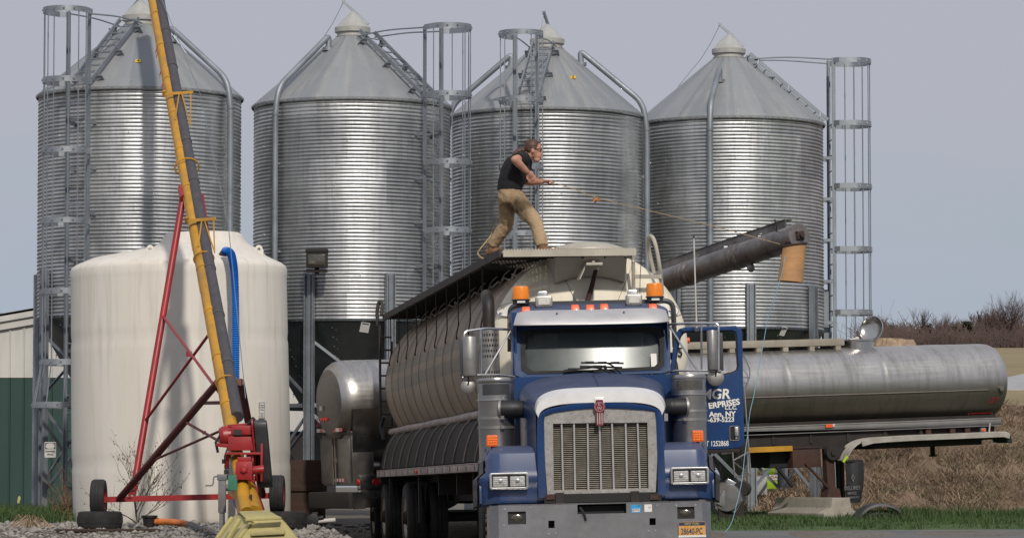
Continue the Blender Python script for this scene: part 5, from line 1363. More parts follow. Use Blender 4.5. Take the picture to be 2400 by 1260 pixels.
M['ever'] = simple('dark_evergreen', (.02,.032,.012), .95, 0, .4, 2)
def fartree(m, base, h, nt=70, rt=.12, spreadk=.5):
    m.tube([base, base+Vector((random.gauss(0,.1),0,h*.5)), base+Vector((random.gauss(0,.25),0,h*.9))],[rt,rt*.7,rt*.3],4,caps=False)
    for k in range(nt):
        f = random.uniform(.12,.9); a_ = random.uniform(0,2*PI); p = base+Vector((0,0,h*f)); L = h*random.uniform(.12,.34)*(1.15-f*.6)
        d_ = Vector((math.cos(a_)*spreadk, math.sin(a_)*spreadk, random.uniform(.35,1.1))).normalized(); e = p+d_*L; mid = p+d_*L*.5+Vector((random.gauss(0,.12),0,random.gauss(0,.1)))
        m.tube([p, mid, e],[rt*.35,rt*.24,rt*.12],3,caps=False)
        for j in range(2):
            g = e+Vector((random.gauss(0,.35),random.gauss(0,.3),random.uniform(.1,.9)))*h*.09; m.tube([mid.lerp(e,.6),g],[rt*.2,rt*.1],3,caps=False)
m = MB(); mg = MB()
Yw = 470
for k in range(270):
    Y = random.uniform(Yw,540); px_ = random.uniform(2030,2560); x = (px_-1200)*Y/F; zb_ = hill(x,Y)-.3
    tgt = 768+15*math.sin(px_*.021)-.05*(px_-2200)+random.gauss(0,11); h = max(2.2,(1140-tgt)*Y/8000 - zb_)
    fartree(m, Vector((x,Y,zb_)), h, 56, random.uniform(.09,.14))
# undergrowth: thicket of thin stems
for k in range(9000):
    Y = random.uniform(452,500); px_ = random.uniform(2020,2580); x = (px_-1200)*Y/F; zb_ = hill(x,Y)-.3; h = abs(random.gauss(1.7,.9))+.3; s_ = random.gauss(0,.45)*h
    b_ = Vector((x,Y,zb_)); c_ = b_+Vector((s_*.35+random.gauss(0,.12),0,h*.55))
    m.tube([b_,c_,b_+Vector((s_+random.gauss(0,.2),0,h))],[.06,.045,.02],3,caps=False)
o = m.build('bare_wood', M['wood_far'], ang=80); tag(o,'far brown wood of leafless trees along the hilltop','wood',kind='stuff')
for px_, py_, w_, h_, lab in ((2172,762,1.6,2.1,'small dark evergreen left of the gap in the hilltop trees'),(2232,764,2.0,2.0,'dark spreading evergreen in the gap of the hilltop trees'),(2268,756,1.5,2.2,'dark evergreen on the right of the gap in the hilltop trees')):
    Y = 468; q = at(px_,py_,Y); o = thing('evergreen_tree', lab, 'tree', (q.x,Y,hill(q.x,Y)), group='dark evergreens in the far wood')
    H_ = q.z-hill(q.x,Y); m = MB(); m.cyl((0,0,0),(0,0,H_*.8),.12,n=5); m.build('trunk', M['bark'], o)
    m = MB()
    for k in range(260):
        a_, rr = random.uniform(0,2*PI), math.sqrt(random.random()); z = H_*random.uniform(.25,1.0); s_ = w_*(1.15-.75*z/H_); c_ = Vector((rr*s_*math.cos(a_),rr*s_*math.sin(a_),z+random.gauss(0,.12)))
        d1 = Vector((random.gauss(0,1),random.gauss(0,1),random.gauss(0,.5))).normalized()*.32; d2 = Vector((random.gauss(0,1),random.gauss(0,1),random.gauss(0,.6))).normalized()*.22
        m.add([c_-d1,c_+d2,c_+d1,c_-d2],[(0,1,2,3)])
    m.build('crown', M['ever'], o)
def baretree(name, label, base, H_, r_, depth, L, seeds, mat=M['bark'], sp=.55, grp=None):
    random.seed(seeds); o = thing(name, label, 'tree', base, group=grp); m = MB(); m.tube([Vector((0,0,-.3)),Vector((.02*H_,0,H_*.18)),Vector((0,0,H_*.38))],[r_,r_*.8,r_*.7],6,caps=False); m.build('trunk', mat, o)
    m = MB()
    for k in range(8): branch(m, Vector((0,0,H_*random.uniform(.2,.4))), Vector((random.gauss(0,.55),random.gauss(0,.45),1)).normalized(), L, r_*.62, depth, None, sp, .3, (2,3))
    m.build('crown', mat, o); return o
for px_, top, lab, k in ((2366,700,'largest bare tree, with a round crown, standing above the hilltop wood at right',5),(2312,714,'thin bare tree just left of the round crowned hilltop tree',6),(2158,722,'bare tree with a ragged top above the middle of the hilltop wood',7),(2205,730,'slim leaning bare tree above the hilltop wood, near the gap',8)):
    Y = 466; q = at(px_,top,Y); zb_ = hill(q.x,Y); H_ = q.z-zb_
    baretree('bare_tree', lab, (q.x,Y,zb_), H_, .16 if px_ == 2366 else .11, 4 if px_ == 2366 else 3, H_*(.30 if px_ == 2366 else .27), k, M['wood_far'], .75 if px_ == 2366 else .45, 'bare trees above the hilltop wood')
q = at(2052,690,74); baretree('sapling', 'thin bare sapling behind the ladder cage of the last bin', (q.x,74,-.5), q.z+.5, .035, 3, 1.0, 11, M['twig'], .4)
random.seed(21)
# ------------------------------------------------------------------ the truck
TP = at(1408, 1350, 36.5)
TM = Matrix.Translation(TP) @ Matrix.Rotation(.0226,4,'Z') @ Matrix.Rotation(-.0215,4,'Y')
tr = thing('truck', 'blue conventional truck with its door open, facing the camera', 'truck', M=TM)
fT = Frame(TM); T = fT.p
def Tz(px,py,y): p = T(px,py,y); return (p.x, p.z)
# ---- bumper
bz0 = T(1408,1272,0).z; bz1 = T(1408,1178,0).z
H = []
def hole(x0,y0,x1,y1):
    a, b = T(x0,y0,0), T(x1,y1,0); return (a.x,b.x,b.z,a.z)
holes = [hole(1190,1198,1233,1227),hole(1587,1187,1628,1214),hole(1285,1219,1300,1236),hole(1522,1213,1537,1229),hole(1353,1181,1468,1201)]
bxl, bxr = T(1142,1200,0).x+.02, T(1672,1200,0).x-.02
m = MB().plate(bxl+.10,bxr-.10,bz0+.02,bz1,0,.012,holes)
m.bx(bxl+.10,bxr-.10,.0,.30,bz1-.006,bz1+.004)
for s_, xe, xi in ((-1,bxl,bxl+.10),(1,bxr,bxr-.10)):
    m.add([(xi,0,bz0+.02),(xe,.10,bz0+.03),(xe,.10,bz1-.01),(xi,0,bz1),(xi,.012,bz0+.02),(xe,.112,bz0+.03),(xe,.112,bz1-.01),(xi,.012,bz1)],[(0,1,2,3),(7,6,5,4),(0,4,5,1),(1,5,6,2),(2,6,7,3),(3,7,4,0)])
    m.add([(xe,.10,bz0+.03),(xe+s_*.02,.42,bz0+.05),(xe+s_*.02,.42,bz1-.02),(xe,.10,bz1-.01),(xe-s_*.012,.10,bz0+.03),(xe+s_*.008,.42,bz0+.05),(xe+s_*.008,.42,bz1-.02),(xe-s_*.012,.10,bz1-.01)],[(0,1,2,3),(7,6,5,4),(0,4,5,1),(1,5,6,2),(2,6,7,3),(3,7,4,0)])
bmp = m.build('bumper', M['bumper'], tr)
m = MB().bx(bxl+.15,bxr-.15,.10,.35,bz0+.05,bz1-.03); m.build('bumper_backing', M['dark'], bmp)
for h in holes[:2]:
    MB().bx(h[0]-.01,h[1]+.01,.03,.06,h[2]-.01,h[3]+.01).build('fog_housing', M['black'], bmp)
    m = MB(); cx, cz = (h[0]+h[1])/2,(h[2]+h[3])/2; 
    m.ell((cx,.035,cz),((h[1]-h[0])*.40,.02,(h[3]-h[2])*.36),16,8); m.build('fog_lamp', M['fogglass'], bmp)
m = MB(); p = [T(px,py,0) for px,py in ((1242,1189),(1540,1183),(1286,1250),(1302,1249),(1520,1243),(1536,1242),(1183,1192),(1585,1183),(1630,1182),(1181,1230))]
for q in p: MB().cyl((q.x,-.010,q.z),(q.x,0,q.z),.011,n=8).build('bolt', M['chrome'], bmp)
q = T(1366,1197,-.01); m = MB(); m.tube(bend([(q.x-.03,-.02,q.z+.04),(q.x+.01,-.04,q.z-.02),(q.x+.03,-.02,q.z-.10)],.03,4),.013,6); m.build('latch_handle', M['black'], bmp)
a, b = T(1478,1182,0), T(1503,1200,0); st = MB().bx(a.x,b.x,-.004,0,b.z,a.z).build('permit_sticker', M['cyan'], bmp); MB().bx(a.x+.012,b.x-.012,-.006,-.004,b.z+.008,b.z+.042).build('sticker_panel', M['sticker'], st)
text('sticker_number','087955',.034,M['blackink'],facing((a.x+b.x)/2,-.0068,b.z+.025),st,.0006); text('sticker_state','NY',.020,M['platebl'],facing(b.x-.022,-.0048,a.z-.013),st,.0006)
a, b = T(1510,1181,0), T(1528,1198,0); st = MB().bx(a.x,b.x,-.004,0,b.z,a.z).build('inspection_sticker', M['sticker'], bmp); text('sticker_number','22',.026,M['blackink'],facing(b.x-.026,-.0048,(a.z+b.z)/2+.006),st,.0006)
a, b = T(1590,1222,-.03), T(1654,1257,-.03); pl = MB().prism(rrect(a.x,b.x,b.z,a.z,.012,3),-.035,-.029).build('licence_plate', M['plateor'], tr)
MB().bx(a.x+.004,b.x-.004,-.0368,-.0352,a.z-.040,a.z-.004).build('plate_band', M['platebl'], pl)
text('plate_state','NEW YORK',.030,M['goldink'],facing((a.x+b.x)/2,-.0375,a.z-.022),pl,.0006)
text('plate_number','28640-PC',.092,M['platebl'],facing((a.x+b.x)/2-.004,-.0362,(a.z+b.z)/2-.022),pl,.001,bold=.001,sx=.63)
m = MB(); m.bx(a.x-.004,b.x+.004,-.0358,-.0352,b.z,b.z+.022); m.build('plate_scuff', M['sticker'], pl)
m = MB(); m.bx((a.x+b.x)/2-.12,(a.x+b.x)/2+.12,-.028,-.0,a.z-.06,a.z-.03); m.build('plate_bracket', M['undercar'], pl)
# ---- grille
gy = .34
gp = [(1275,974),(1300,966),(1350,959),(1404,955),(1460,957),(1510,960),(1537,964),(1541,1060),(1537,1153),(1410,1157),(1283,1159),(1277,1070)]
gi = [(1296,992),(1310,992),(1350,991),(1404,990),(1460,990),(1505,989),(1517,989),(1519,1060),(1520,1143),(1410,1146),(1298,1148),(1297,1070)]
m = MB().ring([Tz(x,y,gy) for x,y in gp],[Tz(x,y,gy) for x,y in gi],gy,gy+.04); gr = m.build('grille_surround', M['grilleplate'], tr)
for px_,py_ in ((1286,990),(1284,1050),(1283,1110),(1288,1150),(1527,978),(1530,1040),(1531,1100),(1529,1146),(1340,966),(1468,962),(1386,972),(1422,970),(1300,1153),(1360,1152),(1450,1150),(1510,1148)):
    q = T(px_,py_,gy); MB().cyl((q.x,gy-.006,q.z),(q.x,gy,q.z),.009,n=8).build('rivet', M['chrome'], gr)
zt_, zb_ = T(1408,991,gy+.05).z, T(1408,1147,gy+.05).z; xl, xr = T(1296,1060,gy).x, T(1520,1060,gy).x
m = MB(); nL = 34
for k in range(nL):
    z = zt_ + (zb_-zt_)*(k+.5)/nL; m.box(((xl+xr)/2,gy+.06,z),(xr-xl+.02,.012,.0045),Matrix.Rotation(.2,3,'X'))
tag(m.build('louvres', M['louvre'], gr))
m = MB(); m.bx(xl-.01,xr+.01,gy+.09,gy+.10,zb_-.01,zt_+.01); m.build('radiator_core', M['dark'], gr)
for k,(xt,xb) in enumerate(((1316,1320),(1345,1348),(1377,1379),(1405,1409),(1434,1439),(1466,1470),(1494,1500))):
    a, b = T(xt,984 if k != 3 else 990,gy+.02), T(xb,1154,gy+.02); MB().tube([(a.x,gy+.022,a.z),(b.x,gy+.022,b.z)],.011,8).build('grille_bar', M['visor'], gr)
m = MB(); a = T(1280,1165,gy); b = T(1545,1160,gy); m.bx(a.x-.02,b.x+.02,gy-.02,gy+.15,a.z-.06,a.z+.035); m.build('lower_crossmember', M['dark'], tr)
for px_ in (1290,1533): q = T(px_,1163,gy); MB().bx(q.x-.045,q.x+.045,gy-.04,gy,q.z-.03,q.z+.025).build('rusty_hinge', M['rust'], tr)
# ---- blue grille shell (arch)
so_ = [(1262,1166),(1259,1060),(1259,985),(1264,968),(1285,957),(1340,946),(1405,939),(1465,942),(1520,950),(1548,960),(1555,980),(1557,1060),(1562,1160)]
si_ = [(1282,1164),(1277,1062),(1275,990),(1277,974),(1300,966),(1350,959),(1404,955),(1462,957),(1510,960),(1535,963),(1538,985),(1541,1062),(1541,1158)]
m = MB(); n = len(so_)
vs = [(*[T(x,y,gy-.03).x],gy-.03,T(x,y,gy-.03).z) for x,y in so_]+[(T(x,y,gy-.02).x,gy-.02,T(x,y,gy-.02).z) for x,y in si_]
vs += [(v[0],gy+.25,v[2]) for v in vs[:n]]+[(v[0],gy+.25,v[2]) for v in vs[n:2*n]]
fs = []
for i in range(n-1): fs += [(i,i+1,n+i+1,n+i),(2*n+i,3*n+i,3*n+i+1,2*n+i+1),(i,2*n+i,2*n+i+1,i+1),(n+i,n+i+1,3*n+i+1,3*n+i)]
m.add(vs,fs); m.build('grille_shell', M['blue'], tr, bevel=.008)
# emblem
q = T(1405,953,gy-.05); ex, ez = q.x, q.z
m = MB(); m.prism(rrect(ex-.055,ex+.055,ez-.03,ez+.105,.02,4),gy-.045,gy-.02); m.build('emblem_plinth', M['hoodtrim'], tr, bevel=.006)
m = MB(); m.prism([( ex+.062*math.cos(t), ez+.002+.062*math.sin(t)) for t in spread(0,2*PI,28)[:-1]],gy-.062,gy-.04); m.prism(rrect(ex-.04,ex+.04,ez+.03,ez+.078,.012,3),gy-.060,gy-.04); m.prism(rrect(ex-.040,ex+.040,ez-.20,ez-.03,.012,3),gy-.058,gy-.03); em = m.build('emblem', M['emblem'], tr)
m = MB(); m.ring([(ex+.052*math.cos(t),ez+.002+.052*math.sin(t)) for t in spread(0,2*PI,28)[:-1]],[(ex+.047*math.cos(t),ez+.002+.047*math.sin(t)) for t in spread(0,2*PI,28)[:-1]],gy-.064,gy-.062); m.build('emblem_ring', M['emblemlt'], em)
for dx in (-.024,0,.024): MB().bx(ex+dx-.006,ex+dx+.006,gy-.062,gy-.058,ez-.185,ez-.065).build('emblem_bar', M['emblemlt'], em)
text('emblem_letter','K',.05,M['emblemlt'],facing(ex,gy-.063,ez+.026),em,.001,bold=.001); text('emblem_letter','W',.05,M['emblemlt'],facing(ex,gy-.063,ez-.016),em,.001,bold=.001)
# ---- hood: lofted from the grille arch back to the cowl
def arch(px0, px1, yt, ys, yb, y, n=20, p=3.2, top=None):
    """section across the hood: rounded shoulders; returns local points"""
    L_, R_ = T(px0,yb,y), T(px1,yb,y); zt__ = T((px0+px1)/2,yt,y).z; zs = T((px0+px1)/2,ys,y).z; zb__ = L_.z
    cx = (L_.x+R_.x)/2; hw = (R_.x-L_.x)/2; out = []
    out.append(Vector((L_.x,y,zb__)))
    for i in range(n+1):
        t = PI - PI*i/n; c, s = math.cos(t), math.sin(t)
        x = cx+hw*math.copysign(abs(c)**(2/p),c); z = zs+(zt__-zs)*abs(s)**(2/p) - .035*min(1,abs(c))**1.0*abs(s)**.3
        z += (R_.z-L_.z)*0
        out.append(Vector((x,y,z)))
    out.append(Vector((R_.x,y,R_.z)))
    return out
secs = [arch(1259,1556,921,985,1120,gy+.02,p=5.5), arch(1254,1560,914,985,1120,gy+.15,p=5.2), arch(1245,1562,905,975,1100,.75,p=4.2), arch(1234,1563,892,955,1080,1.15,p=3.2), arch(1222,1563,878,935,1060,1.65,p=3.2), arch(1219,1563,874,930,1050,1.82,p=3.2)]
m = MB(); m.loft(secs, closed=False, caps=False); K = len(m.v); m.v += [(x*.98,y,z-.02) for x,y,z in m.v]; m.f += [tuple(i+K for i in reversed(f)) for f in m.f]
hood = m.build('hood', M['blue'], tr, ang=50)
m = MB(); m.tube([T(1407,914,.50)+Vector((0,0,.003)),T(1404,903,.80)+Vector((0,0,.003)),T(1398,890,1.2)+Vector((0,0,.003)),T(1392,876,1.7)+Vector((0,0,.003))],.012,6); m.build('hood_crease', M['blue'], hood)
# pale trim around the hood's front edge
A_ = arch(1256,1559,919,1000,1010,gy+.0,p=5.5,n=40); B_ = arch(1253,1562,909,995,1010,gy+.12,p=5.2,n=40); C_ = arch(1262,1553,942,1000,1010,gy-.035,p=5.5,n=40)
m = MB(); ra = [A_[3:-3],B_[3:-3]]; n = len(ra[0])
C2 = [p+Vector((0,0,0)) for p in C_[3:-3]]
vs = [*C2,*[p+Vector((0,-.03,.004)) for p in ra[0]],*[p+Vector((0,0,.012)) for p in ra[1]]]
fs = [(i*n+k,i*n+k+1,(i+1)*n+k+1,(i+1)*n+k) for i in range(2) for k in range(n-1)]
K = len(vs); vs += [v+Vector((0,.02,-.006)) for v in vs]; fs += [tuple(i+K for i in reversed(f)) for f in fs]
m.add(vs,fs); m.build('hood_trim', M['hoodtrim'], tr, ang=60)
for sx_, sy in ((1262,985),(1560,975)):
    q = T(sx_,sy,.5); MB().bx(q.x-.02,q.x+.02,.44,.52,q.z-.05,q.z+.03).build('hood_latch', M['chrome'], tr)
# ---- fenders (nose, sloped top, arch over the wheel)
def fender(side, xi0, xo0, ytop, yb, name='fender'):
    # x limits at the nose in pixels; profile in (y, z) swept across the width
    a, b = T(xi0,ytop,.40), T(xo0,ytop,.40); zt__ = T((xi0+xo0)/2,ytop,.55).z; zb__ = T((xi0+xo0)/2,yb,.36).z
    prof = [(.40,zb__),(.37,zb__+.13),(.37,zb__+.18),(.345,zb__+.22),(.345,zt__-.30),(.38,zt__-.24),(.45,zt__-.06),(.56,zt__-.005),(.72,zt__+.02),(1.0,zt__+.03),(1.3,zt__-.0),(1.55,zt__-.12),(1.72,zt__-.32)]
    xi, xo = a.x, b.x
    k = 9; rings = []
    for y, z in prof:
        row = []
        for j in range(k+1):
            f = j/k; x = lerp(xi,xo,f); rr = max(0,(f-.72)/.28)
            f0 = max(0, (.55-y)/.2) if y < .56 else 0
            dz = -.13*rr**2.2 if z > zb__+.4 else -.02*rr**2
            dy = .10*rr**2 if y < .5 else 0
            x2 = x - (xo-xi)*.10*rr*(1 if z > zt__-.25 else 0)
            row.append(Vector((x2,y+dy,z+dz)))
        rings.append(row)
    m = MB(); n = k+1; vs = [p for r_ in rings for p in r_]; K = len(vs)
    vs += [p+Vector((0,.03,-.02)) for p in vs]; fs = []
    for i in range(len(rings)-1):
        for j in range(k): fs += [(i*n+j,i*n+j+1,(i+1)*n+j+1,(i+1)*n+j),(K+i*n+j,K+(i+1)*n+j,K+(i+1)*n+j+1,K+i*n+j+1)]
        fs += [(i*n+k,K+i*n+k,K+(i+1)*n+k,(i+1)*n+k)]
    m.add(vs,fs)
    fo = m.build(name, M['blue'], tr, ang=40)
    # outer cheek
    m = MB(); pr_ = [(max(y,.40),z) for y,z in prof[:]]
    edge = [rings[i][k] for i in range(len(rings))]
    cx, cz, rw = 1.02, zb__+.02, .60
    inner = []
    for p in edge:
        t = math.atan2(p.z-cz, p.y-cx); inner.append(Vector((p.x*1.0, cx+rw*math.cos(t), max(zb__, cz+rw*math.sin(t)))))
    n = len(edge); vs = edge+inner+[v-Vector((side*.02,0,0)) for v in edge+inner]; fs = []
    for i in range(n-1): fs += [(i,i+1,n+i+1,n+i),(2*n+i,3*n+i,3*n+i+1,2*n+i+1),(n+i,n+i+1,3*n+i+1,3*n+i)]
    m.add(vs,fs); m.build('fender_cheek', M['blue'], fo, ang=40)
    # rubber flare along the outside
    m = MB()
    fl_ = [Vector((p.x+side*.025,p.y+.10,p.z-.01)) for p in edge[0:]]
    rings2 = [[p+Vector((side*.0,-.02,.01)),p+Vector((side*.045,.0,-.015)),p+Vector((side*.045,.06,-.03)),p+Vector((-side*.02,.06,-.02))] for p in fl_]
    m.loft(rings2); m.build('fender_flare', M['guard'], fo, ang=50)
    return fo, prof
fender(-1, 1272, 1122, 1049, 1178)
fender(1, 1548, 1672, 1040, 1166)
# inner nose panels between shell and fender
for x0_, x1_, t0, b0__ in ((1228,1266,1090,1168),(1554,1578,1082,1160)):
    a, b = T(x0_,t0,.43), T(x1_,b0__,.43); MB().bx(a.x,b.x,.43,.9,b.z,a.z).build('nose_panel', M['blue'], tr)
# ---- headlamps
def headlamp(x0,y0,x1,y1):
    a, b = T(x0,y0,.30), T(x1,y1,.30); hl = MB().ring(rrect(a.x,b.x,b.z,a.z,.022),rrect(a.x+.025,b.x-.025,b.z+.022,a.z-.022,.012),.285,.345).build('headlight', M['chrome'], tr, bevel=.004)
    MB().bx(a.x+.01,b.x-.01,.33,.36,b.z+.01,a.z-.01).build('lamp_backing', M['black'], hl)
    w = (b.x-a.x-.05)/2
    for k in range(2):
        x0__ = a.x+.025+k*w; m = MB(); m.prism(rrect(x0__+.010,x0__+w-.010,b.z+.032,a.z-.032,.012,4),.303,.332); ln = m.build('lens', M['lampglass'], hl, bevel=.006)
        MB().ring(rrect(x0__+.003,x0__+w-.003,b.z+.025,a.z-.025,.014,4),rrect(x0__+.012,x0__+w-.012,b.z+.034,a.z-.034,.010,4),.296,.33).build('lens_rim', M['black'], hl)
        m = MB(); m.lathe([(.0,.002),(.022,.0),(.034,-.004)],14,Matrix.Translation((x0__+w/2,.302,(a.z+b.z)/2)) @ Matrix.Rotation(PI/2,4,'X')); m.build('bulb_cap', M['chrome'], ln)
        for j in range(1,5): MB().bx(x0__+.012,x0__+w-.012,.3015,.303,b.z+.034+j*(a.z-b.z-.07)/5,b.z+.037+j*(a.z-b.z-.07)/5).build('lens_ridge', M['fogglass'], ln)
headlamp(1147,1108,1239,1145); headlamp(1571,1095,1662,1133)
# ---- turn signals on the fenders
for x0_,y0_,x1_,y1_ in ((1140,1019,1167,1045),(1622,1008,1649,1034)):
    a, b = T(x0_,y0_,.72), T(x1_,y1_,.72); ts = MB().prism(rrect(a.x,b.x,b.z,a.z,.016,4),.70,.76).build('turn_signal', M['redor'], tr, bevel=.006)
    m = MB()
    for i in range(4):
        for j in range(4): m.ell((lerp(a.x,b.x,(i+.8)/4.6),.699,lerp(b.z,a.z,(j+.8)/4.6)),(.010,.006,.010),8,6)
    tag(m.build('led_cluster', M['amber'], ts)); MB().cyl(((a.x+b.x)/2,.73,b.z-.06),((a.x+b.x)/2,.73,b.z+.01),.018,n=8).build('signal_stem', M['black'], ts)
# ---- cab
CY = 1.95
def cp(px,py,y): return T(px,py,y)
# cab shell as lofted sections: cowl, windscreen plane leaning back, roof
def cabsec(x0,x1,y0,y1,y,r=.10): 
    a, b = T(x0,y0,y), T(x1,y1,y); return a, b
cw = [T(1203,885,CY),T(1573,872,CY)]
rt = [T(1203,755,2.15),T(1570,748,2.15)]
m = MB()
zc = (cw[0].z+cw[1].z)/2; xl0, xr0 = cw[0].x, cw[1].x; zr_ = T(1385,708,2.45).z
bk = 2.95; floor = T(1385,1120,2.0).z
# side and back walls, floor, roof
m.bx(xl0+.0,xl0+.05,2.05,bk,floor,zr_-.12); 
m.bx(xl0,xr0,bk-.05,bk,floor,zr_-.1); m.bx(xl0,xr0,CY,bk,floor,floor+.05)
m.bx(xl0,xr0,CY-.02,CY+.05,floor,zc-.005)
cabw = m.build('cab', M['blue'], tr)
# roof cap
secs = []
for y, zt__, dz, wv in ((2.02,T(1385,742,2.02).z,.06,.97),(2.12,T(1385,722,2.12).z,.12,1.0),(2.35,T(1385,713,2.35).z,.16,1.02),(2.7,T(1385,711,2.7).z,.18,1.03),(bk+.02,T(1385,714,bk).z,.2,1.03)):
    cx = (xl0+xr0)/2; hw = (xr0-xl0)/2*wv; row = []
    for i in range(17):
        t = PI-PI*i/16; c, s = math.cos(t), math.sin(t); row.append(Vector((cx+hw*math.copysign(abs(c)**.35,c), y, zt__-dz+dz*abs(s)**.5)))
    row = [Vector((cx-hw,y,zt__-.36))]+row+[Vector((cx+hw,y,zt__-.36))]
    secs.append(row)
m = MB(); m.loft(secs, caps=False, closed=False); K = len(m.v); m.v += [(x,y,z-.02) for x,y,z in m.v]; m.f += [tuple(i+K for i in reversed(f)) for f in m.f]; m.build('cab_roof', M['blue'], tr, ang=50)
m = MB(); a, b = T(1197,712,2.95), T(1575,702,2.95); m.bx(a.x+.12,b.x-.12,2.90,2.97,a.z-.03,a.z+.02); m.tube(bend([(a.x-.02,2.96,a.z-.55),(a.x-.01,2.95,a.z-.02),(a.x+.2,2.94,a.z+.0)],.10,5),.030,8); m.tube(bend([(b.x+.02,2.96,b.z-.55),(b.x+.01,2.95,b.z-.02),(b.x-.2,2.94,b.z+.0)],.10,5),.030,8); m.build('rear_fairing', M['guard'], tr)
# windscreen surround + glass
wo = [Tz(x,y,2.0) for x,y in rr_] if False else None
def wl(x, py):
    """windscreen leans back: bottom y=CY, top y=2.16"""
    f = (886-py)/(886-757); y = lerp(CY,2.165,f); return T(x,py,y)
outer = [(1205,758),(1250,757),(1385,755),(1520,753),(1569,752),(1571,800),(1572,868),(1560,873),(1385,879),(1222,884),(1206,878),(1204,820)]
inner_ = [(1221,776),(1252,771),(1385,769),(1520,767),(1553,770),(1556,800),(1556,855),(1545,866),(1385,872),(1238,876),(1222,866),(1221,820)]
vs = [wl(*p) for p in outer]+[wl(*p)+Vector((0,.012,0)) for p in inner_]; n = len(outer)
m = MB(); vs2 = [v+Vector((0,.05,0)) for v in vs]; fs = []
for i in range(n):
    j = (i+1)%n; fs += [(i,j,n+j,n+i),(2*n+i,3*n+i,3*n+j,2*n+j),(i,2*n+i,2*n+j,j),(n+i,n+j,3*n+j,3*n+i)]
m.add(vs+vs2,fs); m.build('windscreen_frame', M['bluematte'], tr, bevel=.004)
gas = [(1233,788),(1254,780),(1385,778),(1515,776),(1540,782),(1546,800),(1546,846),(1534,858),(1385,866),(1250,869),(1233,858),(1231,820)]
vs = [wl(*p)+Vector((0,.004,0)) for p in inner_]+[wl(*p)+Vector((0,.002,0)) for p in gas]
m = MB(); vs2 = [v+Vector((0,.02,0)) for v in vs]; fs = []
for i in range(n):
    j = (i+1)%n; fs += [(i,j,n+j,n+i),(2*n+i,3*n+i,3*n+j,2*n+j),(i,2*n+i,2*n+j,j),(n+i,n+j,3*n+j,3*n+i)]
m.add(vs+vs2,fs); m.build('window_seal', M['rubber'], tr)
# glass: slightly curved sheet
m = MB(); gw, gh = 20, 8; vs = []
for j in range(gh+1):
    for i in range(gw+1):
        px_ = lerp(1223,1554,i/gw); py_ = lerp(772,870,j/gh) + lerp(3,-3,i/gw)
        p = wl(px_,py_); c_ = (i/gw-.5)*2; vs.append(p+Vector((0,.02+.075*c_*c_,0)))
m.add(vs,[(j*(gw+1)+i,j*(gw+1)+i+1,(j+1)*(gw+1)+i+1,(j+1)*(gw+1)+i) for j in range(gh) for i in range(gw)]); m.build('windscreen', M['glass'], tr, ang=80)
# interior
m = MB(); q = T(1385,860,2.1); m.bx(xl0+.08,xr0-.08,2.05,2.3,floor+.3,q.z-.10); m.build('dashboard', M['seat'], tr, bevel=.03)
for px_ in (1280,1480): q = T(px_,850,2.65); m = MB(); m.bx(q.x-.24,q.x+.24,2.6,2.75,q.z-.5,q.z+.18); m.bx(q.x-.14,q.x+.14,2.62,2.72,q.z+.18,q.z+.36); m.build('seat', M['seatlt'], tr, bevel=.04)
q = T(1480,860,2.35); m = MB(); m.tube([q+Vector((.22*math.cos(t),.08*math.sin(t),.20*math.sin(t))) for t in spread(0,2*PI,24)[:-1]],.014,6,closed=True); m.build('steering_wheel', M['black'], tr)
q = T(1536,837,2.0); p0 = wl(1525,828); p1 = wl(1540,858)
m = MB(); m.add([p0+Vector((0,.015,0)),Vector((p1.x,p0.y+.015,p0.z)),p1+Vector((0,.013,0)),Vector((p0.x,p1.y+.013,p1.z))],[(0,1,2,3)]); m.v += [(x,y+.002,z) for x,y,z in m.v]; m.f.append((7,6,5,4)); m.build('windscreen_sticker', M['sticker'], tr)
# wipers
for (a, b, c_) in (((1321,868),(1420,857),(1372,863)),((1361,850),(1461,851),(1411,851))):
    pa, pb = wl(*a)-Vector((0,.045,0)), wl(*b)-Vector((0,.045,0)); m = MB(); m.bar(pa,pb,.014,.022); 
    for f in (.2,.5,.8): m.box(pa.lerp(pb,f)+Vector((0,-.01,.01)),(.10,.012,.016))
    piv = wl(1455,872) if a[1] < 860 else wl(1440,874); m.tube([pa.lerp(pb,.55)+Vector((0,-.015,.01)), (pa.lerp(pb,.55)+piv)/2+Vector((0,-.05,.02)), piv+Vector((0,-.03,-.02))],.010,5); m.build('wiper', M['black'], tr)
# sun visor
def vis(px,py,y): return T(px,py,y)
top_ = [(1212,733,2.06),(1235,728,2.02),(1300,726,1.99),(1390,725,1.98),(1480,722,1.99),(1540,722,2.02),(1560,727,2.06)]
bot_ = [(1204,759,1.92),(1232,759,1.84),(1300,758,1.79),(1390,757,1.77),(1480,755,1.79),(1540,753,1.84),(1567,750,1.92)]
tv = smooth_path([vis(*p) for p in top_],4); bv = smooth_path([vis(*p) for p in bot_],4)
m = MB(); n = len(tv); mid_ = [(a*.45+b*.55)+Vector((0,-.03,.012)) for a,b in zip(tv,bv)]
lip = [b+Vector((0,-.004,-.012)) for b in bv]; back = [b+Vector((0,.03,-.006)) for b in bv]
rows = [tv,mid_,bv,lip,back]; vs = [p for r_ in rows for p in r_]; fs = [(i*n+k,i*n+k+1,(i+1)*n+k+1,(i+1)*n+k) for i in range(4) for k in range(n-1)]
K = len(vs); vs += [v+Vector((0,.012,-.006)) for v in vs]; fs += [tuple(i+K for i in reversed(f)) for f in fs]
m.add(vs,fs); vz = m.build('sun_visor', M['visor'], tr, ang=40)
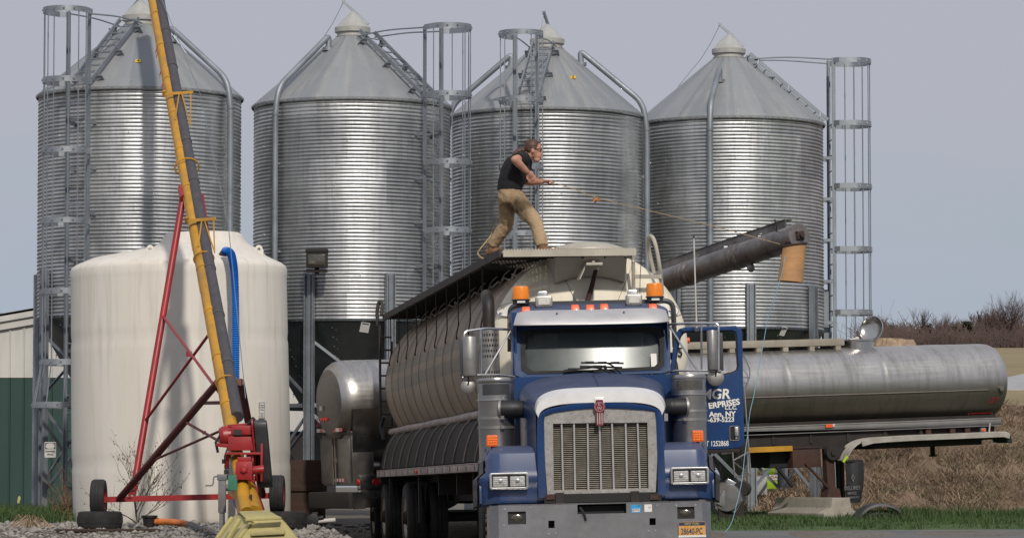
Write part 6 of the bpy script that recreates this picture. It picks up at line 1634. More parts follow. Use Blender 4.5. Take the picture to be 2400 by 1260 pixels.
for px_,py_ in ((1305,734),(1304,747),(1462,731),(1462,744)): q = T(px_,py_,1.92); MB().cyl((q.x,q.y-.05,q.z),(q.x,q.y-.0,q.z),.009,n=8).build('visor_bolt', M['guard'], vz)
# marker lamps
for x0_,y0_,x1_,y1_ in ((1222,719,1243,734),(1337,714,1358,729),(1372,714,1393,729),(1405,712,1426,727),(1519,712,1540,727)):
    a, b = T(x0_,y0_,2.10), T(x1_,y1_,2.10); m = MB(); m.loft([[Vector((x,y,z)) for x,y in ((a.x-.003,2.02),(b.x+.003,2.02),(b.x-.0,2.22),(a.x+.0,2.22))] for z in (b.z,)]+[[Vector((x,y,a.z)) for x,y in ((a.x+.008,2.05),(b.x-.008,2.05),(b.x-.014,2.18),(a.x+.014,2.18))]]); mk_ = m.build('marker_lamp', M['redor'], tr, bevel=.008); MB().bx(a.x-.006,b.x+.006,2.01,2.23,b.z-.012,b.z).build('lamp_base', M['signwhite'], mk_)
# beacons
for x0_,x1_,yt,yb,ybb in ((1200,1241,671,701,712),(1514,1555,664,694,706)):
    a, b = T(x0_,yt,2.55), T(x1_,yb,2.55); cx = (a.x+b.x)/2; rr = (b.x-a.x)/2; m = MB(); Cc = Matrix.Translation((cx,2.55,0)); h_ = a.z-b.z
    m.lathe([(rr,b.z),(rr*1.0,b.z+h_*.25),(rr*.96,b.z+h_*.8),(rr*.90,b.z+h_*.95),(rr*.78,a.z),(0,a.z+.004)],28,Cc); bc = m.build('beacon', M['amber'], tr)
    c_ = T((x0_+x1_)/2,ybb,2.55); m = MB(); m.lathe([(rr*1.10,b.z-.012),(rr*1.10,b.z),(rr*.9,b.z+.002)],28,Cc); m.lathe([(0,c_.z-.006),(rr*.92,c_.z-.006),(rr*.98,b.z-.012),(rr*1.10,b.z-.012)],28,Cc); m.bx(cx-.02,cx+.02,2.53,2.57,c_.z-.08,c_.z); m.bx(cx-.05,cx-.035,2.53,2.57,c_.z-.1,c_.z); m.build('beacon_base', M['guard'], bc)
    MB().bx(cx-.045,cx+.045,2.55-rr*1.0-.012,2.55-rr*.9,c_.z+.008,c_.z+.03).build('base_label', M['sticker'], bc)
# light bar rail
m = MB(); a, b = T(1225,713,2.6), T(1545,705,2.6); m.bar((a.x,2.6,a.z),(a.x+.32,2.6,a.z-.005),.03,.03); m.bar((b.x-.32,2.6,b.z-.01),(b.x,2.6,b.z),.03,.03)
for x in (a.x+.1,a.x+.3,b.x-.3,b.x-.1): m.bx(x-.01,x+.01,2.59,2.61,a.z-.10,a.z)
m.build('lamp_rail', M['guard'], tr)
# work lamps
for x0_,y0_,x1_,y1_ in ((1254,694,1295,720),(1466,690,1505,716)):
    a, b = T(x0_,y0_,2.28), T(x1_,y1_,2.28); wlp = MB().prism(rrect(a.x,b.x,b.z,a.z,.028,4),2.22,2.34).build('work_lamp', M['mirror'], tr, bevel=.016)
    MB().bx(a.x+.035,b.x-.035,2.212,2.225,b.z+.03,a.z-.032).build('lens', M['worklamp'], wlp); cx = (a.x+b.x)/2
    MB().cyl((cx,2.28,b.z-.035),(cx,2.28,b.z+.01),.022,n=8).build('lamp_mount', M['black'], wlp); c2 = T((x0_+x1_)/2-3,y0_-5,2.42); MB().prism(rrect(c2.x-.058,c2.x+.058,c2.z-.08,c2.z+.03,.02,3),2.38,2.48).build('rear_lamp', M['chrome'], wlp, bevel=.01)
# ---- air cleaners
def cleaner(x0,x1,yt,yb,side):
    a, b = T(x0,yt,1.60), T(x1,yb,1.60); cx = (a.x+b.x)/2; rr = (b.x-a.x)/2; C_ = Matrix.Translation((cx,1.60,0)); z = lambda py: T((x0+x1)/2,py,1.60).z
    k = (yb-yt)/174
    zz = lambda d: z(yt+d*k)
    m = MB(); m.lathe([(rr*.97,z(yb)-.2),(rr*.97,zz(56)),(rr*.99,zz(50))],36,C_); ac = m.build('air_cleaner', M['cleaner'], tr)
    m = MB(); m.lathe([(rr*.98,zz(50)),(rr*.98,zz(12)),(rr*1.0,zz(11)),(rr*1.02,zz(4)),(rr*.98,zz(0)),(0,zz(-3))],36,C_); m.build('intake_cap', M['cleaner'], ac)
    m = MB(); m.lathe([(rr*.985,zz(40)),(rr*.985,zz(14))],36,C_,a0=-2.4,a1=-.75); m.build('intake_screen', M['guard'] if side < 0 else M['fogglass'], ac)
    for d in (51,92,95,114,117): MB().lathe([(rr*.97,zz(d+1.2)),(rr*1.045 if d == 51 else rr*1.02,zz(d+1.2)),(rr*1.045 if d == 51 else rr*1.02,zz(d-1.2)),(rr*.97,zz(d-1.2))],36,C_).build('clamp_band', M['chrome'] if d == 51 else M['alu'], ac)
    for d in (93,115): MB().bx(cx-.04*side,cx-.08*side,1.60-rr*1.05-.02,1.60-rr*1.0,zz(d+4),zz(d-4)).build('band_buckle', M['greycast'], ac)
    return cx, rr
cxl, rl_ = cleaner(1118,1209,886,1060,-1); cxr, rr2 = cleaner(1571,1659,878,1036,1)
for s_, cx, rr, py, px_ in ((-1,cxl,rl_,957,1215),(1,cxr,rr2,953,1570)):
    q = T(px_,py,1.45); m = MB(); e = Vector((cx-s_*.02,1.42,q.z+.01)); m.tube(bend([Vector((q.x-s_*.25,1.55,q.z-.02)),Vector((cx-s_*rr*.9,1.42,q.z)),Vector((cx-s_*.04,1.44,q.z))],.08,5),.098,18); ip = m.build('intake_pipe', M['black'], tr)
    MB().tube([Vector((cx-s_*.06+.0,1.435,q.z)),Vector((cx-s_*.035,1.44,q.z))],.108,18).build('pipe_clamp', M['alu'], ip)
    for dx in (.13,.20): MB().tube([Vector((cx-s_*(dx),1.43,q.z)),Vector((cx-s_*(dx+.015),1.43,q.z))],.102,18).build('pipe_ridge', M['black'], ip)
# ---- exhaust stack (left) with perforated shield
a, b = T(1128,770,3.05), T(1172,885,3.05); cx = (a.x+b.x)/2; rr = (b.x-a.x)/2
m = MB(); N = 40; rows_ = 30; z0, z1 = b.z-.35, a.z; vs = []; fs = []
dz = (z1-z0)/rows_
C3 = (cx,3.05)
ro = []
for i in range(rows_+1):
    for k in range(N): t = 2*PI*k/N; ro.append((cx+rr*math.cos(t),3.05+rr*math.sin(t),z0+dz*i))
for i in range(rows_):
    for k in range(N): fs.append((i*N+k,i*N+(k+1)%N,(i+1)*N+(k+1)%N,(i+1)*N+k))
me = MB().add(ro,fs).mesh('exhaust_shield'); bm = bmesh.new(); bm.from_mesh(me)
fl = [f for f in bm.faces]; fl.sort(key=lambda f: (round(f.calc_center_median().z,3), math.atan2(f.calc_center_median().y-3.05,f.calc_center_median().x-cx)))
sel = []
for i, f in enumerate(fl):
    row, col_ = divmod(i,N)
    if row % 2 == 1 and (col_+(row//2)%2) % 2 == 0 and row < rows_-1 and row not in (15,16,17): sel.append(f)
r_ = bmesh.ops.inset_individual(bm, faces=sel, thickness=.001)
for f in sel:
    c_ = f.calc_center_median(); n_ = len(f.verts)
bmesh.ops.delete(bm, geom=sel, context='FACES_ONLY'); bm.to_mesh(me); bm.free(); me.materials.append(M['mirror']); es = put(bpy.data.objects.new('exhaust_shield', me), tr)
m = MB(); m.cyl((cx,3.05,z0-.1),(cx,3.05,z1-.01),rr*.86,n=24); m.build('muffler', M['dark'], es)
q0 = T(1146,775,3.05); q1 = T(1145,720,3.05); q2 = T(1141,690,3.15)
m = MB(); m.tube(smooth_path([Vector((cx,3.05,q0.z-.1)),Vector((q0.x,3.05,q0.z+.06)),Vector((q1.x,3.06,q1.z)),Vector((q2.x+.01,3.14,q2.z-.06)),Vector((q2.x,3.32,q2.z+.0))],6),.072,18); m.build('exhaust_pipe', simple('sooty_exhaust', (.03,.028,.03), .55, .5, .3, 6, dirt=(.16,.10,.045), dirt_amt=.4), tr)
# ---- mirrors and brackets
def mirror(side, brk, head, conv):
    m = MB()
    for P_, r_ in brk: m.tube(bend([T(*p) for p in P_],.05,5), r_, 8)
    mb = m.build('mirror_bracket', M['chrome'], tr)
    (x0,y0,x1,y1), (gx0,gx1) = head
    a, b = T(x0,y0,1.75), T(x1,y1,1.75); cx = (a.x+b.x)/2; hw = (b.x-a.x)/2; sec_ = []
    for z in (b.z,b.z+.012,a.z-.012,a.z):
        s_ = .93 if z in (b.z,a.z) else 1
        sec_.append([Vector((cx+hw*s_*math.cos(t),1.75+.075*s_*math.sin(t)*(1 if math.sin(t) < 0 else .25),z)) for t in spread(0,2*PI,28)[:-1]])
    m = MB(); m.loft(sec_); mh_ = m.build('mirror_head', M['mirror'], tr)
    ga, gb = T(gx0,y0+6,1.78), T(gx1,y1+2,1.78); MB().bx(ga.x,gb.x,1.765,1.80,gb.z,ga.z).build('mirror_edge', M['guard'], mh_, bevel=.01)
    px_,py_,pr = conv; q = T(px_,py_,1.78); rr = pr*q.y/F*(36.5+1.78)/q.y if False else pr*38.3/F
    m = MB(); m.lathe([(0,.022),(rr*.5,.018),(rr*.85,.010),(rr,.0),(rr*.98,-.012),(0,-.012)],28,Matrix.Translation((q.x,q.y,q.z)) @ Matrix.Rotation(PI/2,4,'X')); cm = m.build('convex_mirror', M['mirror'], tr)
    MB().tube([(q.x,q.y-.03,q.z+.02),(q.x+.01,q.y-.04,q.z+rr*.8),(q.x+.0,q.y,q.z+rr+.05)],.010,5).build('mirror_stem', M['black'], cm)
mirror(-1, [([(1199,772,2.05),(1140,769,1.85),(1088,776,1.75),(1088,880,1.75)],.014),([(1127,770,1.82),(1127,880,1.82)],.013),([(1197,774,2.05),(1136,878,1.85)],.012),([(1217,884,2.0),(1175,878,1.9),(1120,878,1.8),(1083,884,1.75)],.013)], ((1083,789,1119,880),(1077,1086)), (1097,905,17))
mirror(1, [([(1567,760,2.05),(1620,757,1.85),(1684,757,1.75),(1684,867,1.75)],.014),([(1644,757,1.82),(1644,867,1.82)],.012),([(1569,764,2.05),(1634,866,1.85)],.012),([(1556,874,2.0),(1580,868,1.9),(1640,868,1.8),(1690,869,1.75)],.013)], ((1656,774,1683,866),(1683,1696)), (1677,884,20))
# antennas
q0, q1 = T(1633,772,1.85), T(1626,550,1.85); m = MB(); m.tube([q0,q0.lerp(q1,.12)],.011,6); m.tube([q0.lerp(q1,.1),q0.lerp(q1,.96)],.0085,6); an = m.build('whip_antenna', M['signwhite'], tr); MB().tube([q0.lerp(q1,.96),q1],.009,6).build('antenna_tip', M['black'], an); MB().box(q0,(.05,.04,.04)).build('antenna_mount', M['guard'], an)
q0, q1 = T(1499,727,2.3), T(1506,565,2.3); MB().tube([q0,q0.lerp(q1,.5)+Vector((-.01,0,0)),q1],.0045,5).build('wire_antenna', M['black'], tr)
# ---- open door
DY = 2.02
dO = [(1561,1000),(1566,905),(1578,815),(1584,782),(1592,770),(1606,766),(1660,765),(1725,763),(1736,768),(1740,780),(1742,900),(1745,1030),(1742,1042),(1734,1049),(1690,1052),(1575,1053),(1566,1050),(1562,1040)]
Op = [(1581,870),(1583,850),(1590,805),(1594,788),(1600,779),(1608,776),(1660,775),(1716,774),(1724,778),(1727,788),(1728,830),(1730,860),(1728,868),(1718,873),(1700,877),(1660,878),(1600,879),(1584,878)]
dz_ = DY
m = MB(); m.ring([Tz(x,y,DY) for x,y in dO],[Tz(x,y,DY) for x,y in Op],DY,DY+.075); door = m.build('door', M['blue'], tr, bevel=.012, seg=3)
m = MB(); m.ring([Tz(x,y,DY) for x,y in Op],[Tz(x+(2.5 if x < 1640 else -2.5),y+(2.5 if y < 830 else -2.5),DY) for x,y in Op],DY+.02,DY+.05); m.build('window_seal', M['rubber'], door)
a, b = T(1744,1000,DY), T(1744,1040,DY); MB().bx(a.x-.02,a.x+.005,DY+.07,DY+.10,b.z,b.z+1.0).build('door_edge', M['blue'], door)
m = MB(); zq = T(1650,1056,DY).z; a, b = T(1600,1060,DY), T(1735,1056,DY); m.bx(a.x,b.x,DY+.01,DY+.08,zq-.02,zq+.02); m.build('door_sill', M['undercar'], door, bevel=.008)
for s_, px_, py_, sz, kw in (('MGR',1676,924,.155,dict(bold=.004,sx=1.0,shear=.12)),('ERPRISES',1697,946,.092,dict(bold=.003,roll=-.12)),('L.L.C.',1713,955,.055,dict(bold=.002,sx=1.05)),('Ann, NY',1693,970,.080,dict(bold=.0025,sx=1.05)),('-639-5223',1690,983,.074,dict(bold=.002,sx=.98)),('T 1252868',1681,1039,.082,dict(bold=.001,sx=.72))):
    roll = kw.pop('roll',0); q = T(px_,py_,DY)
    text('door_lettering', s_, sz, M['white'], facing(q.x,DY-.003,q.z,roll), door, .0015, **kw)
a, b = T(1709,997,DY), T(1733,1032,DY); h_ = MB().ring(rrect(a.x,b.x,b.z,a.z,.02,4),rrect(a.x+.010,b.x-.010,b.z+.010,a.z-.010,.015,4),DY-.010,DY+.0).build('handle_bezel', M['greycast'], door, bevel=.003)
MB().prism(rrect(a.x+.008,b.x-.008,b.z+.008,a.z-.008,.015,4),DY-.003,DY-.0015).build('handle_recess', M['dark'], h_)
MB().prism(rrect(lerp(a.x,b.x,.52),lerp(a.x,b.x,.88),lerp(b.z,a.z,.30),lerp(b.z,a.z,.90),.012,3),DY-.04,DY-.012).build('door_handle', M['chrome'], h_, bevel=.006)
q = T(1726,1025,DY); MB().cyl((q.x,DY-.012,q.z),(q.x,DY-.002,q.z),.014,n=12).build('key_lock', M['chrome'], h_)
m = MB(); q0, q1 = T(1590,795,DY+.05), T(1600,890,DY+.1); m.tube(smooth_path([T(1572,830,2.3),T(1582,850,2.15),T(1586,880,2.1)],5),.03,8); m.build('door_hose', M['black'], tr)
MB().cyl(T(1690,1058,DY+.1),T(1712,1056,DY+.1),.03,n=10).build('step_lamp', M['chrome'], door)
# ---- running gear (mostly in deep shade)
for s_ in (-1,1):
    w_ = wheel(tr, Vector((0,0,0)), .52, .29, rimmat='alu'); w_.matrix_basis = Matrix.Translation((s_*.98,1.05,.52))
m = MB(); 
q = T(1135,1222,.5)
for s_ in (-1,1):
    for k in range(10):
        t = 2*PI*k/10; x = s_*1.16; m2 = MB(); 
        m2.cyl((s_*1.10,1.05+.15*math.cos(t),.52+.15*math.sin(t)),(s_*1.20,1.05+.15*math.cos(t),.52+.15*math.sin(t)),.020,n=6); m2.build('lug_nut', M['alu'], tr)
m.bx(-.45,-.36,.3,6.2,.62,.90); m.bx(.36,.45,.3,6.2,.62,.90); m.cyl((-.95,1.05,.52),(.95,1.05,.52),.07,n=10); m.bx(-.36,.36,.6,1.9,.55,1.3); m.build('chassis', M['undercar'], tr)
for yy in (4.4,5.75):
    for s_ in (-1,1):
        w_ = wheel(tr, Vector((0,0,0)), .52, .56, rimmat='alu'); w_.matrix_basis = Matrix.Translation((s_*.93,yy,.52))
for s_ in (-1,1): MB().cyl((s_*.85,2.3,.68),(s_*.85,3.6,.68),.27,n=24).build('fuel_tank', M['alu'], tr)
m = MB(); m.bx(-.95,.95,2.95,3.0,.9,1.9); m.build('cab_guard', M['undercar'], tr)
# ------------------------------------------------------------------ bulk feed trailer behind the truck
O_ = at(1396,815,40.2); Ya = ray(147,1160).normalized(); Xa = Ya.cross(Vector((0,0,1))).normalized(); Za = Xa.cross(Ya)
FM = Matrix((Xa,Ya,Za)).transposed().to_4x4() @ Matrix.Rotation(-.02,4,'Y'); FM.translation = O_
fe = thing('feed_trailer', 'cream bulk feed tank trailer with a catwalk, coupled behind the blue truck', 'trailer', M=FM)
fF = Frame(FM); G = fF.p
TR = 1.19; LT_ = 14.4
YM = Matrix(((1,0,0,0),(0,0,1,0),(0,-1,0,0),(0,0,0,1)))     # lathe z -> y
pr = [(0,0),(.35,.012),(.62,.045),(.85,.11),(1.03,.20),(1.13,.30),(1.178,.40),(TR,.48)]
y = .52
ribs = [1.45+1.03*k for k in range(13)]
while y < LT_-.5:
    d = .012 if min(abs(y-r_) for r_ in ribs) < .02 else 0
    pr.append((TR+d-.012*sm(8,14,y), y)); y += .02 if min(abs(y-r_) for r_ in ribs) < .06 else .09
pr += [(TR-.012,LT_-.45),(1.12,LT_-.28),(1.0,LT_-.12),(.75,LT_),(0,LT_+.05)]
MB().lathe(pr, 96, YM).build('tank_body', M['tank'], fe, ang=40)
for k, yy in enumerate(ribs):
    MB().lathe([(TR+.010-.012*sm(8,14,yy),yy-.012),(TR+.016-.012*sm(8,14,yy),yy),(TR+.010-.012*sm(8,14,yy),yy+.012)],96,YM).build('weld_seam', M['seam'], fe)
# seams of the head panels
for a_ in (.35,1.1,1.95,2.75,3.6,4.4,5.2,5.95):
    pts = [Vector((r_*math.cos(a_), yy-.004, r_*math.sin(a_))) for r_, yy in ((.40,.014),(.62,.045),(.85,.11),(1.03,.20),(1.13,.30),(1.178,.40))]
    MB().tube(pts,.005,4).build('head_seam', M['creammetal'], fe)
# catwalk along the left of the top, cross platform at the front
WX0, WX1, WZ = -1.13, -.42, 1.13
m = MB(); m.bx(WX0-.03,WX0+.02,-.30,14.4,WZ-.06,WZ+.03); m.bx(WX1-.02,WX1+.02,.6,14.4,WZ-.06,WZ+.02); wf = m.build('catwalk_frame', M['walk'], fe)
m = MB()
for k in range(58): yy = -.25+k*.255; m.bx(WX0+.02,WX1-.02,yy-.012,yy+.012,WZ-.05,WZ-.0)
for k in range(15): xx = lerp(WX0+.04,WX1-.04,k/14); m.bx(xx-.008,xx+.008,-.28,14.38,WZ-.01,WZ+.012)
m.build('catwalk_grating', M['walk'], wf)
m = MB(); m.bx(WX0+.05,WX1-.05,2.2,14.36,WZ-.016,WZ-.012); m.build('catwalk_plate', M['walk'], wf)
m = MB(); zf = G(1300,590,-.38).z; m.bx(WX0,.44,-.40,-.36,zf-.055,zf+.02); m.bx(WX0,.44,-.40,.55,zf+.004,zf+.02)
m2 = MB(); m2.plate(WX1-.0,.44,zf-.055,zf+.02,-.405,-.40)
fp = MB(); fp.bx(WX0+.0,.44,-.42,-.40,zf-.055,zf+.024); 
for k in range(44): 
    xx = lerp(WX0+.03,.42,k/43); fp.bx(xx-.010,xx+.010,-.41,-.37,zf+.024,zf+.036)
fp.build('platform_lip', M['creammetal'], fe)
m = MB(); m.bx(WX1,.44,-.38,1.2,zf-.0,zf+.016); m.build('front_platform', M['creammetal'], fe)
m = MB()
for k in range(20): xx = lerp(WX0,WX1,k/19); m.bx(xx-.007,xx+.007,-.38,.6,zf-.01,zf+.016)
for k in range(18): yy = -.36+k*.055; m.bx(WX0,WX1,yy-.007,yy+.007,zf-.012,zf+.014)
m.build('front_grating', M['creammetal'], fe)
# hanging stay rods along the catwalk
for k in range(10):
    yy = 1.5+1.31*k; zt__ = math.sqrt(max(0,TR*TR-(WX0)**2)); m = MB(); m.tube([(WX0-.01,yy,WZ-.03),(WX0-.012,yy,zt__+.12),(WX0-.045,yy,zt__-.04)],.009,5); m.box((WX0-.04,yy,zt__-.05),(.02,.03,.04)); m.build('stay_rod', M['undercar'], fe)
for k in range(11):
    yy = 1.3+1.2*k; m = MB(); m.tube(bend([(-.66,yy,WZ-.03),(-.74,yy+.1,WZ-.10),(-.82,yy+.02,.85)],.05,3),.010,5); m.build('catwalk_bracket', M['creammetal'], fe)
m = MB(); 
pts = [Vector((-.74+.03*math.sin(k*1.7),.7+k*.28,.96+.03*math.sin(k*2.3))) for k in range(48)]
m.tube(pts,.012,6); m.build('hydraulic_line', M['railpink'], fe)
# top sill where the lids sit
m = MB(); m.bx(-.46,.46,.6,13.9,1.08,1.20); m.build('lid_sill', M['creammetal'], fe, bevel=.02)
q = G(1378,584,.55); C_ = Matrix.Translation((q.x,.62,q.z-.02)); MB().lathe([(.46,0),(.455,.02),(.38,.055),(.25,.09),(.12,.105),(0,.108)],40,C_).build('hatch_lid', M['creammetal'], fe)
for yy in (3.6,6.6,9.6,12.4): MB().lathe([(.42,0),(.415,.02),(.35,.05),(.22,.08),(0,.095)],32,Matrix.Translation((.03,yy,1.2))).build('hatch_lid', M['creammetal'], fe)
# grey inspection box under the front platform
a_, b_ = G(1302,598,-.34), G(1470,597,-.34); c_, d_ = G(1302,663,.03), G(1464,661,.03)
m = MB(); K = 10; vs = []
for i in range(K+1):
    f = i/K; vs.append((lerp(a_.x,b_.x,f),-.34,zf-.06))
for i in range(K+1):
    f = i/K; x = lerp(c_.x,d_.x,f); vs.append((x,.045,c_.z+.085*(1-(2*f-1)**2)*.9))
n = K+1; fs = [(i,i+1,n+i+1,n+i) for i in range(K)]
vs += [(v[0],.5,v[2]) for v in vs]; N2 = 2*n
fs += [(0,n,N2+n,N2),(K,N2+K,N2+n+K,n+K)]+[(i,N2+i,N2+i+1,i+1) for i in range(K)]
m.add(vs,fs); bxo = m.build('front_box', M['boxgrey'], fe, ang=20)
for px_ in (1366,1417,1466): q = G(px_,600,-.36); MB().cyl((q.x,-.372,zf-.07),(q.x,-.34,zf-.07),.012,n=8).build('box_bolt', M['black'], bxo)
q = G(1388,621,-.25); m = MB(); m.bx(q.x-.10,q.x+.09,-.46,-.18,q.z-.012,q.z+.018); m.prism([(q.x-.10,q.z-.012),(q.x-.085,q.z-.012),(q.x-.16,q.z-.17),(q.x-.175,q.z-.17)],-.36,-.12); m.bx(q.x+.03,q.x+.06,-.40,-.36,q.z-.06,q.z-.01); m.cyl((q.x,-.34,q.z+.01),(q.x,-.34,q.z+.045),.02,n=8); m.build('box_bracket', M['creammetal'], bxo)
q0, q1, q2 = G(1396,634,-.16), G(1386,672,.0), G(1374,712,-.01); m = MB(); m.tube([(q0.x,-.16,q0.z),(q1.x,-.03,q1.z),(q2.x,-.04,q2.z)],[.026,.030,.034],8); m.build('drip_pipe', M['rust'], fe)
# front right ladder
m = MB(); P_ = [(1552,690,.10),(1550,660,.08),(1546,625,.0),(1539,585,.0),(1532,561,.05),(1525,553,.15),(1520,560,.28),(1521,585,.38),(1527,615,.42),(1533,640,.44)]
m.tube(smooth_path([G(*p) for p in P_],5),.024,10); lf = m.build('front_ladder', M['creammetal'], fe)
m = MB(); m.tube(bend([G(1470,601,-.1),G(1484,601,-.1),G(1484,615,-.12)],.04,3),.02,8); m.tube([G(1484,594,-.12),G(1485,695,-.06)],.022,8); m.build('ladder_post', M['creammetal'], lf)
for py in (648,):
    q0, q1 = G(1486,py,-.10), G(1549,py,.02); m = MB(); m.bar(q0,q1,.03,.045)
    for k in range(16): m.box(q0.lerp(q1,(k+.5)/16)+Vector((0,-.018,.0)),(.012,.014,.05))
    m.build('ladder_rung', M['creammetal'], lf)
# oval maker's badges, number
def headpt(px,py):
    yy = .3
    for _ in range(8):
        p = G(px,py,yy); rr = min(1.185,math.hypot(p.x,p.z))
        for i in range(7):
            (r0,y0),(r1,y1) = pr[i],pr[i+1]
            if r0 <= rr <= r1: yy = lerp(y0,y1,(rr-r0)/(r1-r0))
    p = G(px,py,yy); e = .02
    rr = math.hypot(p.x,p.z)
    for i in range(7):
        (r0,y0),(r1,y1) = pr[i],pr[i+1]
        if r0 <= rr <= r1: sl = (y1-y0)/(r1-r0)
    n_ = Vector((p.x/rr*sl,-1,p.z/rr*sl)).normalized()
    return p, n_
def on_head(px,py):
    p, n_ = headpt(px,py); zx = n_; ux = Vector((0,0,1)); xx = ux.cross(zx).normalized(); yy_ = zx.cross(xx)
    Mx = Matrix((xx,yy_,zx)).transposed().to_4x4(); Mx.translation = p+n_*.01; return Mx      # z out of the surface
for px_, sgn in ((1196,-1),(1558,1)):
    Mx = on_head(px_,727); m = MB(); ov = [(.185*math.cos(t),.085*math.sin(t)) for t in spread(0,2*PI,40)[:-1]]
    m.add([(x,y_,0) for x,y_ in ov]+[(x,y_,.012) for x,y_ in ov],[tuple(range(40,80)),tuple(range(39,-1,-1))]+[(i,(i+1)%40,(i+1)%40+40,i+40) for i in range(40)],Mx); bo_ = m.build('maker_badge', M['white'], fe)
    m = MB(); m.add([(x,y_,.0135) for x,y_ in ov]+[(x*.975,y_*.95,.0135) for x,y_ in ov],[(i,(i+1)%40,(i+1)%40+40,i+40) for i in range(40)],Mx); m.build('badge_rim', M['blackink'], bo_)
    for s_, dx, dy, sz, mt in (('L    EY' if False else ('EY' if sgn > 0 else 'H'),.095*sgn if sgn > 0 else -.10,.030,.075,'goldink'),('er' if sgn > 0 else '',.055,-.012,.038,'blueink'),('DIES' if sgn > 0 else 'BU',.085 if sgn > 0 else -.115,-.042,.034,'blueink')):
        if s_: text('badge_text', s_, sz, M[mt], Mx @ Matrix.Translation((dx,dy,.0135)), bo_, .001, bold=.0015)
Mx = on_head(1587,826); text('number','85',.155,M['blackink'],Mx,fe,.001,bold=.003)
q = G(1619,797,.5); m = MB(); m.cyl((TR-.02,.5,q.z),(TR+.025,.5,q.z),.035,n=14); m.build('side_marker', M['redor'], fe)
# lower pipe, hooped side skirt and chassis rail
PX, PZ = -1.04, -.70
m = MB(); m.tube([(PX+.02*math.sin(k*.9),.9+k*.57,PZ) for k in range(25)],.052,12); m.tube([(PX,1.2+k*.25,PZ-.0) for k in range(2)],.06,12); m.build('air_pipe', M['railpink'], fe)
RX, RZ = -1.24, -1.37
def skirt(f, yy):   # f 0 at the pipe, 1 at the rail; leans back as it drops
    a_ = f*PI/2; return Vector((PX+.02-(abs(RX-PX)-.02)*math.sin(a_)**1.1*1.0, yy+.85*f**1.4, PZ-.04-(PZ-.04-RZ-.08)*(1-math.cos(a_))))
m = MB(); rows = [[skirt(k/10, .9+i*.5) for k in range(11)] for i in range(27)]
n = 11; vs = [p for rw in rows for p in rw]; K = len(vs); vs += [p+Vector((.03,0,-.01)) for p in vs]
fs = []
for i in range(26):
    for k in range(10): fs += [(i*n+k,i*n+k+1,(i+1)*n+k+1,(i+1)*n+k),(K+i*n+k,K+(i+1)*n+k,K+(i+1)*n+k+1,K+i*n+k+1)]
m.add(vs,fs); sk = m.build('side_skirt', M['dark'], fe, ang=60)
for i in range(11):
    yy = 1.2+i*1.2; m = MB(); m.tube([skirt(k/10,yy)+Vector((-.012,0,.008)) for k in range(11)],.011,5); m.build('skirt_hoop', M['railpink'], sk)
m = MB(); m.bx(RX-.04,RX+.04,1.0,14.6,RZ-.045,RZ+.045); m.bx(RX-.045,RX+.30,1.0,14.6,RZ+.045,RZ+.06); rl = m.build('side_rail', M['railpink'], fe, bevel=.006)
for px_,py_,mt in ((976,1098,'redor'),(873,1104,'redlens')):
    p = fF.px(px_,py_,RX-.05); MB().ell((RX-.05,p.y,RZ),(.025,.05,.035),10,6).build('rail_marker', M[mt], rl)
m = MB()
for k in range(15): m.box((RX-.042,1.5+.9*k,RZ),(.006,.03,.07))
m.bx(-.95,.95,.9,14.4,-1.42,-1.36); m.bx(-.5,-.38,.3,14.4,-1.80,-1.42); m.bx(.38,.5,.3,14.4,-1.80,-1.42)
m.bx(-.9,.9,1.0,14.3,-1.36,-.95); m.bx(RX,1.2,14.35,14.5,-1.5,-1.3)
for yy in (3.2,5.0,7.2): m.bx(-1.1,1.1,yy,yy+.08,-1.7,-1.42)
m.build('chassis', M['undercar'], fe)
m = MB(); m.prism([(-.55,-1.42),(.55,-1.42),(.25,-2.05),(-.25,-2.05)],2.5,9.0); m.build('discharge_trough', M['undercar'], fe)
MB().bx(RX+.05,RX+.09,9.0,9.1,-2.1,-1.42).build('hanger_post', M['undercar'], fe); MB().bx(RX+.0,RX+.05,12.9,12.96,-2.0,-1.42).build('hanger_post', M['undercar'], fe)
gl = -2.58+.0
for px_ in (872,897,947):
    p = fF.px(px_,1190,-1.20); yy = p.y
    for s_ in (-1,1):
        for dx in (1.06,.72):
            w_ = wheel(fe, Vector((0,0,0)), .52, .275, rimmat='creamrim'); w_.matrix_basis = Matrix.Translation((s_*dx,yy+.0,-2.04))
            if s_ < 0 and dx > 1:
                m = MB(); m.cyl((-.10,0,0),(-.17,0,0),.10,.085,n=16); 
                for j in range(10): m.cyl((-.06,.165*math.cos(j*PI/5),.165*math.sin(j*PI/5)),(-.10,.165*math.cos(j*PI/5),.165*math.sin(j*PI/5)),.018,n=6)
                m.build('hub', M['rust'], w_)
    MB().cyl((-1.0,yy,-2.04),(1.0,yy,-2.04),.07,n=10).build('axle', M['undercar'], fe)
# rear ladder and hoop
m = MB(); m.tube(smooth_path([G(886,762,14.5),G(884,735,14.5),G(887,712,14.5),G(893,706,14.45),G(896,715,14.35),G(894,738,14.3)],5),.03,8); m.tube([G(890,762,14.5),G(892,1000,14.5)],.022,6); m.tube([G(918,800,14.5),G(918,1005,14.5)],.022,6)
for k in range(8): m.tube([G(890,790+k*30,14.5),G(918,790+k*30,14.5)],.016,5)
m.build('rear_ladder', M['walk'], fe)
MB().tube([G(900,975,14.2),G(893,1000,14.3),G(900,1030,14.2)],.03,8).build('rear_hose', M['black'], fe)
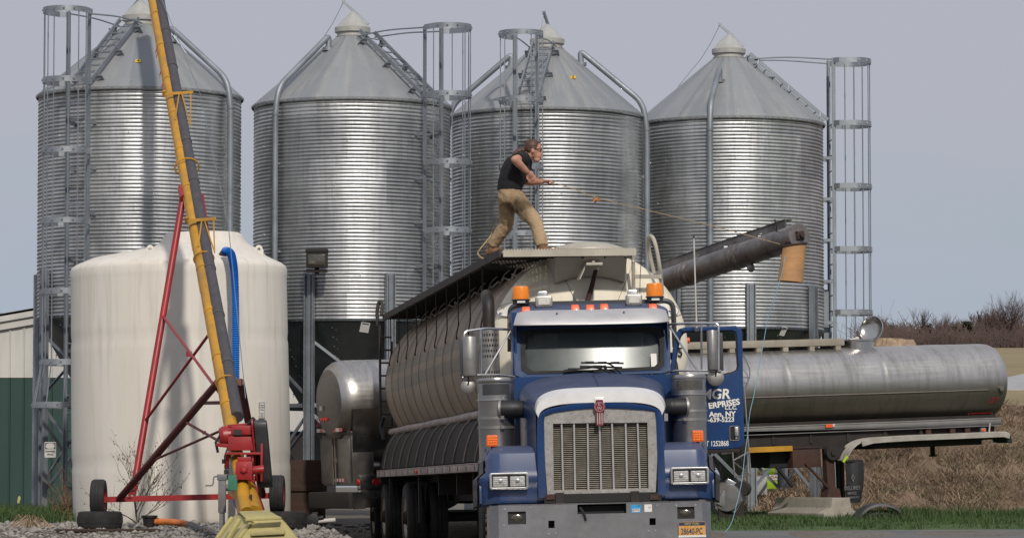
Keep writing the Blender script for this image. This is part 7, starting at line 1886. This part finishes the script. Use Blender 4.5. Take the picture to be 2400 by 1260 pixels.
# ---- unloading auger boom
B1 = G(1872,553,-.1); B0 = G(1540,664,2.9); BD = (B1-B0).normalized(); BR = .148
BU = Vector((0,0,1)); BU = (BU-BD*BU.dot(BD)).normalized(); BS = BD.cross(BU)
B00 = B0-BD*2.5
m = MB(); m.tube([B00,B1],BR,28); bt_ = m.build('boom_tube', M['boom'], fe)
L_ = (B1-B00).length
for f in (L_-.035,): 
    m = MB(); m.tube([B1-BD*.04,B1+BD*.012],BR*1.02,28); m.build('end_plate', M['boom'], bt_)
m = MB(); m.cyl(B1+BD*.01,B1+BD*.05,.055,n=6); m.cyl(B1+BD*.05,B1+BD*.09,.03,n=12); 
for k in range(4): a_ = PI/4+k*PI/2; c_ = B1+BD*.02+(BU*math.cos(a_)+BS*math.sin(a_))*.06; m.cyl(c_,c_+BD*.025,.012,n=6)
m.build('end_bearing', M['rust'], bt_)
def at_px(px):   # point on the boom axis at photo column px
    best = None
    for i in range(400):
        p = B00.lerp(B1,i/399); w = FM @ p; x = 1200+F*w.x/(w.y*CT+w.z*ST)
        if best is None or abs(x-px) < best[0]: best = (abs(x-px),p)
    return best[1]
for px_ in (1612,1622,1728,1740,1812): 
    c_ = at_px(px_); MB().tube([c_-BD*.025,c_+BD*.025],BR*1.07 if px_ != 1812 else BR*1.04,28).build('clamp_ring', M['boom'], bt_)
# stiffener channel on the top with lightening holes
c0, c1 = at_px(1545), at_px(1838); m = MB(); L2 = (c1-c0).length; hs = []
for f in (.30,.53,.80): hs.append((L2*f-.05,L2*f+.05,.045,.095))
pl_ = MB().plate(0,L2,.0,.15,-.006,.006,hs); pl_.bx(0,L2,-.02,.10,.15,.16)
Mx = Matrix((BD,-BS if (-BS).y > 0 else BS,BU)).transposed().to_4x4()
yv = Vector((0,1,0)); yv = (yv-BD*yv.dot(BD)-BU*yv.dot(BU)).normalized(); Mx = Matrix((BD,yv,BU)).transposed().to_4x4(); Mx.translation = c0+BU*(BR*.72)+yv*.05
pl_.v = [tuple(Mx @ Vector(v)) for v in pl_.v]; pl_.build('boom_stiffener', M['boom'], bt_)
c_ = at_px(1760)-BU*.0; q = G(1760,627,c_.y-.05); m = MB(); m.ell(q,(.05,.05,.055),14,10); m.cyl(q+Vector((0,0,.04)),q+Vector((-.02,0,.14)),.02,n=8); m.build('boom_lamp', M['boom'], bt_)
m = MB(); q = G(1820,533,B1.y); m.tube([at_px(1820)+BU*.12, q+Vector((.0,0,.02)), q+Vector((-.02,0,.10))],.008,5); m.build('hook_wire', M['black'], bt_)
# tan spout hanging off the end
st, sb = G(1862,575,B1.y+.05), G(1852,660,B1.y+.05); m = MB(); ax2 = (sb-st); rr0, rr1 = .140, .152; rings = []
for f in spread(0,1,8):
    c_ = st+ax2*f; rr = lerp(rr0,rr1,f); rings.append([c_+Vector((rr*math.cos(t),rr*.85*math.sin(t),.0+.018*math.cos(t)*(1-f)-.016*math.cos(t)*f)) for t in spread(0,2*PI,28)[:-1]])
m.loft(rings,caps=False); K = len(m.v); c_all = (st+sb)/2; m.v += [tuple(Vector(((v[0]-c_all.x)*.93+c_all.x,(v[1]-c_all.y)*.93+c_all.y,v[2]))) for v in m.v]; m.f += [tuple(i+K for i in reversed(f)) for f in m.f]; m.build('spout', M['sock'], bt_)
m = MB(); m.tube([st+Vector((.146*math.cos(t),.125*math.sin(t),.008+.016*math.cos(t))) for t in spread(0,2*PI,28)[:-1]],.012,6,closed=True); m.build('spout_clamp', M['rust'], bt_)
m = MB(); q = at_px(1838); m.lathe([(.10,0),(.12,-.08)],20,Matrix.Translation(q+Vector((.06,0,-.04)))); m.build('spout_collar', M['boom'], bt_)
MB().tube([at_px(1826)+BU*.13,at_px(1833)-yv*.13,at_px(1828)-BU*.12],.007,4).build('spout_string', M['orangerag'], bt_)
# ------------------------------------------------------------------ grain gear in the shadow right of the bumper
q = at(1716,1150,54.0); o = thing('grinder_motor', 'grey motor housing standing in the shade right of the truck bumper', 'motor', (q.x,54,gz(q.x,54)))
zc = q.z-gz(q.x,54); m = MB(); R3 = Euler((0,math.radians(28),0)).to_matrix(); m.box((.0,0,zc+.07),(.26,.25,.17),R3); m.build('pale_face', M['ssbright'], o, bevel=.02)
m = MB(); m.cyl((-.10,-.18,zc-.10),(.02,.16,zc-.10),.22,n=28); m.box((-.05,0,zc-.16),(.34,.34,.26),R3); m.build('housing', M['greycast'], o, bevel=.02)
m = MB(); m.bx(-.22,.18,-.12,.15,0,zc-.16); m.cyl((.13,-.16,zc+.04),(.2,.16,zc+.04),.12,n=18); m.build('stand', M['undercar'], o)
# ------------------------------------------------------------------ the worker on the catwalk
WO = at(1205,592,40.8); wk_ = thing('person', 'long haired person in black shirt and stained khaki trousers pulling a rope on the catwalk', 'person', WO)
fW = Frame(Matrix.Translation(WO)); J = lambda px,py,dy=0: fW.p(px,py,dy)
def organic(name, mbs, mat, parent, voxel=.010, smooth=4, disp=None):
    mm = MB()
    for b in mbs: mm.add(b.v, b.f)
    me = bpy.data.meshes.new('tmp'); me.from_pydata(mm.v,[],mm.f); bm = bmesh.new(); bm.from_mesh(me); bmesh.ops.recalc_face_normals(bm, faces=bm.faces); bm.to_mesh(me); bm.free()
    ob = bpy.data.objects.new('tmp', me); COL.objects.link(ob)
    md = ob.modifiers.new('r','REMESH'); md.mode = 'VOXEL'; md.voxel_size = voxel; md.use_smooth_shade = True
    ms = ob.modifiers.new('s','SMOOTH'); ms.iterations = smooth; ms.factor = .5
    if disp:
        tx = bpy.data.textures.new('folds','CLOUDS'); tx.noise_scale = disp[1]; tx.noise_depth = 3; dp = ob.modifiers.new('d','DISPLACE'); dp.texture = tx; dp.strength = disp[0]; dp.texture_coords = 'GLOBAL'
    dg = bpy.context.evaluated_depsgraph_get(); out = bpy.data.meshes.new_from_object(ob.evaluated_get(dg)); out.name = name
    bpy.data.objects.remove(ob); bpy.data.meshes.remove(me)
    for p in out.polygons: p.use_smooth = True
    out.materials.clear(); out.materials.append(mat)
    return put(bpy.data.objects.new(name, out), parent)
def limb(pts, rad, el=None, n=14, k=5):
    P = smooth_path(pts, k); R_ = []
    for i in range(len(P)):
        f = i/k; j = min(int(f),len(rad)-2); R_.append(lerp(rad[j],rad[j+1],f-j))
    return MB().tube(P, R_, n, el=el)
def ball(c, r): return MB().ell(c, r if isinstance(r,tuple) else (r,r,r), 14, 10)
def torso(g=0, lo=0):
    """body trunk lofted from pelvis to neck; sections are ellipses turned with the spine"""
    S = [(1197,478,.115,.150),(1197,464,.150,.168),(1194,446,.140,.158),(1197,428,.145,.165),(1206,404,.160,.185),(1215,388,.158,.195),(1224,374,.115,.180),(1233,366,.075,.10)]
    rings = []
    C = [J(a,b,0) for a,b,_,_ in S]
    for i,(a,b,rx,ry) in enumerate(S):
        t_ = (C[min(i+1,len(C)-1)]-C[max(i-1,0)]).normalized(); ux = Vector((t_.z,0,-t_.x)); gg = g*(1 if i < 6 else .5)
        rings.append([C[i]+ux*(rx*.86+gg)*math.cos(q_)+Vector((0,1,0))*(ry*.92+gg)*math.sin(q_) for q_ in spread(0,2*PI,24)[:-1]])
    m = MB(); m.loft(rings[lo:]); return m
nsh, nel, nwr = J(1226,371,-.165), J(1206,374,-.40), J(1236,403,-.27)
fsh, fel, fwr = J(1233,374,.165), J(1233,425,.16), J(1273,426,.03)
nhp, nkn, nan = J(1210,468,-.085), J(1256,523,-.26), J(1271,577,-.36)
fhp, fkn, fan = J(1188,470,.085), J(1187,523,.20), J(1154,578,.36)
hd = J(1250,350,0); tilt = Euler((0,math.radians(14),0)).to_matrix()
B = [torso()]
B.append(limb([J(1230,372,0),J(1238,364,0),J(1246,356,0)],[.068,.060,.058]))
B.append(MB().ell(hd,(.098,.077,.108),18,12,tilt)); B.append(MB().ell(J(1259,363,0),(.062,.055,.062),14,10,tilt)); B.append(MB().ell(J(1258,374,0),(.044,.045,.035),12,8))
B.append(limb([J(1264,347,0),J(1269.5,356,0),J(1266,359,0)],[.012,.015,.013],n=8)); B.append(MB().ell(J(1266,368,0),(.016,.026,.014),10,6)); B.append(MB().ell(J(1264,345,0),(.026,.06,.016),10,6))
for s_ in (-1,1): B.append(MB().ell(J(1249,353,s_*.078),(.022,.010,.034),10,8))
for a,b,c,rr in ((nsh,nel,nwr,1),(fsh,fel,fwr,1)):
    B.append(limb([a,(a+b)/2,b],[.062,.056,.046])); B.append(limb([b,b.lerp(c,.35),c],[.047,.050,.031])); B.append(ball(b,.045))
def hand(wr, d, up, side, curl=1.0, s=1.0):
    """palm, four curled fingers of unequal length, and a thumb off the side of the palm"""
    d = d.normalized(); side = (side-d*side.dot(d)).normalized(); up = side.cross(d); H_ = []
    pc = wr+d*.05*s; vs = []
    m = MB()
    rings = [[wr+d*t*s+side*w*math.cos(a)+up*h*math.sin(a) for a in spread(0,2*PI,12)[:-1]] for t,w,h in ((-.015,.026,.022),(.02,.036,.018),(.06,.042,.017),(.09,.040,.014))]
    m.loft(rings); H_.append(m)
    for k,(off,ln) in enumerate(((-.030,.074),(-.010,.084),(.010,.079),(.029,.062))):
        p0 = wr+d*.085*s+side*off; a1 = 1.0*curl; a2 = 2.1*curl; p1 = p0+(d*math.cos(.45*curl)-up*math.sin(.45*curl))*ln*.45; p2 = p1+(d*math.cos(a1+.5)-up*math.sin(a1+.5))*ln*.34; p3 = p2+(d*math.cos(a2+.4)-up*math.sin(a2+.4))*ln*.28
        H_.append(MB().tube([p0-d*.01,p1,p2,p3],[.0105,.0095,.009,.0075],8))
    t0 = wr+d*.03-side*.032; t1 = t0+(d*.6-side*.5-up*.5).normalized()*.042; t2 = t1+(d*.75+side*.25-up*.6).normalized()*.034
    H_.append(MB().tube([t0,t1,t2],[.015,.012,.009],8)); return H_
B += hand(nwr, J(1246,413,-.24)-nwr, Vector((0,0,1)), Vector((.3,-.5,.8)), 1.15)
B += hand(fwr, J(1292,423,.0)-fwr, Vector((0,0,1)), Vector((0,-1,.15)), 1.15)
for a,b,c in ((nhp,nkn,nan),(fhp,fkn,fan)):
    B.append(limb([a,a.lerp(b,.5),b],[.095,.080,.060])); B.append(limb([b,b.lerp(c,.3),c],[.058,.060,.042]))
def foot(an, d):
    d = d.normalized(); return [MB().tube([an+Vector((0,0,.02)),an-Vector((0,0,.045))],[.045,.045],10), MB().tube([an-d*.06-Vector((0,0,.065)),an+d*.05-Vector((0,0,.06)),an+d*.14-Vector((0,0,.075)),an+d*.185-Vector((0,0,.08))],[.036,.040,.036,.022],10)]
fd1, fd2 = Vector((1,-.35,0)), Vector((.9,-.5,0))
B += foot(nan,fd1)+foot(fan,fd2)
organic('body', B, M['skin'], wk_, .0075, 3)
# clothes
S_ = [torso(.032,2)]
S_.append(limb([nsh+Vector((.02,.04,0)),nsh,nsh.lerp(nel,.62)],[.078,.080,.073])); S_.append(limb([fsh,fsh.lerp(fel,.5)],[.078,.072]))
S_.append(MB().ell(J(1226,371,0),(.10,.17,.075),16,10,tilt))
organic('shirt', S_, M['shirt'], wk_, .010, 3, (.014,.06))
P_ = []
wr_ = [J(1195,447,0),J(1195,460,0),J(1196,474,0)]
tt = torso(.024,0); tt2 = MB(); tt2.v = tt.v[:96]; tt2.f = [f for f in tt.f if max(f) < 96]+[tuple(range(95,71,-1))]; P_.append(tt2) 
P_.append(limb([nhp+Vector((0,.02,.02)),nhp.lerp(nkn,.5),nkn,nkn.lerp(nan,.45),nan+Vector((0,0,.0))],[.118,.104,.084,.080,.074])); P_.append(limb([fhp+Vector((0,-.02,.02)),fhp.lerp(fkn,.5),fkn,fkn.lerp(fan,.45),fan+Vector((0,0,.02))],[.115,.102,.084,.080,.072]))
organic('trousers', P_, M['pants'], wk_, .011, 3, (.030,.075))
for an, d in ((nan,fd1),(fan,fd2)):
    d = d.normalized(); bl = [limb([an+Vector((0,0,.05)),an-Vector((0,0,.02)),an-Vector((0,0,.06))],[.058,.056,.055]), MB().tube([an-d*.075-Vector((0,0,.065)),an+d*.04-Vector((0,0,.055)),an+d*.15-Vector((0,0,.075)),an+d*.205-Vector((0,0,.083))],[.046,.052,.046,.028],12)]
    organic('boot', bl, M['boot'], wk_, .010, 2)
H_ = [MB().ell(hd+tilt@Vector((-.022,0,.022)),(.098,.086,.100),18,12,tilt), limb([J(1240,349,0),J(1231,352,0),J(1219,353,-.01),J(1207,359,-.03),J(1202,366,-.04)],[.060,.034,.036,.024,.008]), MB().ell(J(1241,352,0),(.05,.082,.06),14,10), MB().ell(J(1255,333,0),(.05,.06,.022),12,8,tilt)]
organic('hair', H_, M['hair'], wk_, .008, 2, (.010,.02))
m = MB()
for s_ in (-1,1): m.tube([J(1248,350,s_*.082),J(1260,349,s_*.078),J(1269,350,s_*.066)],.0045,5)
for s_ in (-1,1): m.tube([J(1268.5,351,s_*.034)+Vector((.008*0,.028*math.cos(t),.017*math.sin(t))) for t in spread(0,2*PI,16)[:-1]],.004,5,closed=True); 
m.tube([J(1270,350,-.012),J(1270,350,.012)],.004,5)
gl_ = m.build('glasses', M['lens'], wk_)
for s_ in (-1,1): MB().ell(J(1266,350.5,s_*.033),(.008,.014,.009),10,6).build('eye', M['blackink'], wk_)
# ------------------------------------------------------------------ ropes
def rope(name, label, P, r, mat, sag=0, k=8):
    P = [Vector(p) for p in P]; o0 = P[0].copy(); pp = smooth_path([p-o0 for p in P],k); o = MB().tube(pp, r, 5).build(name, mat); o.location = o0; return tag(o, label, 'rope')
hr_ = J(1290,426,-.0)+WO
rope('rope','tan rope stretched from the worker\'s hands to the end of the auger boom',[J(1246,413,-.25)+WO, J(1270,421,-.1)+WO, hr_, at(1345,443,40.75), at(1400,463,40.72), at(1520,493,40.65), at(1660,527,40.55), at(1770,556,40.45), at(1828,572,40.35)],.0045,M['rope'])
rope('rope_tail','slack tan rope end hanging behind the worker\'s back leg',[at(1172,505,41.25),at(1160,525,41.25),at(1150,552,41.2),at(1128,580,41.1),at(1120,592,41.1),at(1124,600,41.05),at(1133,606,41.0)],.009,M['rope'])
m = MB(); q = at(1400,464,40.72)
for k in range(7): m.tube([Vector((random.gauss(0,.01),0,0)),Vector((random.gauss(-.01,.03),random.gauss(0,.02),-.03)),Vector((random.gauss(-.02,.04),random.gauss(0,.02),random.uniform(-.07,.0)))],.008,4)
o = m.build('rag_knot', M['orangerag']); o.location = q; tag(o,'orange rag knotted on the tan rope in front of the bin numbered 2','rag')
o_s = [at(1840,600,40.3), at(1832,640,40.3), at(1815,700,40.35), at(1800,745,40.4), at(1790,800,40.4), at(1777,870,40.4), at(1766,930,40.35), at(1757,970,40.3), at(1752,1020,40.3), at(1745,1070,40.2), at(1738,1130,40.1), at(1724,1190,40.0), at(1714,1225,39.95), at(1700,1245,39.9)]
rope('blue_twine','light blue twine hanging from the tan spout down to the ground beside the truck',o_s,.0045,M['bluerope'])
